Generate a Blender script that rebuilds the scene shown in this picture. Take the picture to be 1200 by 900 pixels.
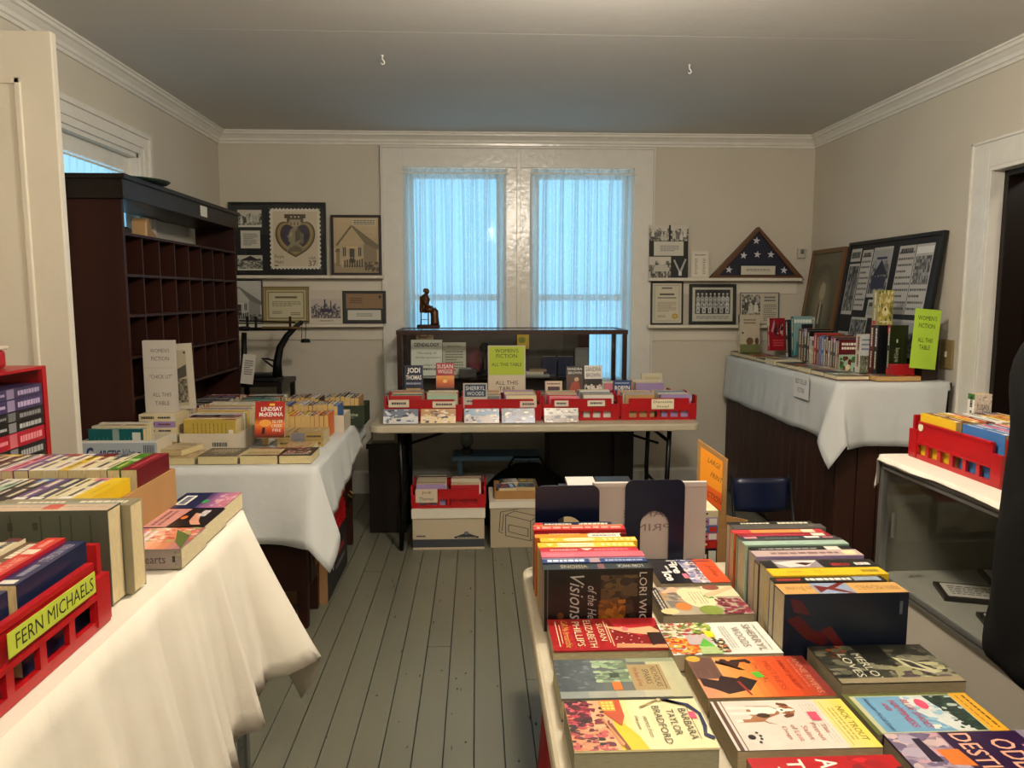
import bpy, math, random
from mathutils import Vector, Matrix
random.seed(7)
for o in list(bpy.data.objects): bpy.data.objects.remove(o)
SC = bpy.context.scene; COL = SC.collection
V = Vector; PI = math.pi; R = math.radians
# ---------------------------------------------------------------- camera, world, lights, exposure
EYE = 1.46; YAW = R(2.6); PITCH = R(6.65); FPX = 900.0
cam = bpy.data.cameras.new('camera'); cam.sensor_width = 36; cam.lens = 36*FPX/1200; cam.clip_start = .02
co = bpy.data.objects.new('camera', cam); COL.objects.link(co)
co.location = (0, 0, EYE); co.rotation_euler = (PI/2-PITCH, 0, -YAW); SC.camera = co
SC.view_settings.view_transform = 'Standard'; SC.view_settings.look = 'None'
SC.view_settings.gamma = 1; SC.view_settings.exposure = 0.52
w = bpy.data.worlds.new('world'); SC.world = w; w.use_nodes = True
bg = w.node_tree.nodes['Background']; bg.inputs[0].default_value = (.25, .62, .93, 1); bg.inputs[1].default_value = 1.35
def area(name, loc, rot, sx, sy, power, color, portal=False, spread=180):
    l = bpy.data.lights.new(name, 'AREA'); l.shape = 'RECTANGLE'; l.size = sx; l.size_y = sy
    l.energy = power; l.color = color; l.spread = R(spread)
    if portal: l.cycles.is_portal = True
    o = bpy.data.objects.new(name, l); COL.objects.link(o); o.location = loc; o.rotation_euler = rot
    return o
WARM = (1, .89, .745)
def lamp(name, loc, power, color, r=.12):
    l = bpy.data.lights.new(name, 'POINT'); l.energy = power; l.color = color; l.shadow_soft_size = r
    o = bpy.data.objects.new(name, l); COL.objects.link(o); o.location = loc
lamp('lamp_light', (.45, 2.15, 2.33), 72, WARM)
lamp('rear_lamp_light', (.25, -.1, 2.33), 42, WARM)
area('portal', (-.16, 5.72, 1.7), (PI/2, 0, PI), .8, 1.6, 1, (1, 1, 1), True)
area('portal', (.8, 5.72, 1.7), (PI/2, 0, PI), .8, 1.6, 1, (1, 1, 1), True)
area('portal', (-1.95, 3.9, 1.6), (0, -PI/2, 0), 1.2, .9, 1, (1, 1, 1), True)

# ---------------------------------------------------------------- helpers
_fw = V((math.sin(YAW)*math.cos(PITCH), math.cos(YAW)*math.cos(PITCH), -math.sin(PITCH)))
_rt = V((math.cos(YAW), -math.sin(YAW), 0)); _up = _rt.cross(_fw)
def at(x, y, X=None, Y=None, Z=None):       # where a line of sight meets a real plane (used to take measurements off the photo)
    d = _fw+_rt*((x-600)/FPX)+_up*((450-y)/FPX); o = V((0, 0, EYE))
    t = (X-o.x)/d.x if X is not None else (Y-o.y)/d.y if Y is not None else (Z-o.z)/d.z
    return o+d*t
def C(h):
    if not isinstance(h, str): return tuple(h)
    h = h.lstrip('#'); r = []
    for i in (0, 2, 4):
        c = int(h[i:i+2], 16)/255; r.append(c/12.92 if c <= .04045 else ((c+.055)/1.055)**2.4)
    return tuple(r)
def cmix(a, b, t): a, b = C(a), C(b); return tuple(a[i]*(1-t)+b[i]*t for i in range(3))
MATS = {}
def mat(name, col=None, rough=.5, var=0, vscale=8, stretch=(1, 1, 1), bump=0, bscale=40, metal=0, attr=False, emis=0, alpha=1, trans=0, spec=.5, col2=None, coat=0):
    m = bpy.data.materials.new(name); m.use_nodes = True; nt = m.node_tree; N = nt.nodes; L = nt.links
    b = N['Principled BSDF']; b.inputs['Roughness'].default_value = rough; b.inputs['Metallic'].default_value = metal
    b.inputs['Specular IOR Level'].default_value = spec; b.inputs['Coat Weight'].default_value = coat
    if trans: b.inputs['Transmission Weight'].default_value = trans
    if alpha < 1: b.inputs['Alpha'].default_value = alpha
    src = None
    if attr:
        a = N.new('ShaderNodeAttribute'); a.attribute_name = 'Col'; src = a.outputs['Color']
    else:
        rgb = N.new('ShaderNodeRGB'); rgb.outputs[0].default_value = (*C(col), 1); src = rgb.outputs[0]
    if var or col2 or bump:
        tc = N.new('ShaderNodeTexCoord'); mp = N.new('ShaderNodeMapping'); mp.inputs['Scale'].default_value = stretch
        L.new(tc.outputs['Object'], mp.inputs[0])
    if var or col2:
        nz = N.new('ShaderNodeTexNoise'); nz.inputs['Scale'].default_value = vscale; nz.inputs['Detail'].default_value = 6
        L.new(mp.outputs[0], nz.inputs[0])
        mx = N.new('ShaderNodeMix'); mx.data_type = 'RGBA'
        if col2:
            cr = N.new('ShaderNodeMapRange'); cr.inputs[1].default_value = .38; cr.inputs[2].default_value = .62
            L.new(nz.outputs[0], cr.inputs[0]); L.new(cr.outputs[0], mx.inputs[0]); mx.inputs[7].default_value = (*C(col2), 1)
        else:
            mx.blend_type = 'MULTIPLY'; mx.inputs[0].default_value = 1
            mr = N.new('ShaderNodeMapRange'); mr.inputs[1].default_value = .25; mr.inputs[2].default_value = .75
            mr.inputs[3].default_value = 1-var; mr.inputs[4].default_value = 1+var*.3
            L.new(nz.outputs[0], mr.inputs[0]); L.new(mr.outputs[0], mx.inputs[7])
        L.new(src, mx.inputs[6]); src = mx.outputs[2]
    L.new(src, b.inputs['Base Color'])
    if emis: L.new(src, b.inputs['Emission Color']); b.inputs['Emission Strength'].default_value = emis
    if bump:
        n2 = N.new('ShaderNodeTexNoise'); n2.inputs['Scale'].default_value = bscale; n2.inputs['Detail'].default_value = 5
        L.new(mp.outputs[0], n2.inputs[0]); bp = N.new('ShaderNodeBump'); bp.inputs['Strength'].default_value = bump; bp.inputs['Distance'].default_value = .01
        L.new(n2.outputs[0], bp.inputs['Height']); L.new(bp.outputs[0], b.inputs['Normal'])
    MATS[name] = m; return m
mat('print', attr=True, rough=.55); mat('gloss', attr=True, rough=.3, var=.1, vscale=30); mat('paint', attr=True, rough=.45, bump=.05)
mat('pages', attr=True, rough=.85, var=.28, vscale=60, stretch=(1, 1, 14))
mat('wall', '#c9c2b2', .75, var=.05, vscale=3, bump=.12, bscale=60)
mat('ceiling', '#cfccc6', .8, var=.05, vscale=2, bump=.1, bscale=30)
mat('trim', '#dedbd2', .22, var=.06, vscale=12, bump=.25, bscale=25)
mat('white_paint', '#d9d2c2', .4, var=.04, vscale=5, bump=.08)
mat('floor', '#6c6b5c', .36, var=.14, vscale=5, stretch=(1, .25, 1), bump=.18, bscale=18)
mat('floor_wear', '#3a352c', .8)
mat('dark_wood', '#33140a', .5, var=.5, vscale=7, stretch=(1, 1, .12), bump=.05, spec=.3)
mat('dark_wood_x', '#34150b', .4, var=.5, vscale=7, stretch=(.12, 1, 1), bump=.05, spec=.4)
mat('panel_wood', '#381808', .55, var=.5, vscale=9, stretch=(1, 1, .1), bump=.05)
mat('espresso', '#170d08', .4, var=.3, vscale=6, stretch=(1, 1, .2), spec=.4)
mat('red_plastic', '#a80d15', .35, var=.08, vscale=10, bump=.04)
mat('cloth', '#d9d3c4', .9, var=.06, vscale=6, bump=.35, bscale=14)
mat('cloth_cool', '#cdd0cf', .9, var=.06, vscale=6, bump=.3, bscale=14)
mat('red_cloth', '#8c0d12', .9, var=.3, vscale=9, bump=.3)
mat('table_plastic', '#b5ab93', .5, var=.1, vscale=9, bump=.1, bscale=120)
mat('black_metal', '#121214', .35, metal=.6, var=.1); mat('iron', '#0d0d0e', .5, metal=.4, var=.3, bump=.2)
mat('aluminium', '#a9a9a6', .35, metal=.85, var=.08); mat('brass', '#8a7440', .4, metal=.9, var=.2)
mat('bronze', '#5a371a', .4, metal=.45, var=.4, vscale=30)
mat('cardboard', '#9c7444', .85, var=.1, vscale=14, stretch=(1, 1, .4)); mat('white_card', '#d8d1c0', .75, var=.06, vscale=9)
mat('navy_steel', '#0c1430', .28, metal=.3, var=.25, vscale=6, stretch=(.2, 1, 2))
mat('navy_plastic', '#0a1330', .3, var=.1); mat('jacket', '#0b0a09', .9, var=.4, vscale=7, bump=.5, bscale=9, spec=.12)
mat('jeans', '#1b2230', .9, var=.2, bump=.3); mat('skin', '#c08a6c', .55, var=.1, vscale=12); mat('hair', '#2a1a10', .6, var=.4, vscale=40, stretch=(1, 1, .15), bump=.6, bscale=40)
mat('shoe', '#151313', .5, var=.1); mat('blue_paint', '#5d7f9a', .5, var=.1); mat('showcase', '#bdb4a6', .5, var=.05)
mat('lampglass', '#fff0d0', .4, emis=6); mat('black_glass', '#0a0a0a', .1); mat('chimney_glass', '#e8f0f0', .05, trans=1)
mat('hall_wall', '#a9763f', .8, var=.05)
def glassmat():
    m = bpy.data.materials.new('glass'); m.use_nodes = True; N = m.node_tree.nodes; L = m.node_tree.links; N.clear()
    o = N.new('ShaderNodeOutputMaterial'); mx = N.new('ShaderNodeMixShader'); t = N.new('ShaderNodeBsdfTransparent'); g = N.new('ShaderNodeBsdfGlossy')
    g.inputs['Roughness'].default_value = .02; t.inputs[0].default_value = (.985, .99, .985, 1)
    f = N.new('ShaderNodeFresnel'); f.inputs[0].default_value = 1.45
    ge = N.new('ShaderNodeNewGeometry'); iv = N.new('ShaderNodeMath'); iv.operation = 'SUBTRACT'; iv.inputs[0].default_value = 1; L.new(ge.outputs['Backfacing'], iv.inputs[1])
    mu = N.new('ShaderNodeMath'); mu.operation = 'MULTIPLY'; L.new(f.outputs[0], mu.inputs[0]); L.new(iv.outputs[0], mu.inputs[1]); L.new(mu.outputs[0], mx.inputs[0]); L.new(t.outputs[0], mx.inputs[1]); L.new(g.outputs[0], mx.inputs[2]); L.new(mx.outputs[0], o.inputs[0]); MATS['glass'] = m
glassmat()
def curtainmat():
    m = bpy.data.materials.new('curtain'); m.use_nodes = True; N = m.node_tree.nodes; L = m.node_tree.links; N.clear()
    o = N.new('ShaderNodeOutputMaterial'); a = N.new('ShaderNodeMixShader'); b = N.new('ShaderNodeMixShader')
    t = N.new('ShaderNodeBsdfTransparent'); d = N.new('ShaderNodeBsdfDiffuse'); tl = N.new('ShaderNodeBsdfTranslucent')
    d.inputs[0].default_value = tl.inputs[0].default_value = (.86, .9, .9, 1)
    a.inputs[0].default_value = .62; b.inputs[0].default_value = .30
    lw = N.new('ShaderNodeLayerWeight'); lw.inputs[0].default_value = .35; mr = N.new('ShaderNodeMapRange'); mr.inputs[1].default_value = 0; mr.inputs[2].default_value = .62; mr.inputs[3].default_value = .46; mr.inputs[4].default_value = .0
    L.new(lw.outputs['Facing'], mr.inputs[0]); L.new(mr.outputs[0], b.inputs[0])
    L.new(d.outputs[0], a.inputs[1]); L.new(tl.outputs[0], a.inputs[2]); L.new(a.outputs[0], b.inputs[1]); L.new(t.outputs[0], b.inputs[2]); L.new(b.outputs[0], o.inputs[0])
    MATS['curtain'] = m
curtainmat()

def tag(o, label=None, cat=None, group=None, kind=None):
    if label: o['label'] = label
    if cat: o['category'] = cat
    if group: o['group'] = group
    if kind: o['kind'] = kind
    return o
def thing(name, label, cat, loc=(0, 0, 0), rz=0, group=None):
    o = bpy.data.objects.new(name, None); COL.objects.link(o); o.empty_display_size = .05
    o.location = loc; o.rotation_euler = (0, 0, rz); return tag(o, label, cat, group)
_tc = {}
def glyphs(s, shear=0, bold=0):
    k = (s, shear, bold)
    if k in _tc: return _tc[k]
    c = bpy.data.curves.new('t', 'FONT'); c.body = s; c.size = 1; c.resolution_u = 2; c.shear = shear; c.offset = bold; c.fill_mode = 'FRONT'
    o = bpy.data.objects.new('t', c); COL.objects.link(o)
    dg = bpy.context.evaluated_depsgraph_get(); me = bpy.data.meshes.new_from_object(o.evaluated_get(dg))
    vs = [(v.co.x, v.co.y) for v in me.vertices]; fs = [tuple(p.vertices) for p in me.polygons]
    bpy.data.objects.remove(o); bpy.data.curves.remove(c); bpy.data.meshes.remove(me)
    if vs:
        x0 = min(v[0] for v in vs); x1 = max(v[0] for v in vs); y0 = min(v[1] for v in vs); y1 = max(v[1] for v in vs)
        vs = [((x-x0)/(x1-x0 or 1)-.5, (y-y0)/(y1-y0 or 1)-.5) for x, y in vs]
    _tc[k] = (vs, fs); return _tc[k]
class MB:
    def __init__(s, col='#ffffff'): s.v = []; s.f = []; s.c = []; s.col = C(col); s.M = None; s.uv = None
    def add(s, vs, fs, col=None):
        n = len(s.v); M = s.M
        s.v += [tuple(M@V(p)) if M else tuple(p) for p in vs]; s.f += [tuple(i+n for i in f) for f in fs]
        col = C(col) if col is not None else s.col
        s.c += [col]*len(fs); return s
    def box(s, x0, x1, y0, y1, z0, z1, col=None):
        return s.add([(x0, y0, z0), (x1, y0, z0), (x1, y1, z0), (x0, y1, z0), (x0, y0, z1), (x1, y0, z1), (x1, y1, z1), (x0, y1, z1)],
                     [(0, 3, 2, 1), (4, 5, 6, 7), (0, 1, 5, 4), (1, 2, 6, 5), (2, 3, 7, 6), (3, 0, 4, 7)], col)
    def beam(s, a, b, wx, wz, col=None):       # square bar from a to b
        a, b = V(a), V(b); d = (b-a).normalized(); r = d.cross(V((0, 0, 1)) if abs(d.z) < .9 else V((0, 1, 0))).normalized(); u = r.cross(d)
        p = [q+r*(sx*wx/2)+u*(sz*wz/2) for q in (a, b) for sx, sz in ((-1, -1), (1, -1), (1, 1), (-1, 1))]
        return s.add(p, [(0, 1, 2, 3), (7, 6, 5, 4), (0, 4, 5, 1), (1, 5, 6, 2), (2, 6, 7, 3), (3, 7, 4, 0)], col)
    def prism(s, pts, z0, z1, col=None):       # polygon in xy
        n = len(pts); return s.add([(x, y, z0) for x, y in pts]+[(x, y, z1) for x, y in pts],
            [tuple(range(n))[::-1], tuple(range(n, 2*n))]+[(i, (i+1) % n, n+(i+1) % n, n+i) for i in range(n)], col)
    def extr(s, pts3, d, col=None):            # 3D polygon extruded by vector d
        n = len(pts3); d = V(d); return s.add([V(p) for p in pts3]+[V(p)+d for p in pts3],
            [tuple(range(n))[::-1], tuple(range(n, 2*n))]+[(i, (i+1) % n, n+(i+1) % n, n+i) for i in range(n)], col)
    def tube(s, path, r, n=8, col=None, flat=1):
        P = [V(p) for p in path]; rs = r if isinstance(r, (list, tuple)) else [r]*len(P); vs = []; fs = []; prev = None
        for i, p in enumerate(P):
            d = (P[min(i+1, len(P)-1)]-P[max(i-1, 0)]).normalized()
            if prev is None: a = d.cross(V((0, 0, 1)) if abs(d.z) < .9 else V((0, 1, 0))).normalized()
            else: a = (prev-d*prev.dot(d)).normalized()
            prev = a; b = d.cross(a)
            vs += [p+(a*math.cos(2*PI*k/n)+b*math.sin(2*PI*k/n)*flat)*rs[i] for k in range(n)]
        for i in range(len(P)-1):
            for k in range(n): k2 = (k+1) % n; fs.append((i*n+k, i*n+k2, (i+1)*n+k2, (i+1)*n+k))
        fs += [tuple(range(n))[::-1], tuple(range((len(P)-1)*n, len(P)*n))]
        return s.add(vs, fs, col)
    def lathe(s, prof, n=20, col=None, c=(0, 0, 0)):
        vs = []; fs = []
        for r, z in prof: vs += [(c[0]+r*math.cos(2*PI*k/n), c[1]+r*math.sin(2*PI*k/n), c[2]+z) for k in range(n)]
        for i in range(len(prof)-1):
            for k in range(n): k2 = (k+1) % n; fs.append((i*n+k, i*n+k2, (i+1)*n+k2, (i+1)*n+k))
        fs += [tuple(range(n))[::-1], tuple(range((len(prof)-1)*n, len(prof)*n))]
        return s.add(vs, fs, col)
    def ball(s, c, r, n=12, m=8, col=None):
        rr = r if isinstance(r, (tuple, list)) else (r, r, r)
        pr = [(math.sin(PI*i/m), -math.cos(PI*i/m)) for i in range(m+1)]; pr[0] = (.02, -1); pr[-1] = (.02, 1); vs = []; fs = []
        for q, z in pr: vs += [(c[0]+rr[0]*q*math.cos(2*PI*k/n), c[1]+rr[1]*q*math.sin(2*PI*k/n), c[2]+rr[2]*z) for k in range(n)]
        for i in range(m):
            for k in range(n): k2 = (k+1) % n; fs.append((i*n+k, i*n+k2, (i+1)*n+k2, (i+1)*n+k))
        fs += [tuple(range(n))[::-1], tuple(range(m*n, (m+1)*n))]
        return s.add(vs, fs, col)
    def build(s, name, m='paint', parent=None, smooth=False, bevel=0, loc=None):
        me = bpy.data.meshes.new(name); me.from_pydata(s.v, [], s.f)
        a = me.color_attributes.new('Col', 'BYTE_COLOR', 'CORNER'); buf = []
        for f, c in zip(s.f, s.c): buf += [c[0], c[1], c[2], 1]*len(f)
        a.data.foreach_set('color', buf)
        me.materials.append(MATS[m] if isinstance(m, str) else m)
        if smooth: me.polygons.foreach_set('use_smooth', [True]*len(me.polygons))
        me.update(); o = bpy.data.objects.new(name, me); COL.objects.link(o)
        if parent: o.parent = parent
        if loc is not None: o.location = loc
        if bevel:
            b = o.modifiers.new('b', 'BEVEL'); b.width = bevel; b.segments = 2; b.limit_method = 'ANGLE'; b.angle_limit = R(40)
        return o
class Art:          # flat print laid on a real surface; normalised 0..1 coordinates
    def __init__(s, mb, origin, right, up, w, h, off=.00015):
        s.mb = mb; s.o = V(origin); s.r = V(right).normalized(); s.u = V(up).normalized(); s.n = s.r.cross(s.u); s.W = w; s.H = h; s.k = off
    def P(s, x, y): return s.o+s.r*(x*s.W)+s.u*(y*s.H)+s.n*s.k
    def p(s, pts, col): s.mb.add([s.P(*q) for q in pts], [tuple(range(len(pts)))], col); s.k += .00003; return s
    def r_(s, x0, y0, x1, y1, col): return s.p([(x0, y0), (x1, y0), (x1, y1), (x0, y1)], col)
    def e(s, cx, cy, rx, ry, col, n=16): return s.p([(cx+rx*math.cos(2*PI*i/n), cy+ry*math.sin(2*PI*i/n)) for i in range(n)], col)
    def t(s, txt, cx, cy, w, h, col, shear=0, bold=0, rot=0):
        vs, fs = glyphs(txt, shear, bold)
        if not vs: return s
        cr, sr = math.cos(R(rot)), math.sin(R(rot)); out = []
        for x, y in vs:
            X, Y = x*w*s.W, y*h*s.H; X, Y = X*cr-Y*sr, X*sr+Y*cr
            out.append(s.o+s.r*(cx*s.W+X)+s.u*(cy*s.H+Y)+s.n*s.k)
        s.mb.add(out, fs, col); s.k += .00003; return s
    def lines(s, x0, y0, x1, y1, n, col, rnd=None, fill=.45):     # rows of small print too small to read
        q = rnd or random; vs = []; fs = []
        for i in range(n):
            ya = y1-(y1-y0)*(i+.5)/n; hh = (y1-y0)/n*fill/2; x = x0
            while x < x1-.01:
                L = min(x1-x, (x1-x0)*q.uniform(.06, .16)); k = len(vs)
                vs += [s.P(x, ya-hh), s.P(x+L, ya-hh), s.P(x+L, ya+hh), s.P(x, ya+hh)]; fs.append((k, k+1, k+2, k+3)); x += L+(x1-x0)*.025
                if i % 4 == 3 and x > x0+(x1-x0)*.6: break
        s.mb.add(vs, fs, col); s.k += .00003; return s
    def blobs(s, x0, y0, x1, y1, cols, n, rnd, sz=.12):
        n *= 2; sz *= .74
        for i in range(n):
            cx, cy = rnd.uniform(x0, x1), rnd.uniform(y0, y1); rx = rnd.uniform(.4, 1)*sz; ry = rnd.uniform(.4, 1)*sz
            pts = []; m = 7
            for j in range(m):
                a = 2*PI*j/m; q = rnd.uniform(.7, 1.15); pts.append((min(x1, max(x0, cx+rx*q*math.cos(a))), min(y1, max(y0, cy+ry*q*math.sin(a)))))
            s.mb.add([s.P(*p) for p in pts], [tuple(range(m))], rnd.choice(cols)); s.k += .000004
        s.k += .00003; return s
    def grad(s, x0, y0, x1, y1, stops, n=10):
        for i in range(n):
            t = (i+.5)/n*(len(stops)-1); j = min(int(t), len(stops)-2); c = cmix(stops[j], stops[j+1], t-j)
            ya = y0+(y1-y0)*i/n; yb = y0+(y1-y0)*(i+1)/n
            s.mb.add([s.P(x0, ya), s.P(x1, ya), s.P(x1, yb), s.P(x0, yb)], [(0, 1, 2, 3)], c)
        s.k += .00003; return s
    def photo(s, x0, y0, x1, y1, seed, nx=16, ny=12, lo='#141210', hi='#d8d2c4', sky=True, figs=0):
        q = random.Random(seed); s.r_(x0, y0, x1, y1, cmix(lo, hi, .55))
        if sky: s.r_(x0, y0+(y1-y0)*.62, x1, y1, cmix(lo, hi, .85))
        vs = []; fs = []; cs = []
        for i in range(nx):
            for j in range(ny):
                v = j/ny
                if sky and v > .62+.12*math.sin(i*.9+seed): continue
                k = q.random(); xa = x0+(x1-x0)*i/nx; xb = x0+(x1-x0)*(i+1)/nx; ya = y0+(y1-y0)*j/ny; yb = y0+(y1-y0)*(j+1)/ny
                s.mb.add([s.P(xa, ya), s.P(xb, ya), s.P(xb, yb), s.P(xa, yb)], [(0, 1, 2, 3)], cmix(lo, hi, k**1.6*.75+.05))
        s.k += .00003
        for f in range(figs):
            fx = x0+(x1-x0)*(.1+.8*(f+.5)/figs); fh = (y1-y0)*.5; fy = y0+(y1-y0)*q.uniform(.06, .3); cc = cmix(lo, hi, q.choice((.08, .9, .75, .2)))
            s.p([(fx-(x1-x0)*.4/figs, fy), (fx+(x1-x0)*.4/figs, fy), (fx+(x1-x0)*.28/figs, fy+fh*.75), (fx-(x1-x0)*.28/figs, fy+fh*.75)], cc)
            s.e(fx, fy+fh*.9, (x1-x0)*.2/figs, (y1-y0)*.07, cmix(lo, hi, .8), 8)
        return s
def fold(f, amp, seed): return lambda s: amp*(math.sin(s*f+seed)+.6*math.sin(s*f*1.73+seed*2.1)+.4*math.sin(s*f*3.1+seed))
def cloth(name, x0, x1, y0, y1, z, drop, m, label, amp=.012, freq=16, corner=.1, seed=1., sag=0, step=.02, corners=('SE', 'SW', 'NE', 'NW'), group=None, flare=.02, tight=()):
    """a cloth laid over a table top: rings of the hanging skirt follow the table edge; drop(x,y,side) is the hanging length"""
    r = .015; per = []
    def edge(ax, ay, bx, by, nx, ny, sd):
        L = math.hypot(bx-ax, by-ay); n = max(2, int(L/step))
        for i in range(n): t = i/n; per.append((ax+(bx-ax)*t, ay+(by-ay)*t, nx, ny, sd, min(t, 1-t)*L))
    def arc(cx, cy, a0, sd, n=9):
        for i in range(n): a = a0+PI/2*i/(n-1); per.append((cx+r*math.cos(a), cy+r*math.sin(a), math.cos(a), math.sin(a), sd, -1+abs(i/(n-1)-.5)*2))
    edge(x0+r, y0, x1-r, y0, 0, -1, 'S'); arc(x1-r, y0+r, -PI/2, 'SE'); edge(x1, y0+r, x1, y1-r, 1, 0, 'E'); arc(x1-r, y1-r, 0, 'NE')
    edge(x1-r, y1, x0+r, y1, 0, 1, 'N'); arc(x0+r, y1-r, PI/2, 'NW'); edge(x0, y1-r, x0, y0+r, -1, 0, 'W'); arc(x0+r, y0+r, PI, 'SW')
    cpt = {'SE': (x1, y0), 'SW': (x0, y0), 'NE': (x1, y1), 'NW': (x0, y1)}
    n = len(per); J = 9; vs = []; fs = []; acc = 0; F1 = fold(freq, amp, seed); F2 = fold(freq*4.3, amp*.22, seed*3); rq = random.Random(int(seed*10))
    S = [0]
    for i in range(1, n): S.append(S[-1]+math.hypot(per[i][0]-per[i-1][0], per[i][1]-per[i-1][1])+.003)
    for j in range(J+1):
        t = j/J
        for i, (x, y, nx, ny, sd, q) in enumerate(per):
            d = drop(x, y, sd); c = 0
            if len(sd) == 2: c = 1+min(0, -abs(q+1))*.6 if q < 0 else .4; d += corner*.8*max(0, -q)
            nearc = max(0, 1-q/.12) if q >= 0 else 1
            if min(math.hypot(x-cpt[c_][0], y-cpt[c_][1]) for c_ in corners) > .2: nearc = 0; d -= (corner*.8*max(0, -q) if len(sd) == 2 else 0)
            if sd in tight: nearc = 0
            out = .006+flare*t+(F1(S[i])+F2(S[i]))*t**.8*.5+abs(amp)*1.2*t+nearc*corner*.42*t**1.2*(1 if d > .12 else .3)
            if sd in tight: out = .004+.004*t
            vs.append((x+nx*out, y+ny*out, z-d*t+.004*math.sin(S[i]*9)*(t > .99)))
    for j in range(J):
        for i in range(n): k = (i+1) % n; fs.append((j*n+i, (j+1)*n+i, (j+1)*n+k, j*n+k))
    fs.append(tuple(range(n)))
    mb = MB(); mb.add(vs, fs); o = mb.build(name, m, smooth=True); tag(o, label, 'tablecloth', group)
    o.data.polygons[len(fs)-1].use_smooth = False
    s = o.modifiers.new('s', 'SOLIDIFY'); s.thickness = .002; s.offset = 1
    return o
# ---------------------------------------------------------------- the room
XL, XR, YB, YF, ZC = -1.80, 2.45, 5.6, -1.6, 2.59
def struct(name, mb, m, parent=None, **k):
    o = mb.build(name, m, parent, **k)
    if parent is None: o['kind'] = 'structure'
    return o
def slab(x0, x1, y0, y1, z0, z1, holes=(), axis='x'):
    """wall slab with rectangular holes (a0,a1,z0,z1) along the given axis"""
    mb = MB(); lo, hi = (x0, x1) if axis == 'x' else (y0, y1); cur = lo
    def b(a, c, za, zb):
        if c-a > 1e-4 and zb-za > 1e-4:
            mb.box(a, c, y0, y1, za, zb) if axis == 'x' else mb.box(x0, x1, a, c, za, zb)
    for a0, a1, h0, h1 in sorted(holes): b(cur, a0, z0, z1); b(a0, a1, z0, h0); b(a0, a1, h1, z1); cur = a1
    b(cur, hi, z0, z1); return mb
wl0, wl1 = at(474, 300, Y=YB).x, at(593, 300, Y=YB).x; wr0, wr1 = at(622, 300, Y=YB).x, at(741, 300, Y=YB).x
wz1 = at(600, 197, Y=YB).z; wz0 = .78
struct('wall_back', slab(XL-.15, XR+.15, YB, YB+.15, 0, ZC, [(wl0, wl1, wz0, wz1), (wr0, wr1, wz0, wz1)]), 'wall')
LW = (3.42, 4.28, .95, 2.20)
struct('wall_left', slab(XL-.15, XL, YF, YB, 0, ZC, [LW], 'y'), 'wall')
DY1 = at(1156, 300, X=XR).y; DY0 = DY1-.86; DZ = 2.06
struct('wall_right', slab(XR, XR+.15, YF, YB, 0, ZC, [(DY0, DY1, 0, DZ)], 'y'), 'wall')
struct('wall_front', MB().box(XL-.15, XR+.15, YF-.15, YF, 0, ZC), 'wall')
cl = MB().box(XL-.15, XR+.15, YF-.15, 3.5, ZC, ZC+.1).box(XL-.15, XR+.15, 3.503, YB+.15, ZC, ZC+.1).box(XL-.15, XR+.15, 3.4, 3.6, ZC+.004, ZC+.1)
struct('ceiling', cl, 'ceiling')
fl = struct('floor', MB('#1c1a16').box(XL-.15, XR+2.2, YF-.15, YB+.15, -.1, -.012), 'paint')
bw_ = .0985; x = XL+.01; i = 0; rb = random.Random(3); bmesh_c = {}
def board(w, L):
    mb = MB(); mb.box(-w/2, w/2, -L/2, L/2, -.012, 0); return mb
while x < XR-.02:
    ww = min(bw_, XR-x); cuts = [YF]+sorted(rb.uniform(.2, 4.9) for _ in range(rb.choice((0, 1, 1, 2))))+[YB]
    for a, b in zip(cuts, cuts[1:]):
        if b-a < .25: continue
        o = board(ww-.004, b-a-.002).build('floor_board', 'floor', fl, loc=(x+ww/2, (a+b)/2, rb.uniform(-.0012, 0))); o.rotation_euler[1] = R(rb.uniform(-.25, .25))
    x += bw_; i += 1
# knot holes, chips and nail heads in the painted boards
mb = MB('#2c2820')
for i in range(150):
    cx = rb.uniform(-1.2, 1.0); cy = rb.uniform(1.6, 4.6); L = rb.choice((.004, .006, .012)); W = rb.uniform(.0015, .004)
    mb.prism([(cx+W*math.cos(k*PI/3)*rb.uniform(.6, 1.2), cy+L*math.sin(k*PI/3)*rb.uniform(.6, 1.2)) for k in range(6)], -.001, .0012)
tag(mb.build('paint_chips', 'floor_wear', fl), kind='stuff')
# crown moulding profile and baseboards
def mould(name, a, b, nrm, prof, m='trim', ext=0):
    a, b, n = V(a), V(b), V(nrm); P = [a+n*u+V((0, 0, z)) for u, z in prof]; mb = MB(); mb.extr(P, b-a); return struct(name, mb, m)
CR = [(0, 0), (0, -.085), (.012, -.085), (.014, -.070), (.022, -.066), (.026, -.050), (.045, -.03), (.055, -.026), (.058, -.012), (.066, -.010), (.066, 0)]
mould('trim_1', (XL, YB, ZC), (XR, YB, ZC), (0, -1, 0), CR); mould('trim_2', (XL, YF, ZC), (XL, YB, ZC), (1, 0, 0), CR); mould('trim_3', (XR, YF, ZC), (XR, YB, ZC), (-1, 0, 0), CR)
BS = [(0, 0), (.018, 0), (.018, .15), (.012, .165), (0, .17)]
mould('baseboard_back', (XL, YB, 0), (XR, YB, 0), (0, -1, 0), BS); mould('baseboard_left', (XL, YF, 0), (XL, YB, 0), (1, 0, 0), BS)
mould('baseboard_right', (XR, DY1+.13, 0), (XR, YB, 0), (-1, 0, 0), BS)
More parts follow.
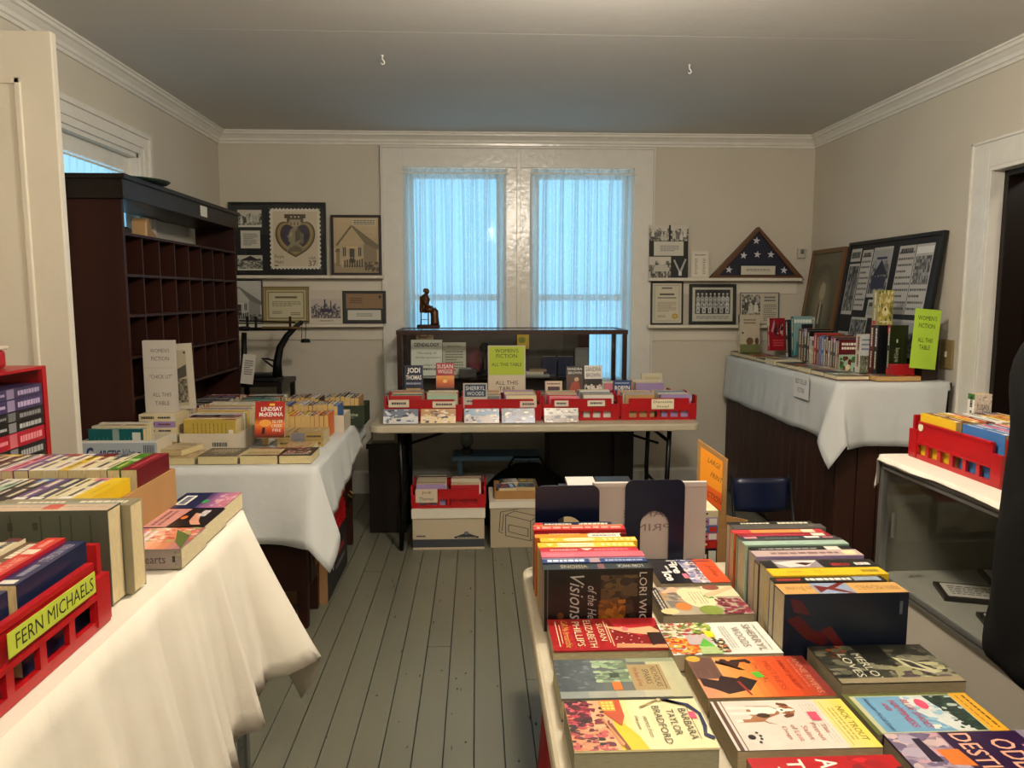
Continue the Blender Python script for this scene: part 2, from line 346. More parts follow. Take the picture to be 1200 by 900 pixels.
# back windows
def casing_board(x0, x1, z0, z1, y=YB, d=.03): return MB().box(x0, x1, y-d, y, z0, z1)
oxL, oxR = at(450, 300, Y=YB).x, at(763, 300, Y=YB).x; ozT = at(600, 175, Y=YB).z
for wi, (a, b) in enumerate(((wl0, wl1), (wr0, wr1))):
    # jamb liner, upper and lower sash with glass
    fr = MB().box(a, a+.02, YB-.005, YB+.15, wz0, wz1).box(b-.02, b, YB-.005, YB+.15, wz0, wz1).box(a+.02, b-.02, YB-.005, YB+.15, wz1-.02, wz1).box(a+.02, b-.02, YB-.005, YB+.15, wz0, wz0+.02)
    wo = struct(f'window_{wi+1}', fr, 'trim')
    mz = at(600, 349, Y=YB+.07).z
    def sash(y, z0, z1, nm):
        s = MB().box(a+.02, a+.065, y-.015, y+.015, z0, z1).box(b-.065, b-.02, y-.015, y+.015, z0, z1).box(a+.065, b-.065, y-.015, y+.015, z1-.045, z1).box(a+.065, b-.065, y-.015, y+.015, z0, z0+.045)
        so = s.build(nm, 'trim', wo); MB().box(a+.065, b-.065, y-.002, y+.002, z0+.045, z1-.045).build('pane', 'glass', so)
    sash(YB+.095, mz-.02, wz1-.02, 'upper_sash'); sash(YB+.06, wz0+.02, mz+.025, 'lower_sash')
    # sheer curtain on its rod
    cw0, cw1 = a-.005, b+.005; n = 260; zt, zb = wz1-.01, .84; vs = []; fs = []; q = random.Random(5+wi); ph = [q.uniform(0, 6) for _ in range(5)]
    rows = [zt, zt-.025, zt-.04, zt-.06, zt-.3, (zt+zb)/2, zb+.3, zb]
    for j, z in enumerate(rows):
        for i in range(n+1):
            u = i/n; d = .019*math.sin(u*88+ph[0]+1.5*math.sin(u*9+ph[3]))+.013*math.sin(u*41+ph[1]+j*.12)+.005*math.sin(u*150+ph[2]+j*.1)
            if j in (1, 2): d *= .25
            vs.append((cw0+(cw1-cw0)*u+.006*math.sin(u*40+j*.8+ph[3]), YB-.030+d*.75, z))
    for j in range(len(rows)-1):
        for i in range(n): k = j*(n+1)+i; fs.append((k, k+1, k+n+2, k+n+1))
    ct = thing('sheer_curtain', f'{("left","right")[wi]} of two sheer pale curtains gathered on a rod in the back window', 'curtain', (0, 0, 0))
    MB().add(vs, fs).build('panel', 'curtain', ct, smooth=True)
    MB('#e8e4d8').tube([(cw0-.01, YB-.036, zt-.032), (cw1+.01, YB-.036, zt-.032)], .006).build('curtain_rod', 'paint', ct)
tr = MB().box(oxL, wl0, YB-.03, YB, .2, ozT).box(wr1, oxR, YB-.03, YB, .2, ozT).box(wl0, wr1, YB-.03, YB, wz1, ozT)
tr.box(wl1, wr0, YB-.026, YB, .2, wz1).box(oxL-.012, oxL, YB-.04, YB, .2, ozT+.014).box(oxR, oxR+.012, YB-.04, YB, .2, ozT+.014).box(oxL, oxR, YB-.04, YB, ozT, ozT+.014)
mc = (wl1+wr0)/2; tr.box(mc-.014, mc+.014, YB-.04, YB-.026, .2, ozT-.01).box(wl0, wl1, YB-.03, YB, .2, wz0).box(wr0, wr1, YB-.03, YB, .2, wz0).box(oxL, oxR, YB-.07, YB, wz0-.03, wz0)
struct('trim_4', tr, 'trim', bevel=.003)
# horizontal rails that back the picture shelves
def rail(name, xa, xb, ya, yb, dx=.012):
    a, b = at(xa, ya, Y=YB), at(xb, yb, Y=YB); struct(name, MB().box(a.x, b.x, YB-dx, YB, min(a.z, b.z), max(a.z, b.z)), 'white_paint')
# left window and its casing
y0, y1, z0, z1 = LW
fr = MB().box(XL-.15, XL+.005, y0, y0+.02, z0, z1).box(XL-.15, XL+.005, y1-.02, y1, z0, z1).box(XL-.15, XL+.005, y0, y1, z1-.02, z1).box(XL-.15, XL+.005, y0, y1, z0, z0+.02)
wo = struct('window_3', fr, 'trim')
s = MB().box(XL-.07, XL-.04, y0+.02, y0+.09, z0+.02, z1-.02).box(XL-.07, XL-.04, y1-.09, y1-.02, z0+.02, z1-.02).box(XL-.07, XL-.04, y0+.09, y1-.09, z1-.10, z1-.02).box(XL-.07, XL-.04, y0+.09, y1-.09, z0+.02, z0+.09).box(XL-.07, XL-.04, y0+.09, y1-.09, 1.55, 1.6)
so = s.build('sash', 'trim', wo); MB().box(XL-.057, XL-.053, y0+.09, y1-.09, z0+.09, z1-.1).build('pane', 'glass', so)
vs = []; fs = []; n = 60
for j, z in enumerate((z1-.10, z1-.13, 1.7, 1.1)):
    for i in range(n+1): u = i/n; vs.append((XL-.032+.006*math.sin(u*70+j*.3), y0+.06+(y1-y0-.12)*u, z))
for j in range(3):
    for i in range(n): k = j*(n+1)+i; fs.append((k, k+1, k+n+2, k+n+1))
ct = thing('sheer_curtain', 'narrow sheer curtain in the side window above the dark pigeonhole cabinet', 'curtain')
MB().add(vs, fs).build('panel', 'curtain', ct, smooth=True); MB('#ddd8c8').tube([(XL-.03, y0+.05, z1-.115), (XL-.03, y1-.05, z1-.115)], .005).build('curtain_rod', 'paint', ct)
tr = MB()
for ga, gb, d in ((.115, .09, .036), (.09, .06, .022), (.06, .035, .028), (.035, 0, .018)):
    tr.box(XL, XL+d, y0-ga, y0-gb, z0-.1, z1+ga).box(XL, XL+d, y1+gb, y1+ga, z0-.1, z1+ga).box(XL, XL+d, y0-gb, y1+gb, z1+gb, z1+ga)
struct('trim_5', tr, 'trim')
# right doorway: casing, jamb, hall beyond
tr = MB()
for xo in (0,):
    tr.box(XR-.02, XR, DY1, DY1+.13, 0, DZ+.13).box(XR-.028, XR, DY1+.115, DY1+.13, 0, DZ+.13).box(XR-.02, XR, DY0-.13, DY0, 0, DZ+.13).box(XR-.02, XR, DY0, DY1, DZ, DZ+.13).box(XR-.028, XR-.02, DY0-.13, DY1+.13, DZ+.115, DZ+.13)
tr.box(XR-.02, XR+.05, DY1-.02, DY1, 0, DZ).box(XR-.02, XR+.05, DY0, DY0+.02, 0, DZ).box(XR-.02, XR+.05, DY0+.02, DY1-.02, DZ-.02, DZ)
struct('trim_6', tr, 'trim', bevel=.003)
hb = MB().box(XR+.15, XR+2.2, YF, YF+.1, 0, ZC).box(XR+2.1, XR+2.2, YF, YB, 0, ZC).box(XR+.15, XR+2.2, 4.9, 5.0, 0, ZC)
struct('wall_hall', hb, 'hall_wall'); struct('ceiling_hall', MB().box(XR+.15, XR+2.2, YF, 5.0, ZC, ZC+.1), 'ceiling')
struct('trim_7', MB().box(XR+.05, XR+.17, DY1-.045, DY1, 0, DZ).box(XR+.05, XR+.17, DY0, DY0+.045, 0, DZ).box(XR+.05, XR+.17, DY0+.045, DY1-.045, DZ-.045, DZ).box(XR+.151, XR+.175, DY1-.02, DY1+.14, 0, DZ+.14), 'espresso', bevel=.003)
hc = thing('hall_cabinet', 'dark wooden cabinet seen in the hall through the right doorway', 'cabinet', (3.42, 4.55, 0))
MB().box(-.38, .5, -.25, .25, 0, 1.95).build('carcass', 'espresso', hc, bevel=.01); MB().box(-.34, .05, -.27, -.25, .1, 1.85).build('door', 'espresso', hc, bevel=.006)
MB().box(.07, .47, -.27, -.25, .1, 1.85).build('door', 'espresso', hc, bevel=.006); MB().box(-.43, .55, -.30, .27, 1.95, 2.03).build('cornice', 'espresso', hc, bevel=.01)
MB().box(-.42, -.38, -.24, .2, 0, 1.93).build('side_strip', 'showcase', hc)
area('hall_light', (3.4, 2.6, 2.5), (0, 0, 0), .4, .4, 9, WARM)
# the tall white panelled door leaf standing out from the left wall
p = at(59, 36, Y=2.85); dx1 = p.x; DH = p.z
d1 = thing('door_1', None, None, (XL, 2.85, 0)); d1['kind'] = 'structure'; W = dx1-XL
MB().box(0, W, 0, .035, .01, DH).build('door_slab', 'white_paint', d1, bevel=.004)
pm = MB()
for za, zb in ((.25, 1.0), (1.12, DH-.16)): pm.box(0.0, W-.13, -.006, 0, za, zb).box(0.0, W-.11, -.014, -.006, zb-.02, zb).box(W-.13, W-.11, -.014, -.0, za, zb).box(0.0, W-.11, -.014, -.006, za, za+.02)
pm.build('door_panel', 'white_paint', d1, bevel=.003)
# ceiling lamps (just above the frame) and ceiling hooks
for lx, ly, nm in ((.45, 2.15, 'flush ceiling lamp over the middle of the room'), (.25, -.1, 'flush ceiling lamp over the near end of the room')):
    t = thing('ceiling_lamp', nm, 'lamp', (lx, ly, ZC)); MB('#cfc8b8').lathe([(.02, 0), (.19, 0), (.19, -.03), (.17, -.045), (.02, -.045)], 28).build('base', 'paint', t, smooth=False)
    MB().lathe([(.02, -.045), (.165, -.045), (.165, -.1), (.15, -.115), (.02, -.118)], 28).build('diffuser', 'lampglass', t)
for hx, hy, nm in ((448, 65, 'small white ceiling hook left of the window'), (808, 76, 'small white ceiling hook right of the window')):
    p = at(hx, hy, Z=ZC); t = MB('#e6e2da').tube([(0, 0, 0), (0, 0, -.018), (.008, 0, -.026), (.010, 0, -.036), (.002, 0, -.042), (-.006, 0, -.036)], .003, 6)
    t.lathe([(.008, 0), (.009, -.003), (.003, -.004)], 10); tag(t.build('ceiling_hook', 'paint', loc=p), nm, 'hook')
# wall shelves (picture ledges) left and right of the window
def ledge(xa, xb, y, label):
    a, b = at(xa, y, Y=YB-.1), at(xb, y, Y=YB-.1); z = (a.z+b.z)/2; z = a.z
    t = thing('picture_shelf', label, 'shelf', (a.x, YB, z)); L = b.x-a.x
    MB().box(0, L, -.1, -.012, -.022, 0).build('shelf_board', 'white_paint', t, bevel=.003)
    MB().box(0, L, -.012, 0, -.115, .0).build('backing_rail', 'white_paint', t); return z
LEDZ = {}
LEDZ['LU'] = ledge(258, 449, 322.5, 'upper white picture shelf left of the window'); LEDZ['LL'] = ledge(258, 449, 380, 'lower white picture shelf left of the window')
LEDZ['RU'] = ledge(761, 940, 325.5, 'upper white picture shelf right of the window'); LEDZ['RL'] = ledge(760, 940, 381, 'lower white picture shelf right of the window')
# ---------------------------------------------------------------- pictures on the shelves
def picture(name, x0, x1, y0, y1, ledk, label, cat, fw_, fcol, matc, art, dep=.02, lean=3, fm='paint'):
    Y = YB-.045; a = at(x0, y1, Y=Y); b = at(x1, y0, Y=Y); z = LEDZ[ledk]; W = b.x-a.x; H = b.z-z
    t = thing(name, label, cat, ((a.x+b.x)/2, YB-.062, z+.0015)); t.rotation_euler = (R(-lean), 0, 0)
    if fw_: MB(fcol).box(-W/2, -W/2+fw_, 0, dep, 0, H).box(W/2-fw_, W/2, 0, dep, 0, H).box(-W/2+fw_, W/2-fw_, 0, dep, 0, fw_).box(-W/2+fw_, W/2-fw_, 0, dep, H-fw_, H).build('frame', fm, t, bevel=.002)
    m = MB(matc); m.box(-W/2+fw_, W/2-fw_, dep*.35, dep*.9, fw_, H-fw_)
    A = Art(m, (-W/2+fw_, dep*.35, fw_), (1, 0, 0), (0, 0, 1), W-2*fw_, H-2*fw_); art(A); m.build('picture', 'print', t)
    if fw_: MB().box(-W/2+fw_, W/2-fw_, dep*.2, dep*.24, fw_, H-fw_).build('glazing', 'glass', t)
    return t
def art_stamp(A):
    A.photo(.07, .70, .33, .92, 1, figs=6); A.r_(.07, .67, .33, .70, '#d8d4c8'); A.r_(.1, .36, .31, .62, '#cfcabd'); A.lines(.13, .40, .28, .58, 8, '#55524c')
    A.photo(.06, .06, .33, .26, 2); A.p([(.08, .18), (.2, .25), (.31, .18)], '#222'+'222'); A.r_(.06, .04, .33, .06, '#d8d4c8')
    x0, x1, y0, y1 = .41, .97, .05, .95; n = 14; pts = []
    def zig(ax, ay, bx, by, nx, ny):
        for i in range(n):
            for k, o in ((0, 0), (.5, 1)): t = (i+k)/n; pts.append((ax+(bx-ax)*t+nx*o*.018, ay+(by-ay)*t+ny*o*.022))
    zig(x0, y0, x1, y0, 0, 1); zig(x1, y0, x1, y1, -1, 0); zig(x1, y1, x0, y1, 0, -1); zig(x0, y1, x0, y0, 1, 0)
    A.p(pts, '#d9d3c3'); A.r_(.45, .10, .93, .90, '#cdbfa6')
    def heart(cx, cy, s, c):
        P = []
        for i in range(44): t = 2*PI*i/44; P.append((cx+s*.0138*16*math.sin(t)*(abs(math.sin(t))**1.1), cy+s*.0205*(13*math.cos(t)-3.2*math.cos(2*t)-2.4*math.cos(3*t)-.6*math.cos(4*t))))
        A.p(P, c)
    heart(.69, .52, .98, '#4f4022'); heart(.69, .525, .91, '#8a7444'); heart(.69, .53, .84, '#a08c5c'); heart(.69, .535, .74, '#4f4026'); heart(.69, .54, .68, '#332640')
    A.p([(.60, .74), (.78, .74), (.78, .85), (.60, .85)], '#5c4c34'); A.r_(.575, .80, .805, .86, '#4c3e28'); A.p([(.63, .70), (.69, .67), (.75, .70), (.75, .78), (.63, .78)], '#a89c80')
    for k in range(3): A.r_(.64+k*.037, .70, .652+k*.037, .745, '#7a3a38')
    for k in range(3): A.e(.65+k*.04, .82, .010, .013, '#c9bc9c', 8)
    A.p([(.595, .31), (.775, .31), (.77, .38), (.735, .43), (.755, .50), (.755, .60), (.72, .665), (.67, .67), (.635, .63), (.62, .57), (.60, .53), (.618, .51), (.615, .47), (.64, .44), (.60, .37)], '#8f8468')
    A.p([(.69, .45), (.755, .50), (.757, .60), (.72, .66), (.69, .60)], '#5c5240'); A.p([(.60, .31), (.77, .31), (.755, .37), (.69, .41), (.62, .36)], '#6d644c'); A.p([(.74, .60), (.785, .57), (.78, .44), (.75, .42)], '#7a7058'); A.p([(.63, .52), (.66, .55), (.655, .60), (.63, .58)], '#b0a688')
    A.t('Purple', .515, .235, .10, .06, '#3a2d20'); A.t('Heart', .515, .165, .09, .05, '#3a2d20'); A.t('USA', .87, .22, .075, .04, '#3a2d20'); A.t('37', .87, .14, .085, .085, '#3a2d20')
    A.r_(.46, .10, .50, .115, '#3a2d20')
def art_church(A, lo='#241a10', hi='#c9b28c'):
    A.r_(0, 0, 1, 1, hi); A.grad(0, .45, 1, 1, [cmix(hi, lo, .25), hi], 6); A.r_(0, 0, 1, .18, cmix(lo, hi, .55))
    A.r_(.05, .12, .3, .38, cmix(lo, hi, .4)); A.p([(.02, .38), (.32, .38), (.3, .44), (.06, .44)], cmix(lo, hi, .2))
    A.p([(.62, .14), (.96, .2), (.96, .50), (.62, .56)], cmix(lo, hi, .45)); A.r_(.13, .14, .66, .54, cmix(lo, hi, .8)); A.p([(.06, .52), (.38, .84), (.70, .52)], cmix(lo, hi, .85))
    A.p([(.38, .86), (.42, .86), (1, .50), (.98, .42), (.70, .52)], cmix(lo, hi, .3)); A.p([(.04, .50), (.38, .86), (.40, .83), (.08, .49)], cmix(lo, hi, .2))
    for x in (.2, .54): A.r_(x, .30, x+.07, .46, cmix(lo, hi, .05)); A.r_(x+.03, .30, x+.04, .46, hi)
    A.r_(.35, .18, .46, .44, cmix(lo, hi, .05)); A.r_(.28, .44, .54, .48, hi); A.r_(.28, .16, .30, .44, hi); A.r_(.52, .16, .54, .44, hi)
    q = random.Random(9)
    for i in range(9): x = .17+i*.055; A.r_(x, .10, x+.035, .22+q.uniform(0, .05), cmix(lo, hi, q.choice((.02, .95, .1)))); A.e(x+.017, .26+q.uniform(-.01, .02), .012, .016, cmix(lo, hi, .9), 8)
    A.blobs(.68, .02, 1, .2, [cmix(lo, hi, .1), cmix(lo, hi, .2)], 14, q, .07)
def art_church1(A): art_church(A); A.r_(.42, .86, .94, .97, '#c9bfa6'); A.lines(.45, .87, .92, .96, 3, '#4a4030')
def art_cert(A): A.r_(.02, .02, .98, .98, '#8a7a4a'); A.r_(.05, .06, .95, .94, '#c9bd98'); A.r_(.08, .1, .92, .9, '#8f845a'); A.r_(.11, .14, .89, .86, '#cfc6a6'); A.r_(.25, .70, .75, .76, '#6b6448'); A.lines(.18, .46, .84, .62, 4, '#7b755c'); A.lines(.6, .2, .82, .3, 2, '#5b553c'); A.lines(.18, .24, .4, .34, 2, '#5b553c')
def art_purple(A): A.r_(0, 0, 1, 1, '#c8c0b0'); A.photo(.06, .16, .93, .74, 11, 22, 12, lo='#2a2238', hi='#c9bfb5'); A.r_(.44, .4, .48, .72, '#2a2238'); A.r_(.62, .4, .65, .68, '#2a2238'); A.p([(.3, .34), (.7, .34), (.66, .44), (.34, .44)], '#3a3048'); A.lines(.3, .06, .7, .11, 1, '#444'+'444')
def art_env(A): A.r_(.04, .46, .97, .97, '#8c6a48'); A.e(.9, .86, .03, .06, '#1c1c1c', 10); A.lines(.14, .62, .45, .84, 3, '#4b2d20'); A.r_(.08, .06, .92, .40, '#cfcbc0'); A.lines(.3, .17, .7, .3, 2, '#666'+'666')
def art_whitechurch(A): art_church(A, '#141414', '#cfcdc6')
def art_collage(A):
    A.photo(0, .70, .5, 1, 21, 14, 10, figs=5); A.photo(.55, .70, 1, 1, 22, 12, 9, figs=4); A.r_(.12, .42, .88, .69, '#c9c4b6'); A.lines(.28, .50, .76, .62, 4, '#666'+'666')
    A.photo(0, 0, .56, .40, 23, 14, 10); A.p([(.1, .12), (.5, .12), (.46, .24), (.16, .24)], '#b9b5aa'); A.r_(.58, 0, 1, .4, '#191919'); A.p([(.62, .33), (.66, .35), (.83, .08), (.78, .08)], '#a8a8a4'); A.p([(.96, .35), (.92, .36), (.78, .12), (.82, .08)], '#a8a8a4'); A.r_(.76, .04, .84, .12, '#d0d0cc')
def art_smallcard(A): A.r_(0, 0, 1, 1, '#cdc6b4'); A.r_(.08, .05, .92, .95, '#d6d0c0'); A.lines(.2, .80, .8, .88, 1, '#555'+'555'); A.lines(.2, .12, .36, .72, 10, '#7a6a5a'); A.lines(.64, .12, .8, .72, 10, '#7a6a5a')
def art_award(A): A.r_(0, 0, 1, 1, '#c7c0ae'); A.r_(.07, .05, .93, .95, '#a99f88'); A.r_(.09, .065, .91, .935, '#cdc4ae'); A.r_(.32, .86, .68, .89, '#3a3a36'); A.r_(.25, .70, .75, .74, '#2a2a26'); A.r_(.18, .62, .82, .645, '#55504a'); A.lines(.18, .28, .82, .54, 8, '#8b8474'); A.e(.78, .17, .10, .07, '#a88c2a', 16); A.e(.78, .17, .06, .045, '#c9ab4a', 12); A.lines(.18, .14, .45, .2, 2, '#444'+'444')
def art_team(A):
    A.r_(0, 0, 1, 1, '#1a1a18'); A.r_(.03, .04, .97, .96, '#c3beb0'); A.r_(.09, .24, .91, .9, '#22201e'); q = random.Random(4)
    for r_i, (y, n) in enumerate(((.58, 8), (.42, 8), (.28, 6))):
        for i in range(n): x = .16+i*(.68/(n-1)); A.p([(x-.04, y-.02), (x+.04, y-.02), (x+.045, y+.10), (x+.02, y+.14), (x-.02, y+.14), (x-.045, y+.10)], cmix('#333333', '#cccccc', q.uniform(.55, .95))); A.e(x, y+.175, .022, .04, '#8f897e', 8); A.p([(x-.024, y+.19), (x+.024, y+.19), (x+.018, y+.225), (x-.018, y+.225)], '#c8c8c4'); A.r_(x-.012, y+.02, x+.012, y+.09, '#55534f')
    A.lines(.12, .1, .88, .19, 2, '#777'+'777')
def art_twopage(A): A.r_(0, 0, 1, 1, '#1a1a18'); A.r_(.02, .02, .98, .98, '#b8b2a0'); A.photo(.05, .3, .52, .93, 31, 12, 12, figs=3, sky=False); A.lines(.62, .7, .9, .9, 2, '#444'+'444'); A.lines(.6, .1, .93, .64, 9, '#6b665c'); A.lines(.08, .08, .5, .24, 3, '#6b665c')
picture('framed_stamp', 270, 381, 237, 321, 'LU', 'wide black frame with large heart medal postage stamp and three small photos', 'picture', .016, '#0c0c0d', '#15151a', art_stamp)
picture('framed_photo', 389, 446, 252, 321, 'LU', 'brown framed sepia photograph of a gabled white church', 'picture', .018, '#1f0d0a', '#b0a078', art_church1)
picture('framed_photo', 262, 307, 328, 379, 'LL', 'black and white photo of people before a gabled church', 'picture', .007, '#0e0e10', '#c8c6c0', art_whitechurch)
picture('framed_certificate', 309, 362, 336, 379, 'LL', 'gold framed certificate with ornate border on the lower left shelf', 'certificate', .010, '#7d6c3c', '#b5a878', art_cert)
picture('framed_photo', 363, 402, 340, 379, 'LL', 'pale card with purple toned photo between gold and black frames', 'picture', .0, '#111111', '#c8c0b0', art_purple, dep=.01)
picture('framed_envelope', 402, 452, 341, 379, 'LL', 'black frame holding an old brown envelope and typed white card', 'picture', .014, '#101012', '#16161c', art_env)
picture('photo_board', 760, 807, 264, 324, 'RU', 'black photo collage board above the framed award right of the window', 'picture', .0, '#111111', '#121212', art_collage, dep=.008)
picture('list_card', 809, 831, 294, 324, 'RU', 'small cream card listing two columns of names beside the flag case', 'card', .0, '#111111', '#cdc6b4', art_smallcard, dep=.004)
picture('framed_award', 762, 801, 330, 380, 'RL', 'upright black framed award certificate with gold seal', 'certificate', .012, '#101010', '#c7c0ae', art_award)
picture('framed_photo', 807, 863, 333, 380, 'RL', 'black framed black and white photograph of a uniformed sports team', 'picture', .014, '#101010', '#1a1a18', art_team)
picture('open_booklet', 866, 913, 343, 380, 'RL', 'open printed booklet with group photo at end of lower right shelf', 'booklet', .0, '#111111', '#b8b2a0', art_twopage, dep=.006)
# folded flag in its triangular case
Y = YB-.06; a = at(832, 322, Y=Y); b = at(941, 322, Y=Y); c = at(889, 266, Y=Y); z = LEDZ['RU']; cx = (a.x+b.x)/2; W = b.x-a.x; H = c.z-z
t = thing('flag_case', 'triangular wooden case holding a folded flag with white stars', 'flag case', (cx, YB-.075, z+.001))
ax = c.x-cx; O = [(-W/2, 0), (W/2, 0), (ax, H)]; k = .045; cen = (ax/3, H/3)
I = [(-W/2+.062, .016), (W/2-.062, .016), (ax, H-.032)]
mb = MB('#5e3c20')
for i in range(3):
    j = (i+1) % 3; q = [O[i], O[j], I[j], I[i]]; mb.extr([(p[0], 0, p[1]) for p in q], (0, .06, 0))
mb.build('frame', 'paint', t, bevel=.002)
mb = MB('#10142c'); mb.extr([(p[0], .02, p[1]) for p in I], (0, .035, 0))
A = Art(mb, (0, .02, 0), (1, 0, 0), (0, 0, 1), 1, 1)
def star(cx, cy, r, col='#c9c9d0', cut=0): A.p([(cx+(r if i % 2 == 0 else r*.4)*math.sin(i*PI/5+cut), cy+(r if i % 2 == 0 else r*.4)*math.cos(i*PI/5+cut)) for i in range(10)], col)
for sx, sy in ((ax-.01, H*.73), (ax-.10, H*.44), (ax, H*.46), (ax+.10, H*.46), (-W/2+.14, H*.16), (W/2-.14, H*.15)): star(sx, sy, .028, cut=.1)
mb.build('folded_flag', 'print', t)
mb = MB('#c9c3b2'); mb.box(ax-.12, ax+.13, .004, .008, .022, .085); A = Art(mb, (ax-.12, .004, .022), (1, 0, 0), (0, 0, 1), .25, .063); A.lines(.15, .4, .85, .7, 2, '#555'+'555'); mb.build('name_card', 'print', t)
p = at(938, 297, Y=YB); tag(MB('#bdb6a6').box(-.028, .028, -.03, 0, -.035, .035).box(-.012, .012, -.036, -.03, -.005, .028, '#6d6a62').build('wall_sensor', 'paint', loc=(p.x, YB, p.z), bevel=.003), 'small beige thermostat box on the wall in the right corner', 'thermostat')
p = at(1111, 415, X=XR); tag(MB('#8e7d52').box(-.012, 0, -.05, .05, -.075, .075).box(-.02, -.012, -.008, .008, -.015, .015, '#d0c8b0').build('light_switch', 'paint', loc=(XR, p.y, p.z), bevel=.002), 'brass coloured light switch plate beside the right doorway', 'switch')

# ---------------------------------------------------------------- pigeonhole cabinet against the left wall
cab = thing('pigeonhole_cabinet', 'tall dark wooden mail sorting cabinet of open pigeonholes', 'cabinet', (XL, 0, 0))
cx0, cx1, cy0, cy1, cz0, cz1 = .03, .27, 3.45, 5.02, .765, 1.97
MB().box(cx0, cx1, cy0, cy0+.022, cz0, cz1-.1).build('side_panel', 'dark_wood', cab); MB().box(cx0, cx1, cy1-.022, cy1, cz0, cz1-.1).build('side_panel', 'dark_wood', cab)
MB().box(cx0-.01, cx1+.02, cy0-.015, cy1+.015, cz1-.1, cz1).box(cx0-.01, cx1+.032, cy0-.025, cy1+.025, cz1-.018, cz1+.004).build('cornice', 'espresso', cab, bevel=.003)
MB().box(cx0, cx0+.01, cy0+.022, cy1-.022, cz0, 1.74).build('back_panel', 'panel_wood', cab)
rows = [1.73, 1.55, 1.37, 1.185, 1.0]
for z in rows: MB().box(cx0+.01, cx1-(.004 if z < 1.7 else 0), cy0+.022, cy1-.022, z-.012, z).build('shelf', 'dark_wood', cab)
n = 8; st = (cy1-cy0-.044)/n
for i in range(1, n):
    yy = cy0+.022+st*i; MB().box(cx0+.011, cx1-.01, yy-.006, yy+.006, rows[-1], rows[0]-.012).build('divider', 'dark_wood', cab)
yy = cy0+.022+st*4; MB().box(cx0+.011, cx1-.01, yy-.006, yy+.006, cz0, rows[-1]-.012).build('divider', 'dark_wood', cab)
MB('#dcd6c8').box(cx1+.02, cx1+.0225, 4.36, 4.46, cz1-.082, cz1-.025).build('paper_tag', 'print', cab)
t = thing('wooden_last', 'pale carved wooden piece on top ledge of the pigeonhole cabinet', 'ornament', (XL+.15, 3.95, 1.7312), .2); MB('#a5804f').extr([(-.03, -.12, 0), (-.03, .12, 0), (-.03, .10, .03), (-.03, .0, .05), (-.03, -.08, .10), (-.03, -.12, .08)], (.07, 0, 0)).build('body', 'paint', t, bevel=.008)
tag(MB('#2a1d14').lathe([(.02, 0), (.045, .005), (.05, .03), (.03, .04), (.01, .04)], 14).build('wooden_bowl', 'paint', loc=(XL+.15, 3.70, 1.7312)), 'small dark bowl on top ledge of the pigeonhole cabinet', 'bowl')
tag(MB('#1e3a2c').lathe([(.02, 0), (.17, .004), (.18, .012), (.1, .022), (.02, .025)], 18).build('green_plate', 'paint', loc=(XL+.18, 3.75, cz1+.005)), 'dark green plate lying on top of the pigeonhole cabinet', 'plate')
# ---------------------------------------------------------------- dark desks under the far left cloth
T2 = (-1.72, -.72, 3.24, 4.46)
desk = thing('desk', 'dark red-brown wooden desk with drawers under the far left tablecloth', 'desk', (0, 0, 0))
MB().box(T2[0], T2[1], T2[2], 3.85, .70, .735).build('desk_top', 'dark_wood_x', desk, bevel=.004)
MB().box(T2[0]+.03, T2[1]-.03, T2[2]+.03, 3.5, .17, .698).build('carcass', 'dark_wood', desk)
for lx, ly in ((T2[1]-.05, T2[2]+.05), (T2[0]+.06, T2[2]+.05), (T2[1]-.05, 3.5), (T2[0]+.06, 3.8)): MB().add([(lx+sx*w_, ly+sy*w_, z) for z, w_ in ((0, .02), (.698, .032)) for sx, sy in ((-1, -1), (1, -1), (1, 1), (-1, 1))], [(0, 3, 2, 1), (4, 5, 6, 7), (0, 1, 5, 4), (1, 2, 6, 5), (2, 3, 7, 6), (3, 0, 4, 7)]).build('leg', 'dark_wood', desk)
for z0_, z1_ in ((.19, .35), (.36, .52), (.53, .69)):
    d = MB().box(T2[1]-.032, T2[1]-.018, 3.31, 3.48, z0_, z1_).build('drawer', 'dark_wood', desk, bevel=.003); MB('#6d4a28').box(T2[1]-.018, T2[1]-.008, 3.36, 3.43, (z0_+z1_)/2-.02, (z0_+z1_)/2+.02).build('pull', 'paint', d, bevel=.004)
desk = thing('desk', 'second dark desk behind the stacked red crates, left of the folding table', 'desk', (0, 0, 0))
MB().box(T2[0], T2[1], 3.855, T2[3], .70, .735).build('desk_top', 'dark_wood_x', desk, bevel=.004)
MB().box(T2[0]+.03, T2[1]-.03, 4.14, 4.44, .26, .698).build('carcass', 'dark_wood', desk)
for lx, ly in ((T2[1]-.04, 4.15), (T2[1]-.04, 4.43), (T2[0]+.06, 4.43)): MB().box(lx-.022, lx+.022, ly-.022, ly+.022, 0, .698).build('leg', 'dark_wood', desk)
for z0_, z1_ in ((.28, .41), (.42, .55), (.56, .69)):
    d = MB().box(T2[1]-.03, T2[1]-.012, 4.18, 4.40, z0_, z1_).build('drawer', 'dark_wood', desk, bevel=.003); MB().tube([(T2[1]-.01, 4.25, (z0_+z1_)/2), (T2[1]+.01, 4.26, (z0_+z1_)/2-.02), (T2[1]+.01, 4.32, (z0_+z1_)/2-.02), (T2[1]-.01, 4.33, (z0_+z1_)/2)], .005).build('handle', 'brass', d)
def drop2(x, y, s):
    near = max(0, min(1, (4.4-y)/1.1))
    if s == 'S' or s == 'SE' or s == 'SW': return .33
    if s == 'E': return .10+.20*near
    return .08
cloth('tablecloth', T2[0]-.01, T2[1]+.03, T2[2]-.02, T2[3]+.02, .7385, drop2, 'cloth_cool', 'white cloth over the far left desks under cartons of paperbacks', amp=.008, corner=.14, seed=2., corners=('SE',), tight=('W', 'SW', 'NW'))
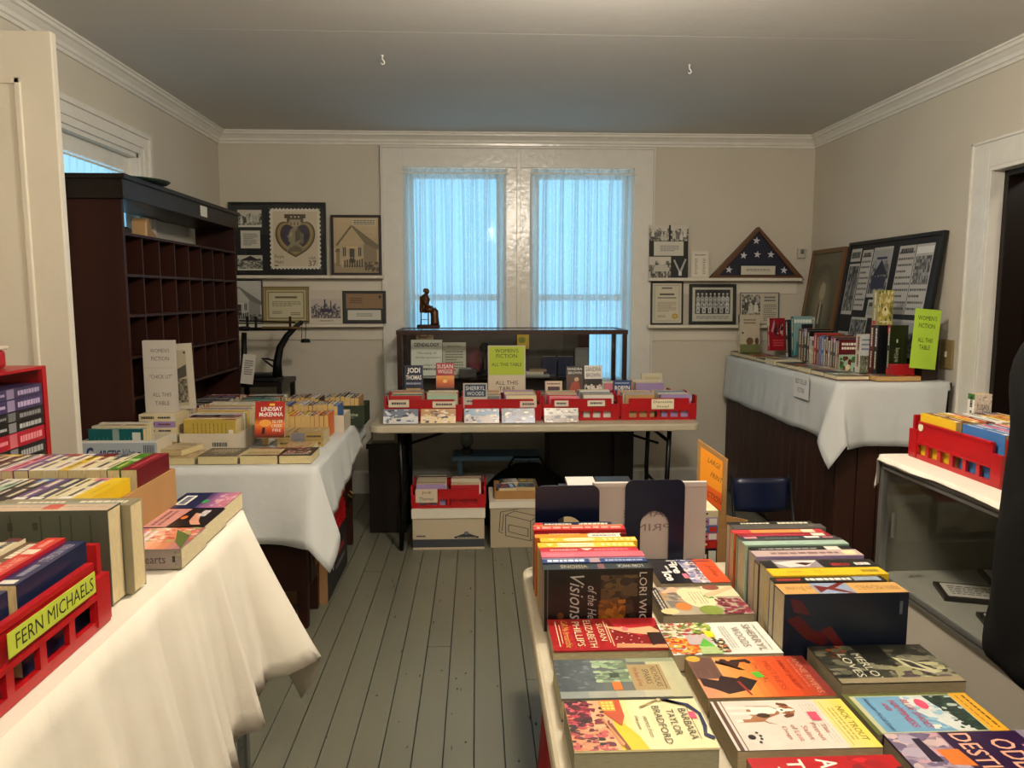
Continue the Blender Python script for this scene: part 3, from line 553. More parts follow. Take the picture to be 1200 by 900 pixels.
# ---------------------------------------------------------------- near left showcase table
T1 = (-1.35, -.585, .25, 1.87)
sc = thing('display_showcase', 'low glass showcase with metal edges hidden under the near left tablecloth', 'showcase', (0, 0, 0))
MB().box(T1[0], T1[1], T1[2], T1[3], .90, .925).build('case_top', 'showcase', sc)
for lx in (T1[0]+.01, T1[1]-.012):
    for ly in (T1[2]+.01, T1[3]-.012): MB().box(lx-.012, lx+.012, ly-.012, ly+.012, 0, .898).build('corner_post', 'aluminium', sc)
MB().box(T1[0], T1[1], T1[2], T1[3], .2, .225).box(T1[0], T1[1], T1[3]-.02, T1[3], .16, .2).box(T1[1]-.02, T1[1], T1[2], T1[3], .16, .2).build('bottom_shelf', 'aluminium', sc)
MB().box(T1[1]-.008, T1[1]-.004, T1[2]+.02, T1[3]-.025, .226, .898).build('glass_panel', 'glass', sc); MB().box(T1[0]+.02, T1[1]-.025, T1[3]-.01, T1[3]-.006, .226, .898).build('glass_panel', 'glass', sc)
def drop1(x, y, s): return .40+.03*math.sin(y*5+1) if s in ('E', 'SE', 'NE') else (.40 if s == 'N' else .3)
cloth('tablecloth', T1[0]-.004, T1[1]+.004, T1[2]-.004, T1[3]+.004, .929, drop1, 'cloth', 'cream white cloth draped over the near left showcase', amp=.034, freq=27, corner=.22, seed=4.2, flare=.03, step=.012)
# ---------------------------------------------------------------- folding tables
def fold_table(name, x0, x1, y0, y1, zt, label, leg_x, m='table_plastic'):
    t = thing(name, label, 'table', (0, 0, 0)); r = .06; P = []
    for cx_, cy_, a0 in ((x1-r, y0+r, -90), (x1-r, y1-r, 0), (x0+r, y1-r, 90), (x0+r, y0+r, 180)):
        for k in range(7): a = R(a0+15*k); P.append((cx_+r*math.cos(a), cy_+r*math.sin(a)))
    MB().prism(P, zt-.042, zt).build('tabletop', m, t, bevel=.009)
    for lx, s in leg_x:
        for ly in (y0+.10, y1-.10): MB().tube([(lx, ly, zt-.043), (lx+s*.01, ly, .36), (lx+s*.0, ly, .0)], .014, 10).build('leg', 'black_metal', t, smooth=True)
        MB().tube([(lx, y0+.1, .3), (lx, y1-.1, .3)], .010, 8).tube([(lx, y0+.1, .62), (lx, y1-.1, .62)], .010, 8).build('leg_brace', 'black_metal', t, smooth=True)
        MB().tube([(lx, (y0+y1)/2, .56), (lx+s*.42, (y0+y1)/2, zt-.045)], .008, 8).build('leg_brace', 'black_metal', t, smooth=True)
    return t
fold_table('folding_table', -.60, 1.255, 4.20, 4.93, .74, 'long beige plastic folding table before the window with red crates', ((-.44, 1), (1.10, -1)))
fold_table('folding_table', .115, .885, .12, 1.99, .74, 'near folding table covered with large hardbacks and trade paperbacks', ())
nt = [o for o in COL.objects if o.name.startswith('folding_table')][-1]
for ly in (1.82, .35):
    for lx in (.2, .80): MB().tube([(lx, ly, .697), (lx, ly, 0)], .014, 10).build('leg', 'black_metal', nt, smooth=True)
    MB().tube([(.2, ly, .25), (.80, ly, .25)], .010, 8).build('leg_brace', 'black_metal', nt, smooth=True)
# red cloth hanging at the near table's left side
vs = []; fs = []; n = 26
for j in range(10):
    for i in range(n+1):
        u = i/n; t_ = j/9; z = .695-.60*t_; vs.append((.165-.075*t_-.022*math.sin(u*17+t_*2)*t_-.006*math.sin(u*41), .72+.98*u-.05*math.sin(t_*3)*(u > .8)*t_, z+.035*math.sin(u*17+1)*t_))
for j in range(9):
    for i in range(n): k = j*(n+1)+i; fs.append((k, k+1, k+n+2, k+n+1))
o = MB().add(vs, fs).build('hanging_cloth', 'red_cloth', smooth=True); tag(o, 'dark red cloth hanging down beside the near folding table', 'cloth'); s = o.modifiers.new('s', 'SOLIDIFY'); s.thickness = .003
# ---------------------------------------------------------------- right counter of dark boards with cloth
ct = thing('counter', 'dark board-fronted wooden counter along the right wall', 'counter', (0, 0, 0))
K = (1.84, 2.42, 3.80, 5.55, 1.02)
MB().box(K[0]+.02, K[1], K[2]+.02, K[3], .06, .985).build('core', 'espresso', ct); MB().box(K[0]+.04, K[1], K[2]+.05, K[3], 0, .06).build('toe_kick', 'espresso', ct)
MB().box(K[0]-.01, K[1], K[2]-.01, K[3], .985, 1.012).build('countertop', 'dark_wood', ct)
def planks(a, b, fixed, axis):
    x = a; i = 0
    while x < b-.01:
        w_ = min(.112, b-x); mb = MB()
        if axis == 'y': mb.box(fixed, fixed+.018, x+.0025, x+w_-.0025, .05, .984)
        else: mb.box(x+.0025, x+w_-.0025, fixed, fixed+.018, .05, .984)
        o = mb.build('plank', 'panel_wood', ct, bevel=.002); x += .112
planks(K[2]+.02, K[3], K[0], 'y'); planks(K[0], K[1], K[2], 'x')
def drop3(x, y, s): return .30 if s in ('W', 'SW', 'NW') else (.325 if s in ('S',) else .04)
cloth('tablecloth', K[0]-.015, K[1]-.015, K[2]-.02, K[3]-.02, 1.0155, drop3, 'cloth_cool', 'pale grey white cloth draped over the right counter', amp=.006, corner=.16, seed=6.4, flare=.012, corners=('SW',), tight=('E', 'N', 'NE', 'NW', 'SE'))
# sign on the cloth
p = at(938, 452, X=K[0]-.05); t = thing('paper_sign', 'white paper sign reading BEST SELLER FICTION on the right counter cloth', 'sign', (K[0]-.047, p.y, p.z))
mb = MB('#dcdcda').box(0, .001, -.1, .1, -.07, .07); A = Art(mb, (0, .1, -.07), (0, -1, 0), (0, 0, 1), .2, .14); A.t('BEST SELLER', .5, .66, .72, .2, '#333'+'333'); A.t('FICTION', .5, .32, .42, .2, '#333'+'333'); mb.build('sheet', 'print', t)
# ---------------------------------------------------------------- white showcase at right
S1 = (1.37, 1.95, .95, 2.50, .93)
sc = thing('display_showcase', 'white showcase with sliding glass side and metal rails in the right foreground', 'showcase', (0, 0, 0))
MB().box(S1[0]+.004, S1[1], S1[2], S1[3], 0, .50).build('base_cabinet', 'showcase', sc); MB().box(S1[0], S1[1], S1[2], S1[3], .50, .515).build('case_floor', mat('case_floor', '#8b8a80', .5), sc)
MB().box(S1[1]-.02, S1[1], S1[2], S1[3], .515, .89).box(S1[0]+.02, S1[1]-.02, S1[3]-.012, S1[3], .515, .89).box(S1[0]+.02, S1[1]-.02, S1[2], S1[2]+.012, .515, .89).build('back_panel', mat('case_inside', '#77766a', .6), sc)
MB().box(S1[0], S1[1], S1[2], S1[3], .89, .915).build('case_top', 'showcase', sc)
for ly in (S1[2]+.012, S1[3]-.012): MB().box(S1[0]-.004, S1[0]+.02, ly-.012, ly+.012, .0, .915).build('corner_post', 'aluminium', sc)
for z in (.493, .509, .878, .893): MB().box(S1[0]-.008, S1[0]+.004, S1[2]+.024, S1[3]-.024, z, z+.009).build('slide_rail', 'aluminium', sc)
MB().box(S1[0]+.004, S1[0]+.008, 1.70, S1[3]-.025, .52, .888).build('glass_door', 'glass', sc); MB().box(S1[0]+.012, S1[0]+.016, S1[2]+.025, 1.76, .52, .888).build('glass_door', 'glass', sc)
MB().box(S1[0]-.002, S1[0]+.002, 2.40, 2.415, .66, .745).build('finger_pull', 'aluminium', sc)
cloth('tablecloth', S1[0]-.005, S1[1]+.004, S1[2]-.004, S1[3]+.004, .919, lambda x, y, s: (.012 if s == 'W' else .10), 'cloth', 'white cloth laid over the right showcase top', amp=.004, corner=.02, seed=3.3, flare=.004)
for i, (fx, fy, w_, h_, nm) in enumerate(((1.56, 2.26, .20, .14, 'framed notice lying rear left inside the right showcase'), (1.77, 2.38, .17, .13, 'framed notice lying at the back corner inside the right showcase'), (1.54, 2.02, .19, .14, 'framed notice lying nearest the glass inside the right showcase'))):
    t = thing('framed_notice', nm, 'picture', (fx, fy, .516), R(-18)); MB('#1a1512').box(-w_/2, w_/2, -h_/2, h_/2, 0, .012).build('frame', 'paint', t)
    mb = MB('#b9b5aa').box(-w_/2+.015, w_/2-.015, -h_/2+.015, h_/2-.015, .012, .014); A = Art(mb, (-w_/2+.03, -h_/2+.03, .014), (1, 0, 0), (0, 1, 0), w_-.06, h_-.06); A.lines(0, 0, 1, 1, 5, '#444'+'444'); mb.build('notice', 'print', t)
# ---------------------------------------------------------------- glass case before the window
B = (at(465, 400, Y=5.0).x, at(735, 400, Y=5.0).x, 5.0, 5.44, .74, at(600, 387, Y=5.0).z)
bc = thing('display_case', 'wood framed glass display case in front of the window', 'showcase', (0, 0, 0))
fr = MB()
for lx in (B[0]+.014, B[1]-.014):
    for ly in (B[2]+.014, B[3]-.014): MB().box(lx-.014, lx+.014, ly-.014, ly+.014, B[4]+.03, B[5]-.025).build('corner_post', 'dark_wood', bc)
MB().box(B[0]-.004, B[1]+.004, B[2]-.004, B[2]+.028, B[5]-.028, B[5]).box(B[0]-.004, B[1]+.004, B[3]-.028, B[3], B[5]-.028, B[5]).box(B[0]-.004, B[0]+.028, B[2]+.028, B[3]-.028, B[5]-.028, B[5]).box(B[1]-.028, B[1]+.004, B[2]+.028, B[3]-.028, B[5]-.028, B[5]).build('top_rail', 'dark_wood_x', bc)
MB().box(B[0], B[1], B[2], B[3], B[4], B[4]+.03).build('case_floor', 'dark_wood_x', bc); MB().box(B[0]+.03, B[1]-.03, B[2]+.10, B[3]-.02, .90, .906).build('glass_shelf', 'glass', bc)
MB().box(B[0]+.028, B[1]-.028, B[2]+.03, B[3]-.03, B[5]-.008, B[5]-.003).build('glass_top', 'glass', bc); MB().box(B[0]+.028, B[1]-.028, B[2]+.008, B[2]+.012, B[4]+.03, B[5]-.028).build('glass_panel', 'glass', bc)
MB().box(B[0]+.008, B[0]+.012, B[2]+.028, B[3]-.028, B[4]+.03, B[5]-.028).build('glass_panel', 'glass', bc); MB().box(B[1]-.012, B[1]-.008, B[2]+.028, B[3]-.028, B[4]+.03, B[5]-.028).build('glass_panel', 'glass', bc)
MB().box(B[0]+.028, B[1]-.26, B[3]-.016, B[3]-.008, B[4]+.03, B[5]-.028).build('back_panel', mat('case_back', '#3a342c', .6, var=.2), bc); MB().box(B[1]-.27, B[1]-.19, B[3]-.03, B[3]-.006, B[4]+.03, B[5]-.028).build('back_stile', 'dark_wood', bc)
st_ = thing('low_table', 'dark table carrying the glass display case', 'table', (0, 0, 0)); MB().box(B[0]-.02, B[1]+.02, B[2]-.01, B[3]+.02, .70, .738).build('tabletop', 'espresso', st_)
for lx in (B[0]+.03, B[1]-.05):
    for ly in (B[2]+.03, B[3]-.03): MB().box(lx-.022, lx+.022, ly-.022, ly+.022, 0, .699).build('leg', 'espresso', st_)
a = at(643, 560, Y=5.1).x; b = at(742, 560, Y=5.1).x
tag(MB().box(a, b, 5.1, 5.42, 0.0, .66).build('dark_cabinet', 'espresso', bevel=.005), 'dark brown cabinet standing under the display case', 'cabinet')
t = thing('bench', 'low blue grey painted bench behind the folding table', 'bench', (0, 0, 0)); a = at(530, 545, Y=4.98).x; MB().box(a, a+.58, 4.97, 5.2, .37, .40).build('seat', 'blue_paint', t)
for lx in (a+.05, a+.53): MB().box(lx-.015, lx+.015, 5.0, 5.18, 0, .369).build('leg', 'blue_paint', t)
t = thing('oil_lamp', 'clear glass lamp chimney standing on the blue bench', 'lamp', (at(547, 540, Y=5.06).x, 5.07, .4005)); MB('#3a3a38').lathe([(.03, 0), (.04, .004), (.04, .03), (.02, .04)], 16).build('base', 'paint', t); MB().lathe([(.022, .04), (.045, .08), (.04, .13), (.022, .19), (.02, .21), (.018, .21), (.02, .19), (.038, .13), (.043, .08), (.02, .042)], 16).build('chimney', 'chimney_glass', t, smooth=True)
# ---------------------------------------------------------------- books
X_, Y_, Z_ = V((1, 0, 0)), V((0, 1, 0)), V((0, 0, 1))
PAL = dict(cream='#d9cba6', white='#d6d2c8', red='#a81620', maroon='#5c1019', navy='#18223f', blue='#3566a0', teal='#126a6e', green='#3c7034', yellow='#d8b01e', orange='#d2691e',
           pink='#d4788a', purple='#573272', black='#151517', grey='#6f706e', brown='#5a3c26', tan='#b08d5c', lilac='#9b86b4', mint='#9ab8a0')
PG = ['#cdb98c', '#c8b48a', '#d3c39c', '#bfa676', '#c9b898']
ORD = 'first second third fourth fifth sixth seventh eighth ninth tenth eleventh twelfth thirteenth fourteenth fifteenth sixteenth seventeenth eighteenth nineteenth twentieth'.split()
def orient(o, pos, up, nrm, tilt=None):
    up = V(up).normalized(); nrm = V(nrm).normalized(); y = nrm.cross(up)
    M = Matrix(((up.x, y.x, nrm.x), (up.y, y.y, nrm.y), (up.z, y.z, nrm.z))).to_4x4()
    if tilt is not None: M = tilt.to_4x4() @ M
    o.matrix_world = Matrix.Translation(V(pos)) @ M
RB = random.Random(11)
def auto_art(A, col, rnd):
    k = rnd.randrange(4); c2 = rnd.choice([c for c in PAL.values()]); c3 = rnd.choice(['#e6dfce', '#d8b01e', '#151517', '#ffffff'])
    if k == 0: A.r_(0, 0, 1, .55, c2); A.blobs(.05, .03, .95, .5, [c2, col, PAL['cream'], PAL['green'], PAL['brown']], 14, rnd, .16); A.lines(.1, .68, .9, .92, 2, c3, rnd, .6)
    elif k == 1: A.grad(0, 0, 1, 1, [c2, col], 6); A.blobs(.2, .15, .8, .5, [c3, PAL['tan'], PAL['brown']], 8, rnd, .14); A.lines(.12, .7, .88, .9, 2, c3, rnd, .6)
    elif k == 2: A.r_(.08, .1, .92, .6, c2); A.blobs(.1, .12, .9, .58, [c2, PAL['blue'], PAL['tan'], PAL['pink']], 12, rnd, .15); A.lines(.1, .68, .9, .9, 2, c3, rnd, .6)
    else: A.lines(.1, .6, .9, .9, 3, c3, rnd, .6); A.e(.5, .32, .25, .2, c2)
def spine_art(A, col, rnd, strong=False):
    dark = sum(C(col)) < 1.0; ink = '#e6dcc0' if dark else rnd.choice(['#7a1a1a', '#22304a', '#2a2a2a'])
    if rnd.random() < .35: A.r_(.0, 0, rnd.uniform(.1, .25), 1, rnd.choice(list(PAL.values())))
    A.lines(.06, .3, .42, .75, 1, ink, rnd, .8); A.lines(.52, .3, .86, .75, 1, ink, rnd, .6)
    if rnd.random() < .5: A.r_(.88, .12, .985, .88, rnd.choice(['#e8e4da', '#d8d4c8', '#c83020']))
def book(pos, up, nrm, h, w, t, col, label, group=None, hard=False, front=None, spine=None, back=None, parts=False, page=None, tilt=None, name=None, plain=False):
    colr = C(PAL.get(col, col)); pg = C(page or RB.choice(PG)); bt = .003 if hard else .0009; o_ = .003 if hard else .0006
    m = MB(colr); m.box(-h/2, h/2, -w/2, w/2-bt, t/2-bt, t/2).box(-h/2, h/2, -w/2, w/2-bt, -t/2, -t/2+bt).box(-h/2, h/2, w/2-bt, w/2, -t/2, t/2)
    if not plain:
        A = Art(m, (-h/2, w/2, t/2), (0, -1, 0), (1, 0, 0), w, h)
        if callable(front): front(A)
        elif h*w > .01 and front is not False: auto_art(A, PAL.get(col, col), RB)
        A = Art(m, (h/2, w/2, -t/2), (-1, 0, 0), (0, 0, 1), h, t)
        (spine or (lambda a: spine_art(a, PAL.get(col, col), RB)))(A)
        if back: A = Art(m, (-h/2, -w/2, -t/2), (0, 1, 0), (1, 0, 0), w, h); back(A)
    nm = name or ('hardback_book' if hard else 'paperback_book')
    pb = (-h/2+.0003, h/2-.0003, -w/2+o_, w/2-bt-.0004, -t/2+bt+.0002, t/2-bt-.0002)
    if parts:
        r = thing(nm, label, 'book', (0, 0, 0), 0, group); m.build('cover', 'gloss', r); MB(pg).box(*pb).build('page_block', 'pages', r)
    else:
        m.box(*pb, pg); r = m.build(nm, 'print'); tag(r, label, 'book', group)
    orient(r, pos, up, nrm, tilt); return r
def book_row(start, step, up, nrm, n, h, w, t, cols, lab, group=None, hard=False, vext='w', lean=0, jit=.006, parts=False, limit=None, hj=.0, skip0=0, first_front=None, names='paperback'):
    """books side by side along step; start is on the supporting surface at the outer face of the first one"""
    start = V(start); step = V(step).normalized(); acc = 0; k = 0; out = []
    while k < n:
        c = cols[k % len(cols)] if isinstance(cols, (list, tuple)) else cols
        cn = c[0] if isinstance(c, tuple) else c
        tt = t*RB.uniform(.75, 1.3); hh = h*(1+RB.uniform(-hj, hj)); ww = w*(1+RB.uniform(-hj, hj))
        if isinstance(c, tuple): tt, hh, ww = c[1]*1.0, (c[2] if len(c) > 2 else hh), (c[3] if len(c) > 3 else ww)
        if limit and acc+tt > limit: break
        ve = {'w': ww, 'h': hh, 't': tt}[vext]
        tl = Matrix.Rotation(R(lean), 3, step.cross(Z_)) if lean else None
        p = start+step*(acc+tt/2)+Z_*(ve/2+(abs(math.sin(R(lean)))*tt/2 if lean else 0))+V(up)*RB.uniform(-jit, jit)*(vext != 'h')
        if lean: p += step*(math.tan(R(lean))*ve/2)
        o = book(p, up, nrm, hh, ww, tt, cn, lab(k, cn), group, hard, parts=parts, tilt=tl, front=(first_front if k == 0 and first_front else (False if k else None))); out.append(o)
        acc += tt/(math.cos(R(lean)) if lean else 1)+.0012; k += 1
    return out
def ordl(k): return ORD[k] if k < len(ORD) else 'far'
# ---- red plastic crates
def crate(loc, rz, label, L=.44, D=.30, H=.14, cards=(), group='red plastic book crates', nwin=6):
    t = thing('book_crate', label, 'crate', loc, R(rz), group); m = MB(); w_ = .012
    m.box(-L/2, L/2, -D/2, D/2, 0, .006)
    for s in (-1, 1):
        y0, y1 = (-D/2, -D/2+w_*.7) if s < 0 else (D/2-w_*.7, D/2)
        m.box(-L/2+.03, L/2-.03, y0, y1, .006, .016).box(-L/2+.045, L/2-.045, y0, y1, .055, H-.016)
        m.box(-L/2+.002, -L/2+.045, y0-.003*(s < 0), y1+.003*(s > 0), .006, H-.045).box(L/2-.045, L/2-.002, y0-.003*(s < 0), y1+.003*(s > 0), .006, H-.045)
        n = nwin; a = -L/2+.03
        for i in range(n+1): xx = -L/2+.04+(L-.08)*i/n; m.box(xx-.008, xx+.008, y0, y1, .016, .055)
        m.box(-L/2+.045, L/2-.045, y0-.004*(s < 0), y1+.004*(s > 0), .052, .060).box(-L/2+.05, L/2-.05, y0-.003*(s < 0), y1+.003*(s > 0), H-.022, H-.014)
        x0, x1 = (-L/2, -L/2+w_*.7) if s < 0 else (L/2-w_*.7, L/2)
        m.box(x0, x1, -D/2+.01, D/2-.01, .006, .02).box(x0, x1, -D/2+.02, D/2-.02, .06, H-.05)
        for i in range(5): yy = -D/2+.03+(D-.06)*i/4; m.box(x0, x1, yy-.008, yy+.008, .02, .06)
        m.box(x0-.004*(s < 0), x1+.004*(s > 0), -D/2+.012, -D/2+.07, .02, H).box(x0-.004*(s < 0), x1+.004*(s > 0), D/2-.07, D/2-.012, .02, H).box(x0-.004*(s < 0), x1+.004*(s > 0), -D/2+.07, D/2-.07, H-.055, H-.045)
    m.build('crate_body', 'red_plastic', t)
    for (cx_, cw, cz, ch, txt, bgc) in cards:
        q = MB(bgc).box(cx_-cw/2, cx_+cw/2, -D/2-.008, -D/2-.0065, cz-ch/2, cz+ch/2); A = Art(q, (cx_-cw/2, -D/2-.008, cz-ch/2), (1, 0, 0), (0, 0, 1), cw, ch)
        if isinstance(txt, list):
            for i, s_ in enumerate(txt): A.t(s_, .5, 1-(i+.5)/len(txt)*.9-.05, min(.86, .11*len(s_)), .46/len(txt), '#2b2b30', shear=.1)
        else: A.lines(.15, .35, .85, .7, 1, '#444'+'444', fill=.9)
        q.build('label_card', 'print', t)
    return t
def fill_crate(cx_, cy_, z, L, D, cols, desc, group, along='x', H=.145, n=8):
    """two columns of paperbacks standing spine up across the crate"""
    half = L/2-.018
    for ci, s in enumerate((-1, 1)):
        side = ('left', 'right')[ci]; hh = half-.012; y = cy_-D/2+.02
        book_row((cx_+s*(half/2+.001), y, z+.0075), Y_, X_, Y_, n, hh*.92, H*RB.uniform(.92, 1.0), (D-.05)/n*.94, [RB.choice(cols) for _ in range(n)],
                 lambda k, c, side=side: f'{c} paperback, {ordl(k)} from front, {side} half of {desc}', group, jit=.006, hj=.03, limit=D-.035)
CC = ['white', 'cream', 'white', 'grey', 'mint', 'blue', 'pink', 'cream', 'red', 'lilac', 'white', 'tan', 'teal', 'navy']
zt = .7405
CR = [('far left crate on folding table', -.305, (( -.14, .115, .105, .042, 0, '#d6c9b0'), (.115, .13, .098, .036, 0, '#d6c9b0'))),
      ('second crate on folding table', .145, ((.145, .095, .097, .036, 0, '#d9c2b4'),)),
      ('third crate on folding table', .595, ((-.115, .08, .10, .034, 0, '#d9ccbb'), (.085, .1, .10, .034, 0, '#d9ccbb'))),
      ('far right crate on folding table', 1.045, ((.02, .13, .093, .058, ['Danielle', 'Steel'], '#ddd2b2'),))]
for nm, cx_, cards in CR:
    lab = {'far left': 'leftmost red plastic crate of paperbacks on the folding table', 'second c': 'red crate of paperbacks behind the green and white sign on the folding table', 'third cr': 'red crate of paperbacks right of the sign with two small labels', 'far righ': 'rightmost red crate of paperbacks with handwritten author card'}[nm[:8]]
    crate((cx_, 4.49, zt), 0, lab, cards=cards); fill_crate(cx_, 4.49, zt, .44, .30, CC, nm, 'paperbacks in the folding table crates')
crate((.97, 4.80, zt), 0, 'red crate standing behind the rightmost crate on the folding table'); fill_crate(.97, 4.80, zt, .445, .27, CC, 'crate behind the rightmost one', 'paperbacks in the rear crate', n=6, H=.165)
# front-facing books lying before and standing in the crates
def stand(px0, px1, py0, py1, Y, t, col, label, front, hard=False, lean=8, z=None, group=None, parts=True, rz=0, page=None):
    a = at(px0, py1, Y=Y); b = at(px1, py0, Y=Y); w = b.x-a.x; h = b.z-a.z
    M = Matrix.Rotation(R(rz), 3, 'Z') @ Matrix.Rotation(-R(lean), 3, 'X')
    return book(((a.x+b.x)/2, Y+t/2+math.sin(R(lean))*h/2, (a.z+b.z)/2), Z_, -Y_, h/math.cos(R(lean)), w, t, col, label, group, hard, front=front, parts=parts, tilt=M, page=page)
def cov(bgc, *items, art=None):
    def f(A):
        A.r_(0, 0, 1, 1, bgc)
        if art: art(A)
        for it in items: A.t(*it[:5], it[5], **(it[6] if len(it) > 6 else {}))
    return f
Wt = '#e9e6df'
stand(474, 495, 429, 476, 4.63, .025, 'navy', 'navy paperback JODI THOMAS standing in the leftmost red crate', cov('#1b2340', ('JODI', .5, .86, .7, .16, Wt, dict(bold=.03)), ('THOMAS', .5, .70, .84, .11, Wt, dict(bold=.02)), art=lambda A: (A.grad(0, 0, 1, .35, ['#6b3a2a', '#2a2b4a'], 5), A.lines(.1, .5, .9, .6, 1, '#9aa0b8'), A.lines(.1, .36, .9, .46, 1, '#c8a45a'))))
stand(511, 532, 426, 459, 4.66, .025, 'red', 'SUSAN WIGGS paperback with sunset cover standing in the leftmost crate', cov('#a01c2c', ('SUSAN', .5, .88, .86, .14, Wt), ('WIGGS', .5, .70, .8, .14, Wt), art=lambda A: (A.grad(0, 0, 1, .55, ['#3a1a1a', '#c85a20', '#e8a040'], 8), A.e(.5, .36, .12, .06, '#ffd070'), A.r_(0, 0, 1, .12, '#201214'))))
stand(543, 571, 449, 478, 4.346, .012, 'navy', 'grey blue SHERRYL WOODS paperback standing before the green sign', cov('#b9b4a8', ('SHERRYL', .5, .8, .8, .16, Wt), ('WOODS', .5, .58, .7, .15, Wt), art=lambda A: (A.r_(.06, .45, .94, .95, '#33465e'), A.lines(.15, .2, .85, .34, 1, '#5a5a60'))), lean=0)
stand(664, 684, 430, 460, 4.66, .025, 'brown', 'dark brown SANDRA BROWN paperback left of the white one by the same author', cov('#4a352c', ('SANDRA', .5, .9, .88, .1, Wt), ('BROWN', .5, .75, .8, .1, Wt), art=lambda A: (A.r_(.0, .68, 1, 1, '#2c2624'), A.p([(.15, 0), (.85, 0), (.75, .35), (.55, .45), (.3, .35)], '#a2402a'), A.e(.6, .5, .14, .08, '#c8a080'))))
stand(685, 706, 429, 460, 4.66, .025, 'white', 'white SANDRA BROWN paperback standing in the third red crate', cov('#d8d4ce', ('SANDRA', .5, .86, .88, .16, '#3a3a3e'), ('BROWN', .5, .64, .8, .15, '#3a3a3e'), art=lambda A: (A.r_(.0, .25, 1, .5, '#24201f'), A.blobs(.05, .0, .95, .3, ['#7a3a30', '#c8b0a0', '#2a3a30', '#d8d4ce'], 14, random.Random(2), .12))))
stand(639, 659, 447, 463, 4.62, .02, 'tan', 'small tan paperback with dark red picture standing in third crate', cov('#c9b09a', art=lambda A: (A.r_(.15, .15, .85, .6, '#3b1c20'), A.lines(.1, .7, .9, .9, 1, '#5a3030'))))
stand(719, 740, 446, 462, 4.6, .02, 'navy', 'blue ROBYN CARR paperback standing in the crate right of centre', cov('#24366a', ('ROBYN', .5, .45, .84, .3, Wt, dict(bold=.02)), ('CARR', .5, .12, .6, .2, Wt), art=lambda A: A.lines(.1, .7, .9, .88, 1, '#a0b0d0')))
stand(752, 777, 438, 458, 4.9, .03, 'cream', 'cream book with gold oval label standing in the rearmost red crate', cov('#c6bfa8', art=lambda A: (A.r_(.14, .12, .86, .8, '#b9ac84'), A.lines(.28, .3, .72, .6, 2, '#6b5a34'))))
q = RB
for i, (x0, x1, y0, y1, c1, c2, nm) in enumerate(((449, 490, 484.5, 498, '#6b7488', '#c9ccd0', 'grey blue landscape'), (493, 534, 485, 498.5, '#b58a5c', '#e0c9a0', 'tan and cream'), (544, 585, 488, 498.5, '#7f98b4', '#c0b4b4', 'pale blue'), (588, 627, 488, 499, '#1c2444', '#5a6890', 'dark navy'), (638, 678, 490, 500, '#c9c4be', '#8a7a78', 'white mailing'))):
    a = at(x0, y1, Y=4.25); b = at(x1, y1, Y=4.25); w_ = .105
    book(((a.x+b.x)/2, 4.27, zt+.040), X_, (V((0, -1, .45))).normalized(), b.x-a.x, .085, .014, c1, f'{nm} paperback propped against the front of the red crates', 'paperbacks propped before the crates', parts=True,
         front=(lambda A, c1=c1, c2=c2: (A.r_(0, 0, 1, 1, c1), A.r_(.5, 0, 1, 1, c2), A.blobs(.05, .05, .95, .95, [c1, c2, '#ddd4c4', '#404858'], 22, q, .14))))
# signs on the folding table
def signboard(name, label, pos, w, h, panels, lean=6, rz=0, th=.004, edge='#b9b1a2'):
    t = thing(name, label, 'sign', pos, 0); t.rotation_euler = (R(-lean), 0, R(rz)); m = MB(edge).box(-w/2, w/2, 0, th, 0, h); A = Art(m, (-w/2, 0, 0), (1, 0, 0), (0, 0, 1), w, h)
    for (y0_, y1_, bgc, lines) in panels:
        if bgc: A.r_(.03, y0_, .97, y1_, bgc)
        for (s_, cy, tw, th_) in lines: A.t(s_, .5, cy, tw, th_*1.1, '#1c1c16')
    m.build('sign_board', 'print', t); return t
a = at(572, 470, Y=4.645); b = at(616, 405, Y=4.645)
signboard('table_sign', 'standing sign reading WOMENS FICTION on green above white paper', ((a.x+b.x)/2, 4.655, zt+.012), b.x-a.x, b.z-zt-.012, [(.55, .985, '#a5b82e', [("WOMEN'S", .92, .62, .055), ('FICTION', .84, .55, .055), ('ALL THIS TABLE', .71, .8, .045)]), (.01, .54, '#c3b7a4', [('ALL THIS', .43, .6, .055), ('TABLE', .34, .42, .055)])], lean=1)
# ---- display case contents
def stand_card(name, label, cat, x0, x1, y0, y1, Y, bgc, art, lean=8):
    a = at(x0, y1, Y=Y); b = at(x1, y0, Y=Y); w_, h_ = b.x-a.x, b.z-a.z; t = thing(name, label, cat, ((a.x+b.x)/2, Y, a.z)); t.rotation_euler = (R(-lean), 0, 0)
    m = MB(bgc).box(-w_/2, w_/2, 0, .004, 0, h_); A = Art(m, (-w_/2, 0, 0), (1, 0, 0), (0, 0, 1), w_, h_); art(A); m.build('card', 'print', t); return t
def gen(A): A.t('GENEALOGY', .5, .86, .82, .11, '#20302e', bold=.02); A.t('The study of', .5, .62, .62, .07, '#3a4440'); A.t('family ancestors', .55, .5, .8, .065, '#3a4440'); A.t('chart is', .6, .3, .4, .06, '#3a4440'); A.lines(.3, .12, .9, .24, 1, '#5a6460')
zf = B[4]+.031
def on_floor(t, Y):
    t.location.z = zf; return t
a_ = stand_card('genealogy_sign', 'pale green GENEALOGY sign standing inside the glass display case', 'sign', 482, 518, 410, 452, 5.26, '#d6dccf', gen); a_.location.z = .9075
a_ = stand_card('notice_card', 'grey typed notice right of the GENEALOGY sign in the glass case', 'card', 519, 546, 417, 455, 5.30, '#bcbca8', lambda A: (A.t('Auction', .5, .88, .6, .07, '#333'+'333'), A.lines(.12, .1, .88, .75, 8, '#6a6a60'))); a_.location.z = .9075
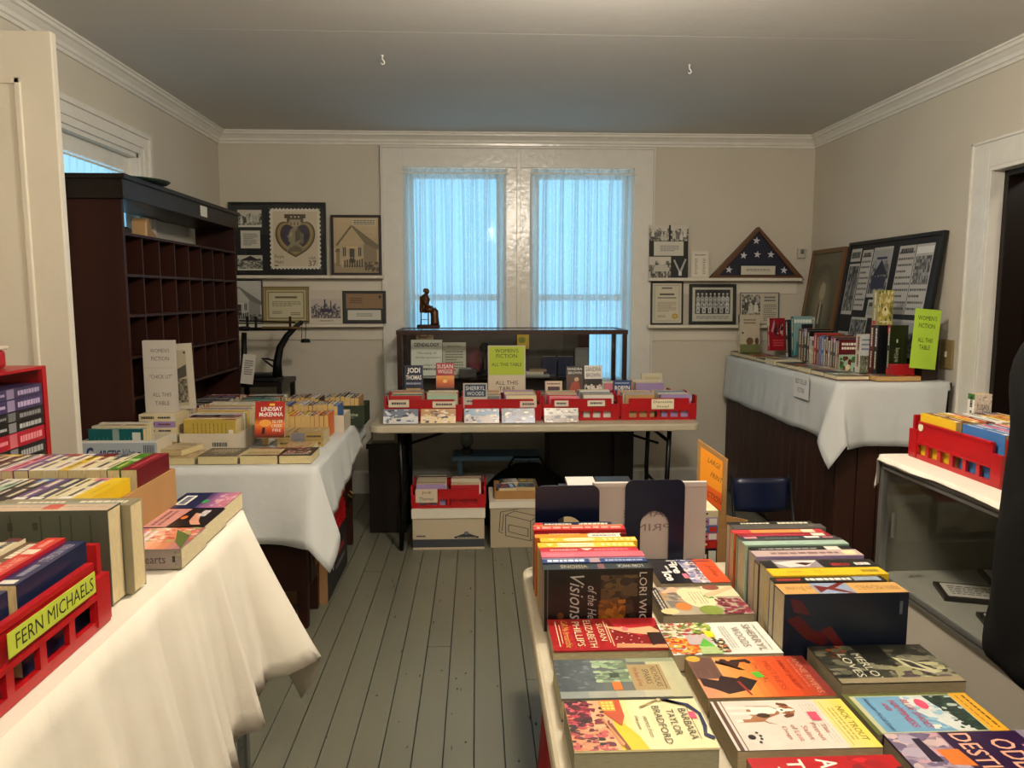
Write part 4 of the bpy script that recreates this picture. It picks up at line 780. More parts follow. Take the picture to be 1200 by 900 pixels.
a_ = stand_card('photograph', 'small sepia figure photograph at back left of the glass case', 'picture', 488, 508, 394, 410, 5.34, '#a89c84', lambda A: A.photo(.02, .02, .98, .98, 41, 8, 8, lo='#5a3020', hi='#c8b48a', sky=False)); a_.rotation_euler = (0, 0, 0)
a_.location.z = 1.09
MB('#6a6a60').box(-.004, .004, .004, .06, 0-(1.09-.9075), .1).build('easel', 'paint', a_)
tg = thing('telephone', 'black candlestick telephone inside the glass display case', 'telephone', (at(568, 440, Y=5.22).x, 5.22, .9065)); MB().lathe([(.005, 0), (.065, 0), (.065, .02), (.03, .035), (.018, .05), (.016, .16), (.02, .19), (.005, .2)], 20).build('stand', 'black_metal', tg, smooth=True)
MB().tube([(0, 0, .18), (0, -.05, .195), (0, -.075, .20)], [.014, .018, .034], 14).build('mouthpiece', 'black_metal', tg, smooth=True); MB().tube([(.03, 0, .15), (.055, 0, .165), (.06, 0, .09), (.062, 0, .05)], [.008, .014, .016, .024], 10).build('receiver', 'black_metal', tg, smooth=True)
for i, (x0, x1, y0, c, nm) in enumerate(((636, 652, 418, 'navy', 'dark navy ledger standing at the centre of the glass case'), (654, 672, 418, 'navy', 'dark blue ledger beside the first ledger in the glass case'), (674, 690, 408, 'grey', 'tall grey binder standing at right inside the glass case'))):
    a = at(x0, 440, Y=5.28); b = at(x1, y0, Y=5.28); hh = b.z-.9075; book(((a.x+b.x)/2, 5.31, .9075+hh/2), Z_, -Y_, hh, b.x-a.x, .04, c, nm, None, True, front=False, parts=True)
a_ = stand_card('yellow_booklet', 'yellow booklet standing at back of the glass display case', 'booklet', 606, 620, 394, 412, 5.36, '#c9a820', lambda A: A.e(.4, .6, .3, .2, '#7a8a20')); a_.rotation_euler = (0, 0, 0); a_.location.z = 1.08; MB('#444'+'444').box(-.004, .004, .004, .05, -.172, .1).build('easel', 'paint', a_)
a_ = stand_card('framed_plate', 'dark red round-topped plaque at back of the glass case', 'plaque', 546, 572, 392, 424, 5.37, '#4a0f1a', lambda A: A.e(.5, .5, .36, .36, '#6a1826')); a_.rotation_euler = (0, 0, 0); a_.location.z = .9075
tag(MB('#8a8a80').box(-.09, .09, -.06, .06, 0, .012).box(-.07, .05, -.05, .05, .012, .03, '#b9b4a6').box(-.05, .07, -.045, .045, .03, .045, '#8a7458').build('paper_stack', 'print', loc=(at(628, 425, Y=5.24).x, 5.24, .9065)), 'small pile of papers and leather booklet in glass case', 'papers')
tag(MB('#3a3a36').box(-.06, .06, -.05, .05, 0, .05).lathe([(.03, .05), (.035, .055), (.03, .06)], 12, '#8a8a88').build('ink_stand', 'paint', loc=(at(548, 432, Y=5.2).x, 5.19, .9065), bevel=.003), 'small square inkwell stand beside the black telephone', 'inkwell')
for i, (xx, w_) in enumerate(((490, .16), (560, .2), (640, .2), (700, .14))):
    p = at(xx, 450, Y=5.18); tag(MB(('#8a8674', '#5c5a52', '#7c7a70', '#4c4a44')[i]).box(-w_/2, w_/2, -.06, .06, 0, .02).box(-w_/2+.01, w_/2-.01, -.05, .05, .02, .03, '#a8a494').build('old_document', 'print', loc=(p.x, 5.2, zf)), f'old folded document on the floor of the glass case, {ordl(i)} from left', 'document')
# ---- bronze statuette of a seated figure, on the glass case
sx = at(502, 385, Y=5.18).x; stt = thing('statuette', 'bronze statuette of a seated figure on the glass case', 'statuette', (sx, 5.2, B[5]+.0015))
MB().box(-.075, .075, -.05, .05, 0, .028).build('plinth', 'dark_wood', stt, bevel=.004)
ch = MB()
for a, b in (((-.05, -.025, .028), (-.045, -.025, .11)), ((-.05, .025, .028), (-.045, .025, .20)), ((.0, -.025, .028), (.0, -.025, .11)), ((.0, .025, .028), (.0, .025, .11)), ((-.045, -.025, .11), (-.052, -.025, .20))): ch.tube([a, b], .003, 6)
ch.box(-.05, .005, -.028, .028, .108, .113).box(-.055, -.049, -.028, .028, .17, .2).box(-.05, .0, -.003, .003, .06, .064); ch.build('chair', 'bronze', stt)
def skinned(name, verts, edges, m, parent, sub=2, root=0):
    me = bpy.data.meshes.new(name); me.from_pydata([v[:3] for v in verts], edges, []); o = bpy.data.objects.new(name, me); COL.objects.link(o)
    sk = o.modifiers.new('skin', 'SKIN'); sk.use_smooth_shade = True
    for i, v in enumerate(verts):
        d = me.skin_vertices[0].data[i]; r = v[3]; d.radius = r if isinstance(r, tuple) else (r, r); d.use_root = (i == root)
    ss = o.modifiers.new('sub', 'SUBSURF'); ss.levels = ss.render_levels = sub
    dg = bpy.context.evaluated_depsgraph_get(); m2 = bpy.data.meshes.new_from_object(o.evaluated_get(dg)); bpy.data.objects.remove(o)
    m2.materials.clear(); m2.materials.append(MATS[m]); m2.polygons.foreach_set('use_smooth', [True]*len(m2.polygons)); o = bpy.data.objects.new(name, m2); COL.objects.link(o)
    if parent: o.parent = parent
    return o
fg = MB()
fg.tube([(-.024, 0, .112), (-.027, 0, .14), (-.026, 0, .175), (-.022, 0, .205), (-.016, 0, .222), (-.013, 0, .236)], [.034, .033, .032, .036, .020, .010], 14, flat=.8)
fg.ball((-.008, 0, .250), (.017, .015, .021), 12, 8).ball((-.020, 0, .256), (.014, .014, .015), 10, 6)
for s_ in (-1, 1):
    fg.tube([(-.024, s_*.014, .128), (.01, s_*.016, .130), (.036, s_*.015, .122)], [.024, .023, .020], 10)
    fg.tube([(-.022, s_*.032, .208), (-.020, s_*.040, .18), (-.008, s_*.040, .155), (.014, s_*.026, .146), (.026, s_*.010, .146)], [.011, .012, .010, .009, .008], 8)
    fg.tube([(.040, s_*.011, .040), (.060, s_*.012, .034), (.068, s_*.012, .032)], [.010, .009, .005], 8)
fg.tube([(.030, 0, .135), (.040, 0, .115), (.042, 0, .08), (.043, 0, .045), (.044, 0, .030)], [.020, .028, .027, .029, .031], 14)
fg.build('figure', 'bronze', stt, smooth=True)
# ---- old cast iron scale in the left corner
pl = at(303, 448, Y=5.15); stn = thing('scale_stand', 'dark table with a low top in the left corner under the iron scale', 'table', (pl.x, 5.2, 0)); zs = at(303, 449, Y=5.05).z
MB().box(-.19, .17, -.12, .28, zs-.03, zs).build('tabletop', 'espresso', stn)
for lx in (-.17, .15):
    for ly in (-.10, .26): MB().box(lx-.015, lx+.015, ly-.015, ly+.015, 0, zs-.031).build('leg', 'espresso', stn)
sca = thing('iron_scale', 'black cast iron beam scale with curved arm in left corner', 'scale', (pl.x, 5.15, zs+.001))
def rp(x, y, dy=0): p = at(x, y, Y=5.15+dy); return (p.x-pl.x, dy, p.z-zs)
MB().box(-.15, .13, -.06, .14, 0, .03).box(-.12, .10, -.04, .11, .03, .05).build('scale_base', 'iron', sca, bevel=.008)
MB().tube([(rp(286, 440)[0], 0, .05), rp(286, 425), rp(286, 390)], [.03, .02, .017], 12).lathe([(.02, 0), (.045, .01), (.045, .025), (.02, .03)], 14, None, (rp(286, 386)[0], 0, rp(286, 388)[2])).build('column', 'iron', sca, smooth=True)
MB().beam(rp(279, 386), rp(345, 385.5), .02, .022).beam(rp(280, 376), rp(346, 378), .008, .01).build('beam', 'iron', sca, bevel=.003)
for xx in (290, 300, 340): MB().beam(rp(xx, 387), rp(xx, 371), .012, .02).build('beam_post', 'iron', sca)
MB().beam(rp(308, 384), rp(352, 384), .05, .012).build('tray', 'brass', sca)
MB().tube([(rp(325, 440)[0], 0, .03), rp(325, 425), rp(328, 408), rp(336, 394), rp(347, 383), rp(354, 377)], [.034, .028, .024, .02, .016, .012], 10, flat=.7).build('curved_arm', 'iron', sca, smooth=True)
MB().tube([rp(320, 430), rp(312, 424), rp(307, 420.5), rp(314, 421), rp(322, 423)], .007, 8).build('lever', 'iron', sca, smooth=True)
hk = MB().tube([rp(354, 378), rp(353.5, 397)], .0025, 6).tube([rp(358.5, 378), rp(358, 397)], .0025, 6); c = rp(358, 398); hk.lathe([(.005, 0), (.035, .0), (.03, .008), (.03, .02), (.02, .024), (.005, .024)], 14, None, (c[0], 0, c[2]-.02)); hk.tube([rp(350, 377), rp(362, 377)], .004, 6); hk.build('hanging_weight', 'iron', sca)
cardp = at(289, 446, Y=5.0); t = thing('typed_card', 'white typed card leaning before the iron scale', 'card', (cardp.x, 4.995, zs+.002)); t.rotation_euler = (R(-8), R(6), 0)
m = MB('#c9c4ba').box(-.04, .04, 0, .003, 0, .19); A = Art(m, (-.04, 0, 0), (1, 0, 0), (0, 0, 1), .08, .19); A.lines(.18, .3, .85, .82, 7, '#3a3a3a'); m.build('card', 'print', t)
# ---- boxes under the folding table
bx = thing('storage_box', 'white lidded storage box with dark stripe supporting a red crate', 'box', (at(526, 652, Y=4.30).x, 4.47, 0)); W2 = .205
m = MB('#b9ac92').box(-W2, W2, -.17, .17, 0, .225); A = Art(m, (-W2, -.17, 0), (1, 0, 0), (0, 0, 1), 2*W2, .225); A.r_(0, .06, 1, .27, '#2c3038')
for k in range(5): A.r_(0, .09+k*.035, 1, .1+k*.035, '#4c5056')
A.lines(.05, .33, .18, .38, 1, '#2a2a2a', fill=.8); A.r_(.58, .29, .92, .34, '#22252c'); A.p([(.6, .34), (.9, .34), (.82, .39), (.75, .43), (.68, .39)], '#22252c'); A.e(.75, .42, .035, .05, '#5c5f66'); A.lines(.62, .29, .9, .335, 1, '#9a9484', fill=.5); m.build('box_body', 'print', bx)
MB().box(-W2-.006, W2+.006, -.176, .176, .225, .2365).box(-W2-.006, W2+.006, -.176, -.17, .185, .225).box(-W2-.006, W2+.006, .17, .176, .185, .225).box(-W2-.006, -W2, -.17, .17, .185, .225).box(W2, W2+.006, -.17, .17, .185, .225).build('box_lid', 'white_card', bx)
crate((bx.location.x, 4.47, .2375), 0, 'red crate with handwritten card on the white storage box', L=.425, D=.29, H=.125, cards=((-.125, .125, .075, .08, ['Jodi', 'Thomas'], '#c9b9a0'),))
fill_crate(bx.location.x, 4.47, .2375, .425, .29, ['white', 'blue', 'navy', 'white', 'red', 'lilac'], 'floor crate', 'paperbacks in the floor crate', H=.128, n=7)
for o in [o for o in COL.objects if o.get('group') == 'paperbacks in the floor crate']: pass
b2 = thing('storage_box', 'cream storage box printed with a box drawing, beside the striped box', 'box', (at(604, 652, Y=4.34).x, 4.49, 0)); W3 = .145
m = MB('#a89a80').box(-W3, W3, -.17, .17, 0, .235); A = Art(m, (-W3, -.17, 0), (1, 0, 0), (0, 0, 1), 2*W3, .235)
def seg(A, x0, y0, x1, y1, c='#3a342c', w_=.008):
    d = V((x1-x0, y1-y0)).normalized(); n_ = (-d.y*w_, d.x*w_); A.p([(x0-n_[0], y0-n_[1]), (x1-n_[0], y1-n_[1]), (x1+n_[0], y1+n_[1]), (x0+n_[0], y0+n_[1])], c)
for q_ in ((.3, .82, .3, .3), (.3, .3, .8, .16), (.8, .16, .8, .66), (.8, .66, .3, .82), (.3, .82, .48, .92), (.48, .92, .95, .78), (.8, .66, .95, .78), (.8, .16, .97, .3), (.2, .9, .17, .4), (.17, .4, .25, .36), (.2, .9, .55, .97), (.26, .86, .23, .42), (.36, .58, .75, .47), (.36, .58, .36, .4), (.75, .47, .75, .27), (.36, .4, .75, .27)): seg(A, *q_)
m.build('box_body', 'print', b2); MB().box(-W3-.006, W3+.006, -.176, .176, .265, .272).box(-W3-.006, W3+.006, -.176, -.17, .235, .265).box(-W3-.006, -W3, -.17, .17, .235, .265).box(W3, W3+.006, -.17, .17, .235, .265).box(-W3, W3, .17, .176, .235, .265).build('box_lid', 'white_card', b2)
b3 = thing('cardboard_tray', 'low open cardboard tray of magazines on the cream storage box', 'box', (b2.location.x+.01, 4.50, .2725)); MB().box(-.13, .13, -.13, .13, 0, .005).box(-.13, .13, -.13, -.126, .005, .05).box(-.13, .13, .126, .13, .005, .05).box(-.13, -.126, -.126, .126, .005, .05).box(.126, .13, -.126, .126, .005, .05).build('tray', 'cardboard', b3)
for i, (dx, dy, rz_, c) in enumerate(((-.06, -.06, 8, 'blue'), (.06, -.05, -6, 'grey'), (-.04, .065, 4, 'white'), (.065, .065, -9, 'grey'))):
    M = Matrix.Rotation(R(rz_), 3, 'Z'); book((b3.location.x+dx, b3.location.y+dy, .2725+.035), X_, Z_, .105, .10, .058, c, f'{("blue","dark grey","white","grey")[i]} booklet in {("front left","front right","back left","back right")[i]} of the tray on the cream box', None, tilt=M)
# crates and black box between the desks
bb = thing('carton', 'black printed carton on the floor between the two desks', 'box', (-.865, 3.82, 0)); m = MB('#14151a').box(-.15, .15, -.28, .28, 0, .26); A = Art(m, (.15, -.28, 0), (0, 1, 0), (0, 0, 1), .56, .26)
A.p([(.28, .40), (.33, .52), (.28, .64), (.23, .52)], '#c8c8c8'); A.p([(.28, .45), (.31, .52), (.28, .58), (.25, .52)], '#14151a'); A.lines(.4, .5, .85, .7, 1, '#a02a2a', fill=.6); A.lines(.4, .3, .85, .42, 1, '#707070', fill=.6); m.box(-.151, .151, -.282, -.276, 0, .262, '#9a744c'); m.build('carton_body', 'print', bb)
for k in range(3): crate((-.855, 3.82, .2635+.142*k), 90, f'{("lowest","middle","topmost")[k]} of three stacked red crates under the desk edge', L=.50, D=.28, H=.14, group='red crates stacked between the desks')
tag(MB('#7d7466').box(-.09, .09, -.12, .12, 0, .11).box(-.08, .05, -.1221, -.12, .02, .06, '#c8c4b8').build('file_box', 'print', loc=(at(452, 520, Y=4.6).x, 4.75, .5605)), 'grey labelled box on the shelf under the folding table left end', 'box')
t = thing('side_shelf', 'dark wooden stand under left end of the folding table', 'stand', (at(452, 520, Y=4.6).x, 4.78, 0)); MB().box(-.12, .12, -.17, .17, .53, .56).build('shelf_board', 'espresso', t); MB().box(-.11, .11, -.15, .15, 0, .53).build('carcass', 'espresso', t)
# folding chair, dark, behind the near table
def plastic_chair(x, y, rz, label, m='navy_plastic', sc_=1):
    t = thing('folding_chair', label, 'chair', (x, y, 0), R(rz)); t.scale = (sc_*.85, sc_, sc_)
    vs = []; fs = []
    for j in range(7):
        for i in range(9):
            u = -1+2*i/8; v = j/6; vs.append((u*.20*(1-.04*(v > .9)-.05*(v < .1)), .20+.02*v-.03*(1-u*u), .60+.19*v-.012*(abs(u) > .9)*(v > .9)))
    for j in range(6):
        for i in range(8): k = j*9+i; fs.append((k, k+1, k+10, k+9))
    b = MB().add(vs, fs).build('backrest', m, t, smooth=True); s = b.modifiers.new('s', 'SOLIDIFY'); s.thickness = .012
    MB().box(-.19, .19, -.2, .18, .43, .45).build('seat', m, t, bevel=.008)
    for s in (-1, 1):
        MB().tube([(s*.20, .235, .80), (s*.20, .1, .40), (s*.21, -.22, 0)], .010, 8).build('leg', 'black_metal', t, smooth=True); MB().tube([(s*.185, -.12, .43), (s*.19, .24, 0)], .010, 8).build('leg', 'black_metal', t, smooth=True)
    return t
p = at(888, 600, Y=3.4); plastic_chair(p.x, 3.2, 0, 'small navy plastic chair behind the near table, by the counter', sc_=.80)
bg_ = at(612, 560, Y=4.78); t = thing('bag', 'black soft bag on the floor under the folding table, behind the boxes', 'bag', (bg_.x+.03, 4.80, 0))
m = MB(); n = 20; vs = []; fs = []
for j in range(9):
    for i in range(n): a = 2*PI*i/n; q_ = 1-(j/8)**3*.75; vs.append((.30*q_*math.cos(a)*(1+.03*math.sin(a*5)), .10*q_*math.sin(a), .39*(j/8)**.8))
for j in range(8):
    for i in range(n): k = (i+1) % n; fs.append((j*n+i, j*n+k, (j+1)*n+k, (j+1)*n+i))
fs += [tuple(range(n))[::-1], tuple(range(8*n, 9*n))]; m.add(vs, fs); m.build('body', 'jacket', t, smooth=True); MB().tube([(-.12, 0, .37), (-.08, 0, .43), (.08, 0, .43), (.12, 0, .37)], .008, 8).build('handle', 'jacket', t, smooth=True)

# ---------------------------------------------------------------- near table, flat books with their printed covers
TZ = .7405
def flat(x0, x1, y0, y1, th, col, label, front, hard=True, z=TZ, pg=None, rz=0, cat=None):
    """lying face up, heads to the right, spine away from the viewer"""
    return book(((x0+x1)/2, (y0+y1)/2, z+th/2+.0005), V((math.cos(R(rz)), math.sin(R(rz)), 0)), Z_, x1-x0, y1-y0, th, col, label, None, hard, front=front, parts=True, page=pg)
K1 = '#b7ac92'; q = random.Random(21)
def under(x0, x1, y0, y1, th, c, lab): flat(x0, x1, y0, y1, th, c, lab, False, pg=K1); return TZ+th+.001
def a_phillips(A):
    A.r_(0, 0, 1, 1, '#9c1016'); A.r_(0, .55, 1, 1, '#7c0e14'); A.p([(0, .56), (.35, .60), (.6, .8), (.25, .98), (0, 1)], '#b5222a')
    for i in range(26): A.e(q.uniform(.30, .95), q.uniform(.55, .85), .014, .009, '#e8c8b8', 6)
    A.p([(.1, .50), (.28, .52), (.35, .74), (.30, .92), (.45, .98), (.62, .97), (.55, .82), (.48, .66), (.3, .5)], '#d8a078'); A.p([(.82, .56), (.95, .54), (.98, .99), (.88, .99)], '#c88a60'); A.p([(.5, .86), (.9, .86), (.8, 1), (.5, 1)], '#2a100c')
    A.e(.38, .68, .07, .03, '#e8707a', 10)
    A.t('SUSAN', .46, .46, .55, .055, '#e6cfa4'); A.t('ELIZABETH', .5, .355, .86, .065, '#e6cfa4'); A.t('PHILLIPS', .5, .25, .78, .065, '#e6cfa4'); A.t('Call Me Irresistible', .5, .145, .85, .06, '#e0a050', shear=.3)
    A.r_(.1, .06, .9, .068, '#e6cfa4'); A.r_(.2, .09, .8, .096, '#e6cfa4'); A.r_(.1, .505, .8, .512, '#e6cfa4'); A.r_(.2, .525, .9, .532, '#e6cfa4')
def a_sparks(A):
    A.r_(0, 0, 1, 1, '#5f6460'); A.grad(0, 0, 1, .35, ['#3c4448', '#5a6468'], 5); A.grad(0, .75, 1, 1, ['#b9b48c', '#a8a888'], 3); A.r_(.0, .60, .1, 1, '#8a9478')
    A.blobs(.05, .3, .62, .6, ['#7e9474', '#8fa884', '#a5b894', '#667a60'], 26, q, .09); A.p([(.38, .42), (.52, .42), (.5, .5), (.4, .5)], '#3c4a3a'); A.blobs(.0, .0, .9, .3, ['#4a5054', '#586064', '#70787a'], 24, q, .06)
    A.r_(.18, .585, .84, .86, '#a08a60'); A.t('NICHOLAS', .5, .79, .50, .05, '#4a3c22'); A.t('SPARKS', .5, .72, .38, .05, '#4a3c22'); A.t('the best of me', .5, .645, .48, .04, '#8a2a1a', shear=.3); A.r_(.2, .83, .8, .836, '#4a3c22')
    A.r_(.62, .42, .82, .49, '#e0702a'); A.grad(.84, 0, 1, .86, ['#7c8484', '#b8b49a'], 4)
def a_bradford(A):
    A.r_(0, 0, 1, 1, '#ddd3a4'); A.grad(.0, .30, 1, .5, ['#e0c040', '#ddd3a4'], 5); A.p([(.4, .34), (1, .30), (1, .52), (.75, .48), (.5, .40)], '#e2bc1c'); A.grad(0, 0, 1, .33, ['#c87848', '#dca880', '#d8a070'], 5)
    A.blobs(0, .0, .55, .18, ['#8a1a28', '#b83048', '#4a1018', '#c85060', '#2a1214'], 40, q, .07); A.blobs(.55, 0, 1, .30, ['#5a1420', '#8a2030', '#221014', '#c88a60', '#b84a50'], 46, q, .06); A.blobs(.0, .1, .5, .3, ['#7a2030', '#301418'], 12, q, .05)
    A.p([(.0, .28), (.30, .28), (.55, .38), (.35, .42), (.0, .42)], '#b84a20'); A.p([(.02, .26), (.24, .27), (.24, .37), (.02, .37)], '#dc9a30')
    for i in range(3):
        for j in range(3): A.r_(.04+i*.065, .275+j*.032, .085+i*.065, .298+j*.032, '#f0c860')
    A.p([(.5, .26), (1, .36), (1, .39), (.5, .31)], '#7a4020'); A.p([(.3, .24), (.34, .24), (.95, .34), (.9, .36)], '#c88858')
    A.t('BARBARA', .54, .86, .62, .055, '#4a4434'); A.t('TAYLOR', .5, .765, .52, .055, '#4a4434'); A.t('BRADFORD', .54, .67, .76, .055, '#4a4434'); A.t('secrets from', .58, .57, .42, .035, '#6a6448', shear=.35); A.t('the past', .5, .50, .28, .035, '#6a6448', shear=.35); A.r_(.2, .90, .86, .904, '#6a6448')
    P = [(.03, .72), (.0, .78), (.05, .80), (.12, .83), (.17, .90), (.35, .965), (.6, .955), (.78, .93), (.86, .98), (.84, 1.0), (.8, 1.0), (.74, .96), (.6, .985), (.33, .99), (.13, .93), (.08, .86), (.03, .80)]
    A.p(P, '#22284a'); A.p([(.02, .70), (.05, .70), (.20, .56), (.17, .55)], '#8a7a50'); A.e(.03, .72, .035, .02, '#9a8a58'); A.e(.03, .72, .018, .01, '#ddd3a4'); A.r_(.30, .895, .44, .945, '#e04a6a')
def a_fire(A):
    A.r_(0, 0, 1, 1, '#14151c'); A.grad(0, .70, 1, 1, ['#e8582a', '#d83c1c'], 3); A.p([(0, .45), (1, .5), (1, .72), (0, .62)], '#b9b4c4'); A.blobs(0, .46, 1, .70, ['#8c88a4', '#d8d4dc', '#5a6088', '#e0c8c0'], 30, q, .09); A.r_(0, .72, 1, 1, '#dc4a24')
    A.t('Fire', .32, .36, .58, .14, '#ece8e0', bold=.03); A.t('and', .40, .24, .25, .05, '#ece8e0', bold=.02); A.t('Ice', .72, .19, .38, .15, '#ece8e0', bold=.03); A.t('Julie', .5, .87, .5, .1, '#401010', shear=.1); A.t('Garwood', .5, .66, .8, .12, '#401418', shear=.1); A.r_(.62, .39, .82, .46, '#e8708a'); A.r_(.06, .03, .1, .97, '#2a2c3c')
def a_garden(A):
    A.r_(0, 0, 1, 1, '#a89c84'); A.p([(0, 0), (1, 0), (1, .1), (0, .1)], '#2c2420'); A.lines(.1, .02, .9, .09, 2, '#c8c0b0'); A.blobs(0, .1, .5, .36, ['#8a8278', '#6f6860', '#b08a5c', '#a49a90'], 26, q, .1)
    A.p([(.0, .28), (.1, .2), (.2, .12), (.24, .14), (.2, .3), (.22, .38), (.1, .4)], '#d8a888'); A.p([(.5, .12), (.75, .14), (.7, .38), (.55, .3)], '#7a7068'); A.e(.72, .28, .14, .09, '#c87a3a'); A.e(.88, .1, .1, .1, '#d8c890', 14)
    A.e(.42, .52, .36, .20, '#d6cfa4', 22); A.e(.25, .42, .2, .12, '#d6cfa4'); A.lines(.2, .42, .64, .6, 5, '#8a8468', fill=.3); A.p([(.34, .58), (.46, .62), (.44, .70), (.32, .66)], '#3aa84a')
    A.e(.86, .56, .16, .13, '#7a8c3a', 16); A.blobs(.45, .68, 1, 1, ['#7a2838', '#963850', '#5a1a28'], 44, q, .06); A.r_(0, .62, .4, 1, '#d4cca4'); A.p([(.3, .6), (.45, .62), (.1, 1), (0, 1)], '#d0b088'); A.e(.06, .74, .1, .1, '#8a4a3a')
def a_woods(A):
    A.r_(0, 0, 1, 1, '#d5d6cc'); A.blobs(0, 0, .62, .48, ['#7a8a40', '#c8b480', '#b84a3a', '#5a6a34', '#d8c8a8', '#8a5a3a', '#e8d8b8', '#a8283a'], 110, q, .06); A.blobs(.5, 0, 1, .28, ['#d8661c', '#e08a2a', '#b83a1a', '#e8b040', '#c84a20'], 46, q, .06); A.blobs(.0, .3, .4, .5, ['#4a6a2a', '#8aa040', '#d8d098'], 20, q, .06)
    A.r_(.42, .20, .72, .42, '#b8a8a8'); A.p([(.84, .26), (.52, .36), (.82, .44)], '#5cae3a'); A.p([(.78, .28), (1, .26), (1, .46), (.78, .46)], '#a8bc80'); A.r_(.3, .40, .5, .48, '#dcd020'); A.blobs(.55, .44, .95, .54, ['#2a2c20', '#b86a40', '#383c28', '#d8c8a0'], 22, q, .05)
    A.t('SHERRYL', .52, .845, .84, .075, '#8c7a68', bold=.0); A.t('WOODS', .5, .72, .62, .075, '#8c7a68'); A.lines(.15, .56, .85, .64, 3, '#a8a898', fill=.3); A.lines(.1, .91, .9, .935, 1, '#a8a898', fill=.4)
def a_orange(A):
    A.grad(0, 0, 1, 1, ['#c8886a', '#d8985a', '#e08838', '#d8501c', '#b8401c', '#6a2a2a'], 16); A.r_(0, .0, .55, .22, '#6a4a40'); A.lines(.02, .02, .5, .2, 9, '#54382e', fill=.5); A.e(.03, .06, .08, .06, '#d8a03a')
    A.p([(.52, .02), (.60, .16), (.48, .20), (.55, .32), (.50, .36), (.72, .40), (.85, .32), (.92, .18), (.80, .10), (.72, .02)], '#2c1414'); A.p([(.5, .36), (.62, .47), (.86, .36), (.75, .32)], '#1c1214'); A.p([(.62, .30), (.95, .34), (.96, .36), (.63, .33)], '#8a2420')
    A.p([(.08, .24), (.16, .22), (.28, .40), (.36, .44), (.34, .38), (.2, .28)], '#2a1610'); A.p([(.08, .36), (.15, .36), (.14, .52), (.06, .50)], '#2a1610'); A.p([(.1, .25), (.3, .38), (.12, .44)], '#3a1e14'); A.e(.14, .50, .05, .025, '#2a1610'); A.e(.09, .30, .04, .03, '#3a2018')
    A.t('the REAL', .42, .545, .52, .045, '#8a4a18', shear=.1); A.t('MISTRESS', .5, .64, .72, .055, '#a83a18'); A.t('MINT JULEP', .48, .755, .72, .055, '#8a2212'); A.t('ANNE RIVERS', .5, .90, .88, .05, '#c8866a'); A.lines(.1, .83, .8, .86, 1, '#c8664a'); A.p([(.42, .46), (.56, .48), (.54, .55), (.40, .53)], '#52b030')
def a_dog(A):
    A.r_(0, 0, 1, 1, '#cfc8bc'); A.grad(0, .78, 1, 1, ['#d8cc8c', '#e0cc50'], 4); A.r_(0, .02, 1, .05, '#5a3c30'); A.r_(0, .07, 1, .078, '#6a4a3c'); A.lines(.1, .64, .9, .76, 5, '#a89e90', fill=.15)
    A.t('NICK TROUT', .52, .93, .7, .05, '#8a7a20', bold=.02); A.lines(.2, .83, .85, .89, 2, '#a8983a', fill=.4); A.r_(.06, .81, .96, .815, '#a8983a')
    A.p([(.12, .24), (.13, .42), (.20, .47), (.30, .46), (.38, .36), (.46, .30), (.47, .12), (.41, .12), (.40, .22), (.34, .25), (.30, .22)], '#a06c48'); A.p([(.42, .28), (.50, .34), (.52, .40), (.48, .34), (.40, .30)], '#a06c48'); A.p([(.13, .09), (.19, .09), (.195, .30), (.135, .30)], '#e0d8cc'); A.p([(.25, .09), (.31, .09), (.305, .30), (.245, .30)], '#e0d8cc'); A.p([(.40, .11), (.47, .11), (.46, .16), (.41, .16)], '#e0d8cc')
    A.p([(.14, .26), (.31, .26), (.30, .42), (.22, .46), (.15, .42)], '#e4ddd0'); A.e(.33, .33, .05, .05, '#3a2418', 10); A.e(.225, .525, .095, .062, '#9a6240', 18); A.e(.225, .53, .030, .055, '#e8e0d4', 12); A.e(.225, .485, .055, .030, '#e8e0d4', 14); A.e(.225, .492, .020, .011, '#181210', 8)
    A.p([(.14, .565), (.09, .55), (.06, .49), (.10, .475), (.15, .52)], '#6a3e26'); A.p([(.31, .565), (.36, .55), (.39, .49), (.35, .475), (.30, .52)], '#6a3e26'); A.e(.185, .535, .013, .009, '#140e0c', 8); A.e(.268, .535, .013, .009, '#140e0c', 8); A.r_(.28, .66, .46, .73, '#e8506a')
    for dx, dy, r_ in ((.76, .15, .045), (.68, .20, .018), (.74, .215, .018), (.80, .21, .018), (.86, .19, .018)): A.e(dx, dy, r_, r_*.6, '#181414', 9)
    A.t('The', .62, .71, .18, .035, '#c07a68'); A.t('Patron', .68, .64, .34, .04, '#c07a68'); A.t('Saint', .7, .565, .28, .04, '#c07a68'); A.t('of Lost', .7, .49, .32, .04, '#c07a68'); A.t('Dogs', .7, .415, .26, .04, '#c07a68'); A.r_(.28, .66, .46, .73, '#e8506a')
    for dx, dy, r_ in ((.76, .15, .045), (.68, .20, .018), (.74, .215, .018), (.80, .21, .018), (.86, .19, .018)): A.e(dx, dy, r_, r_*.6, '#181414', 9)
def a_red(A):
    A.r_(0, 0, 1, 1, '#a80f16'); A.t('A', .12, .52, .16, .13, '#e8dcd0', bold=.02); A.t('T', .12, .30, .16, .11, '#e8dcd0', bold=.02); A.t('Touch', .45, .14, .6, .09, '#e8dcd0'); A.blobs(.0, .62, .8, .9, ['#c8202a', '#801018', '#98141c'], 16, q, .14); A.blobs(.2, .86, 1, 1, ['#1c1010', '#c8a890', '#301818'], 10, q, .1)
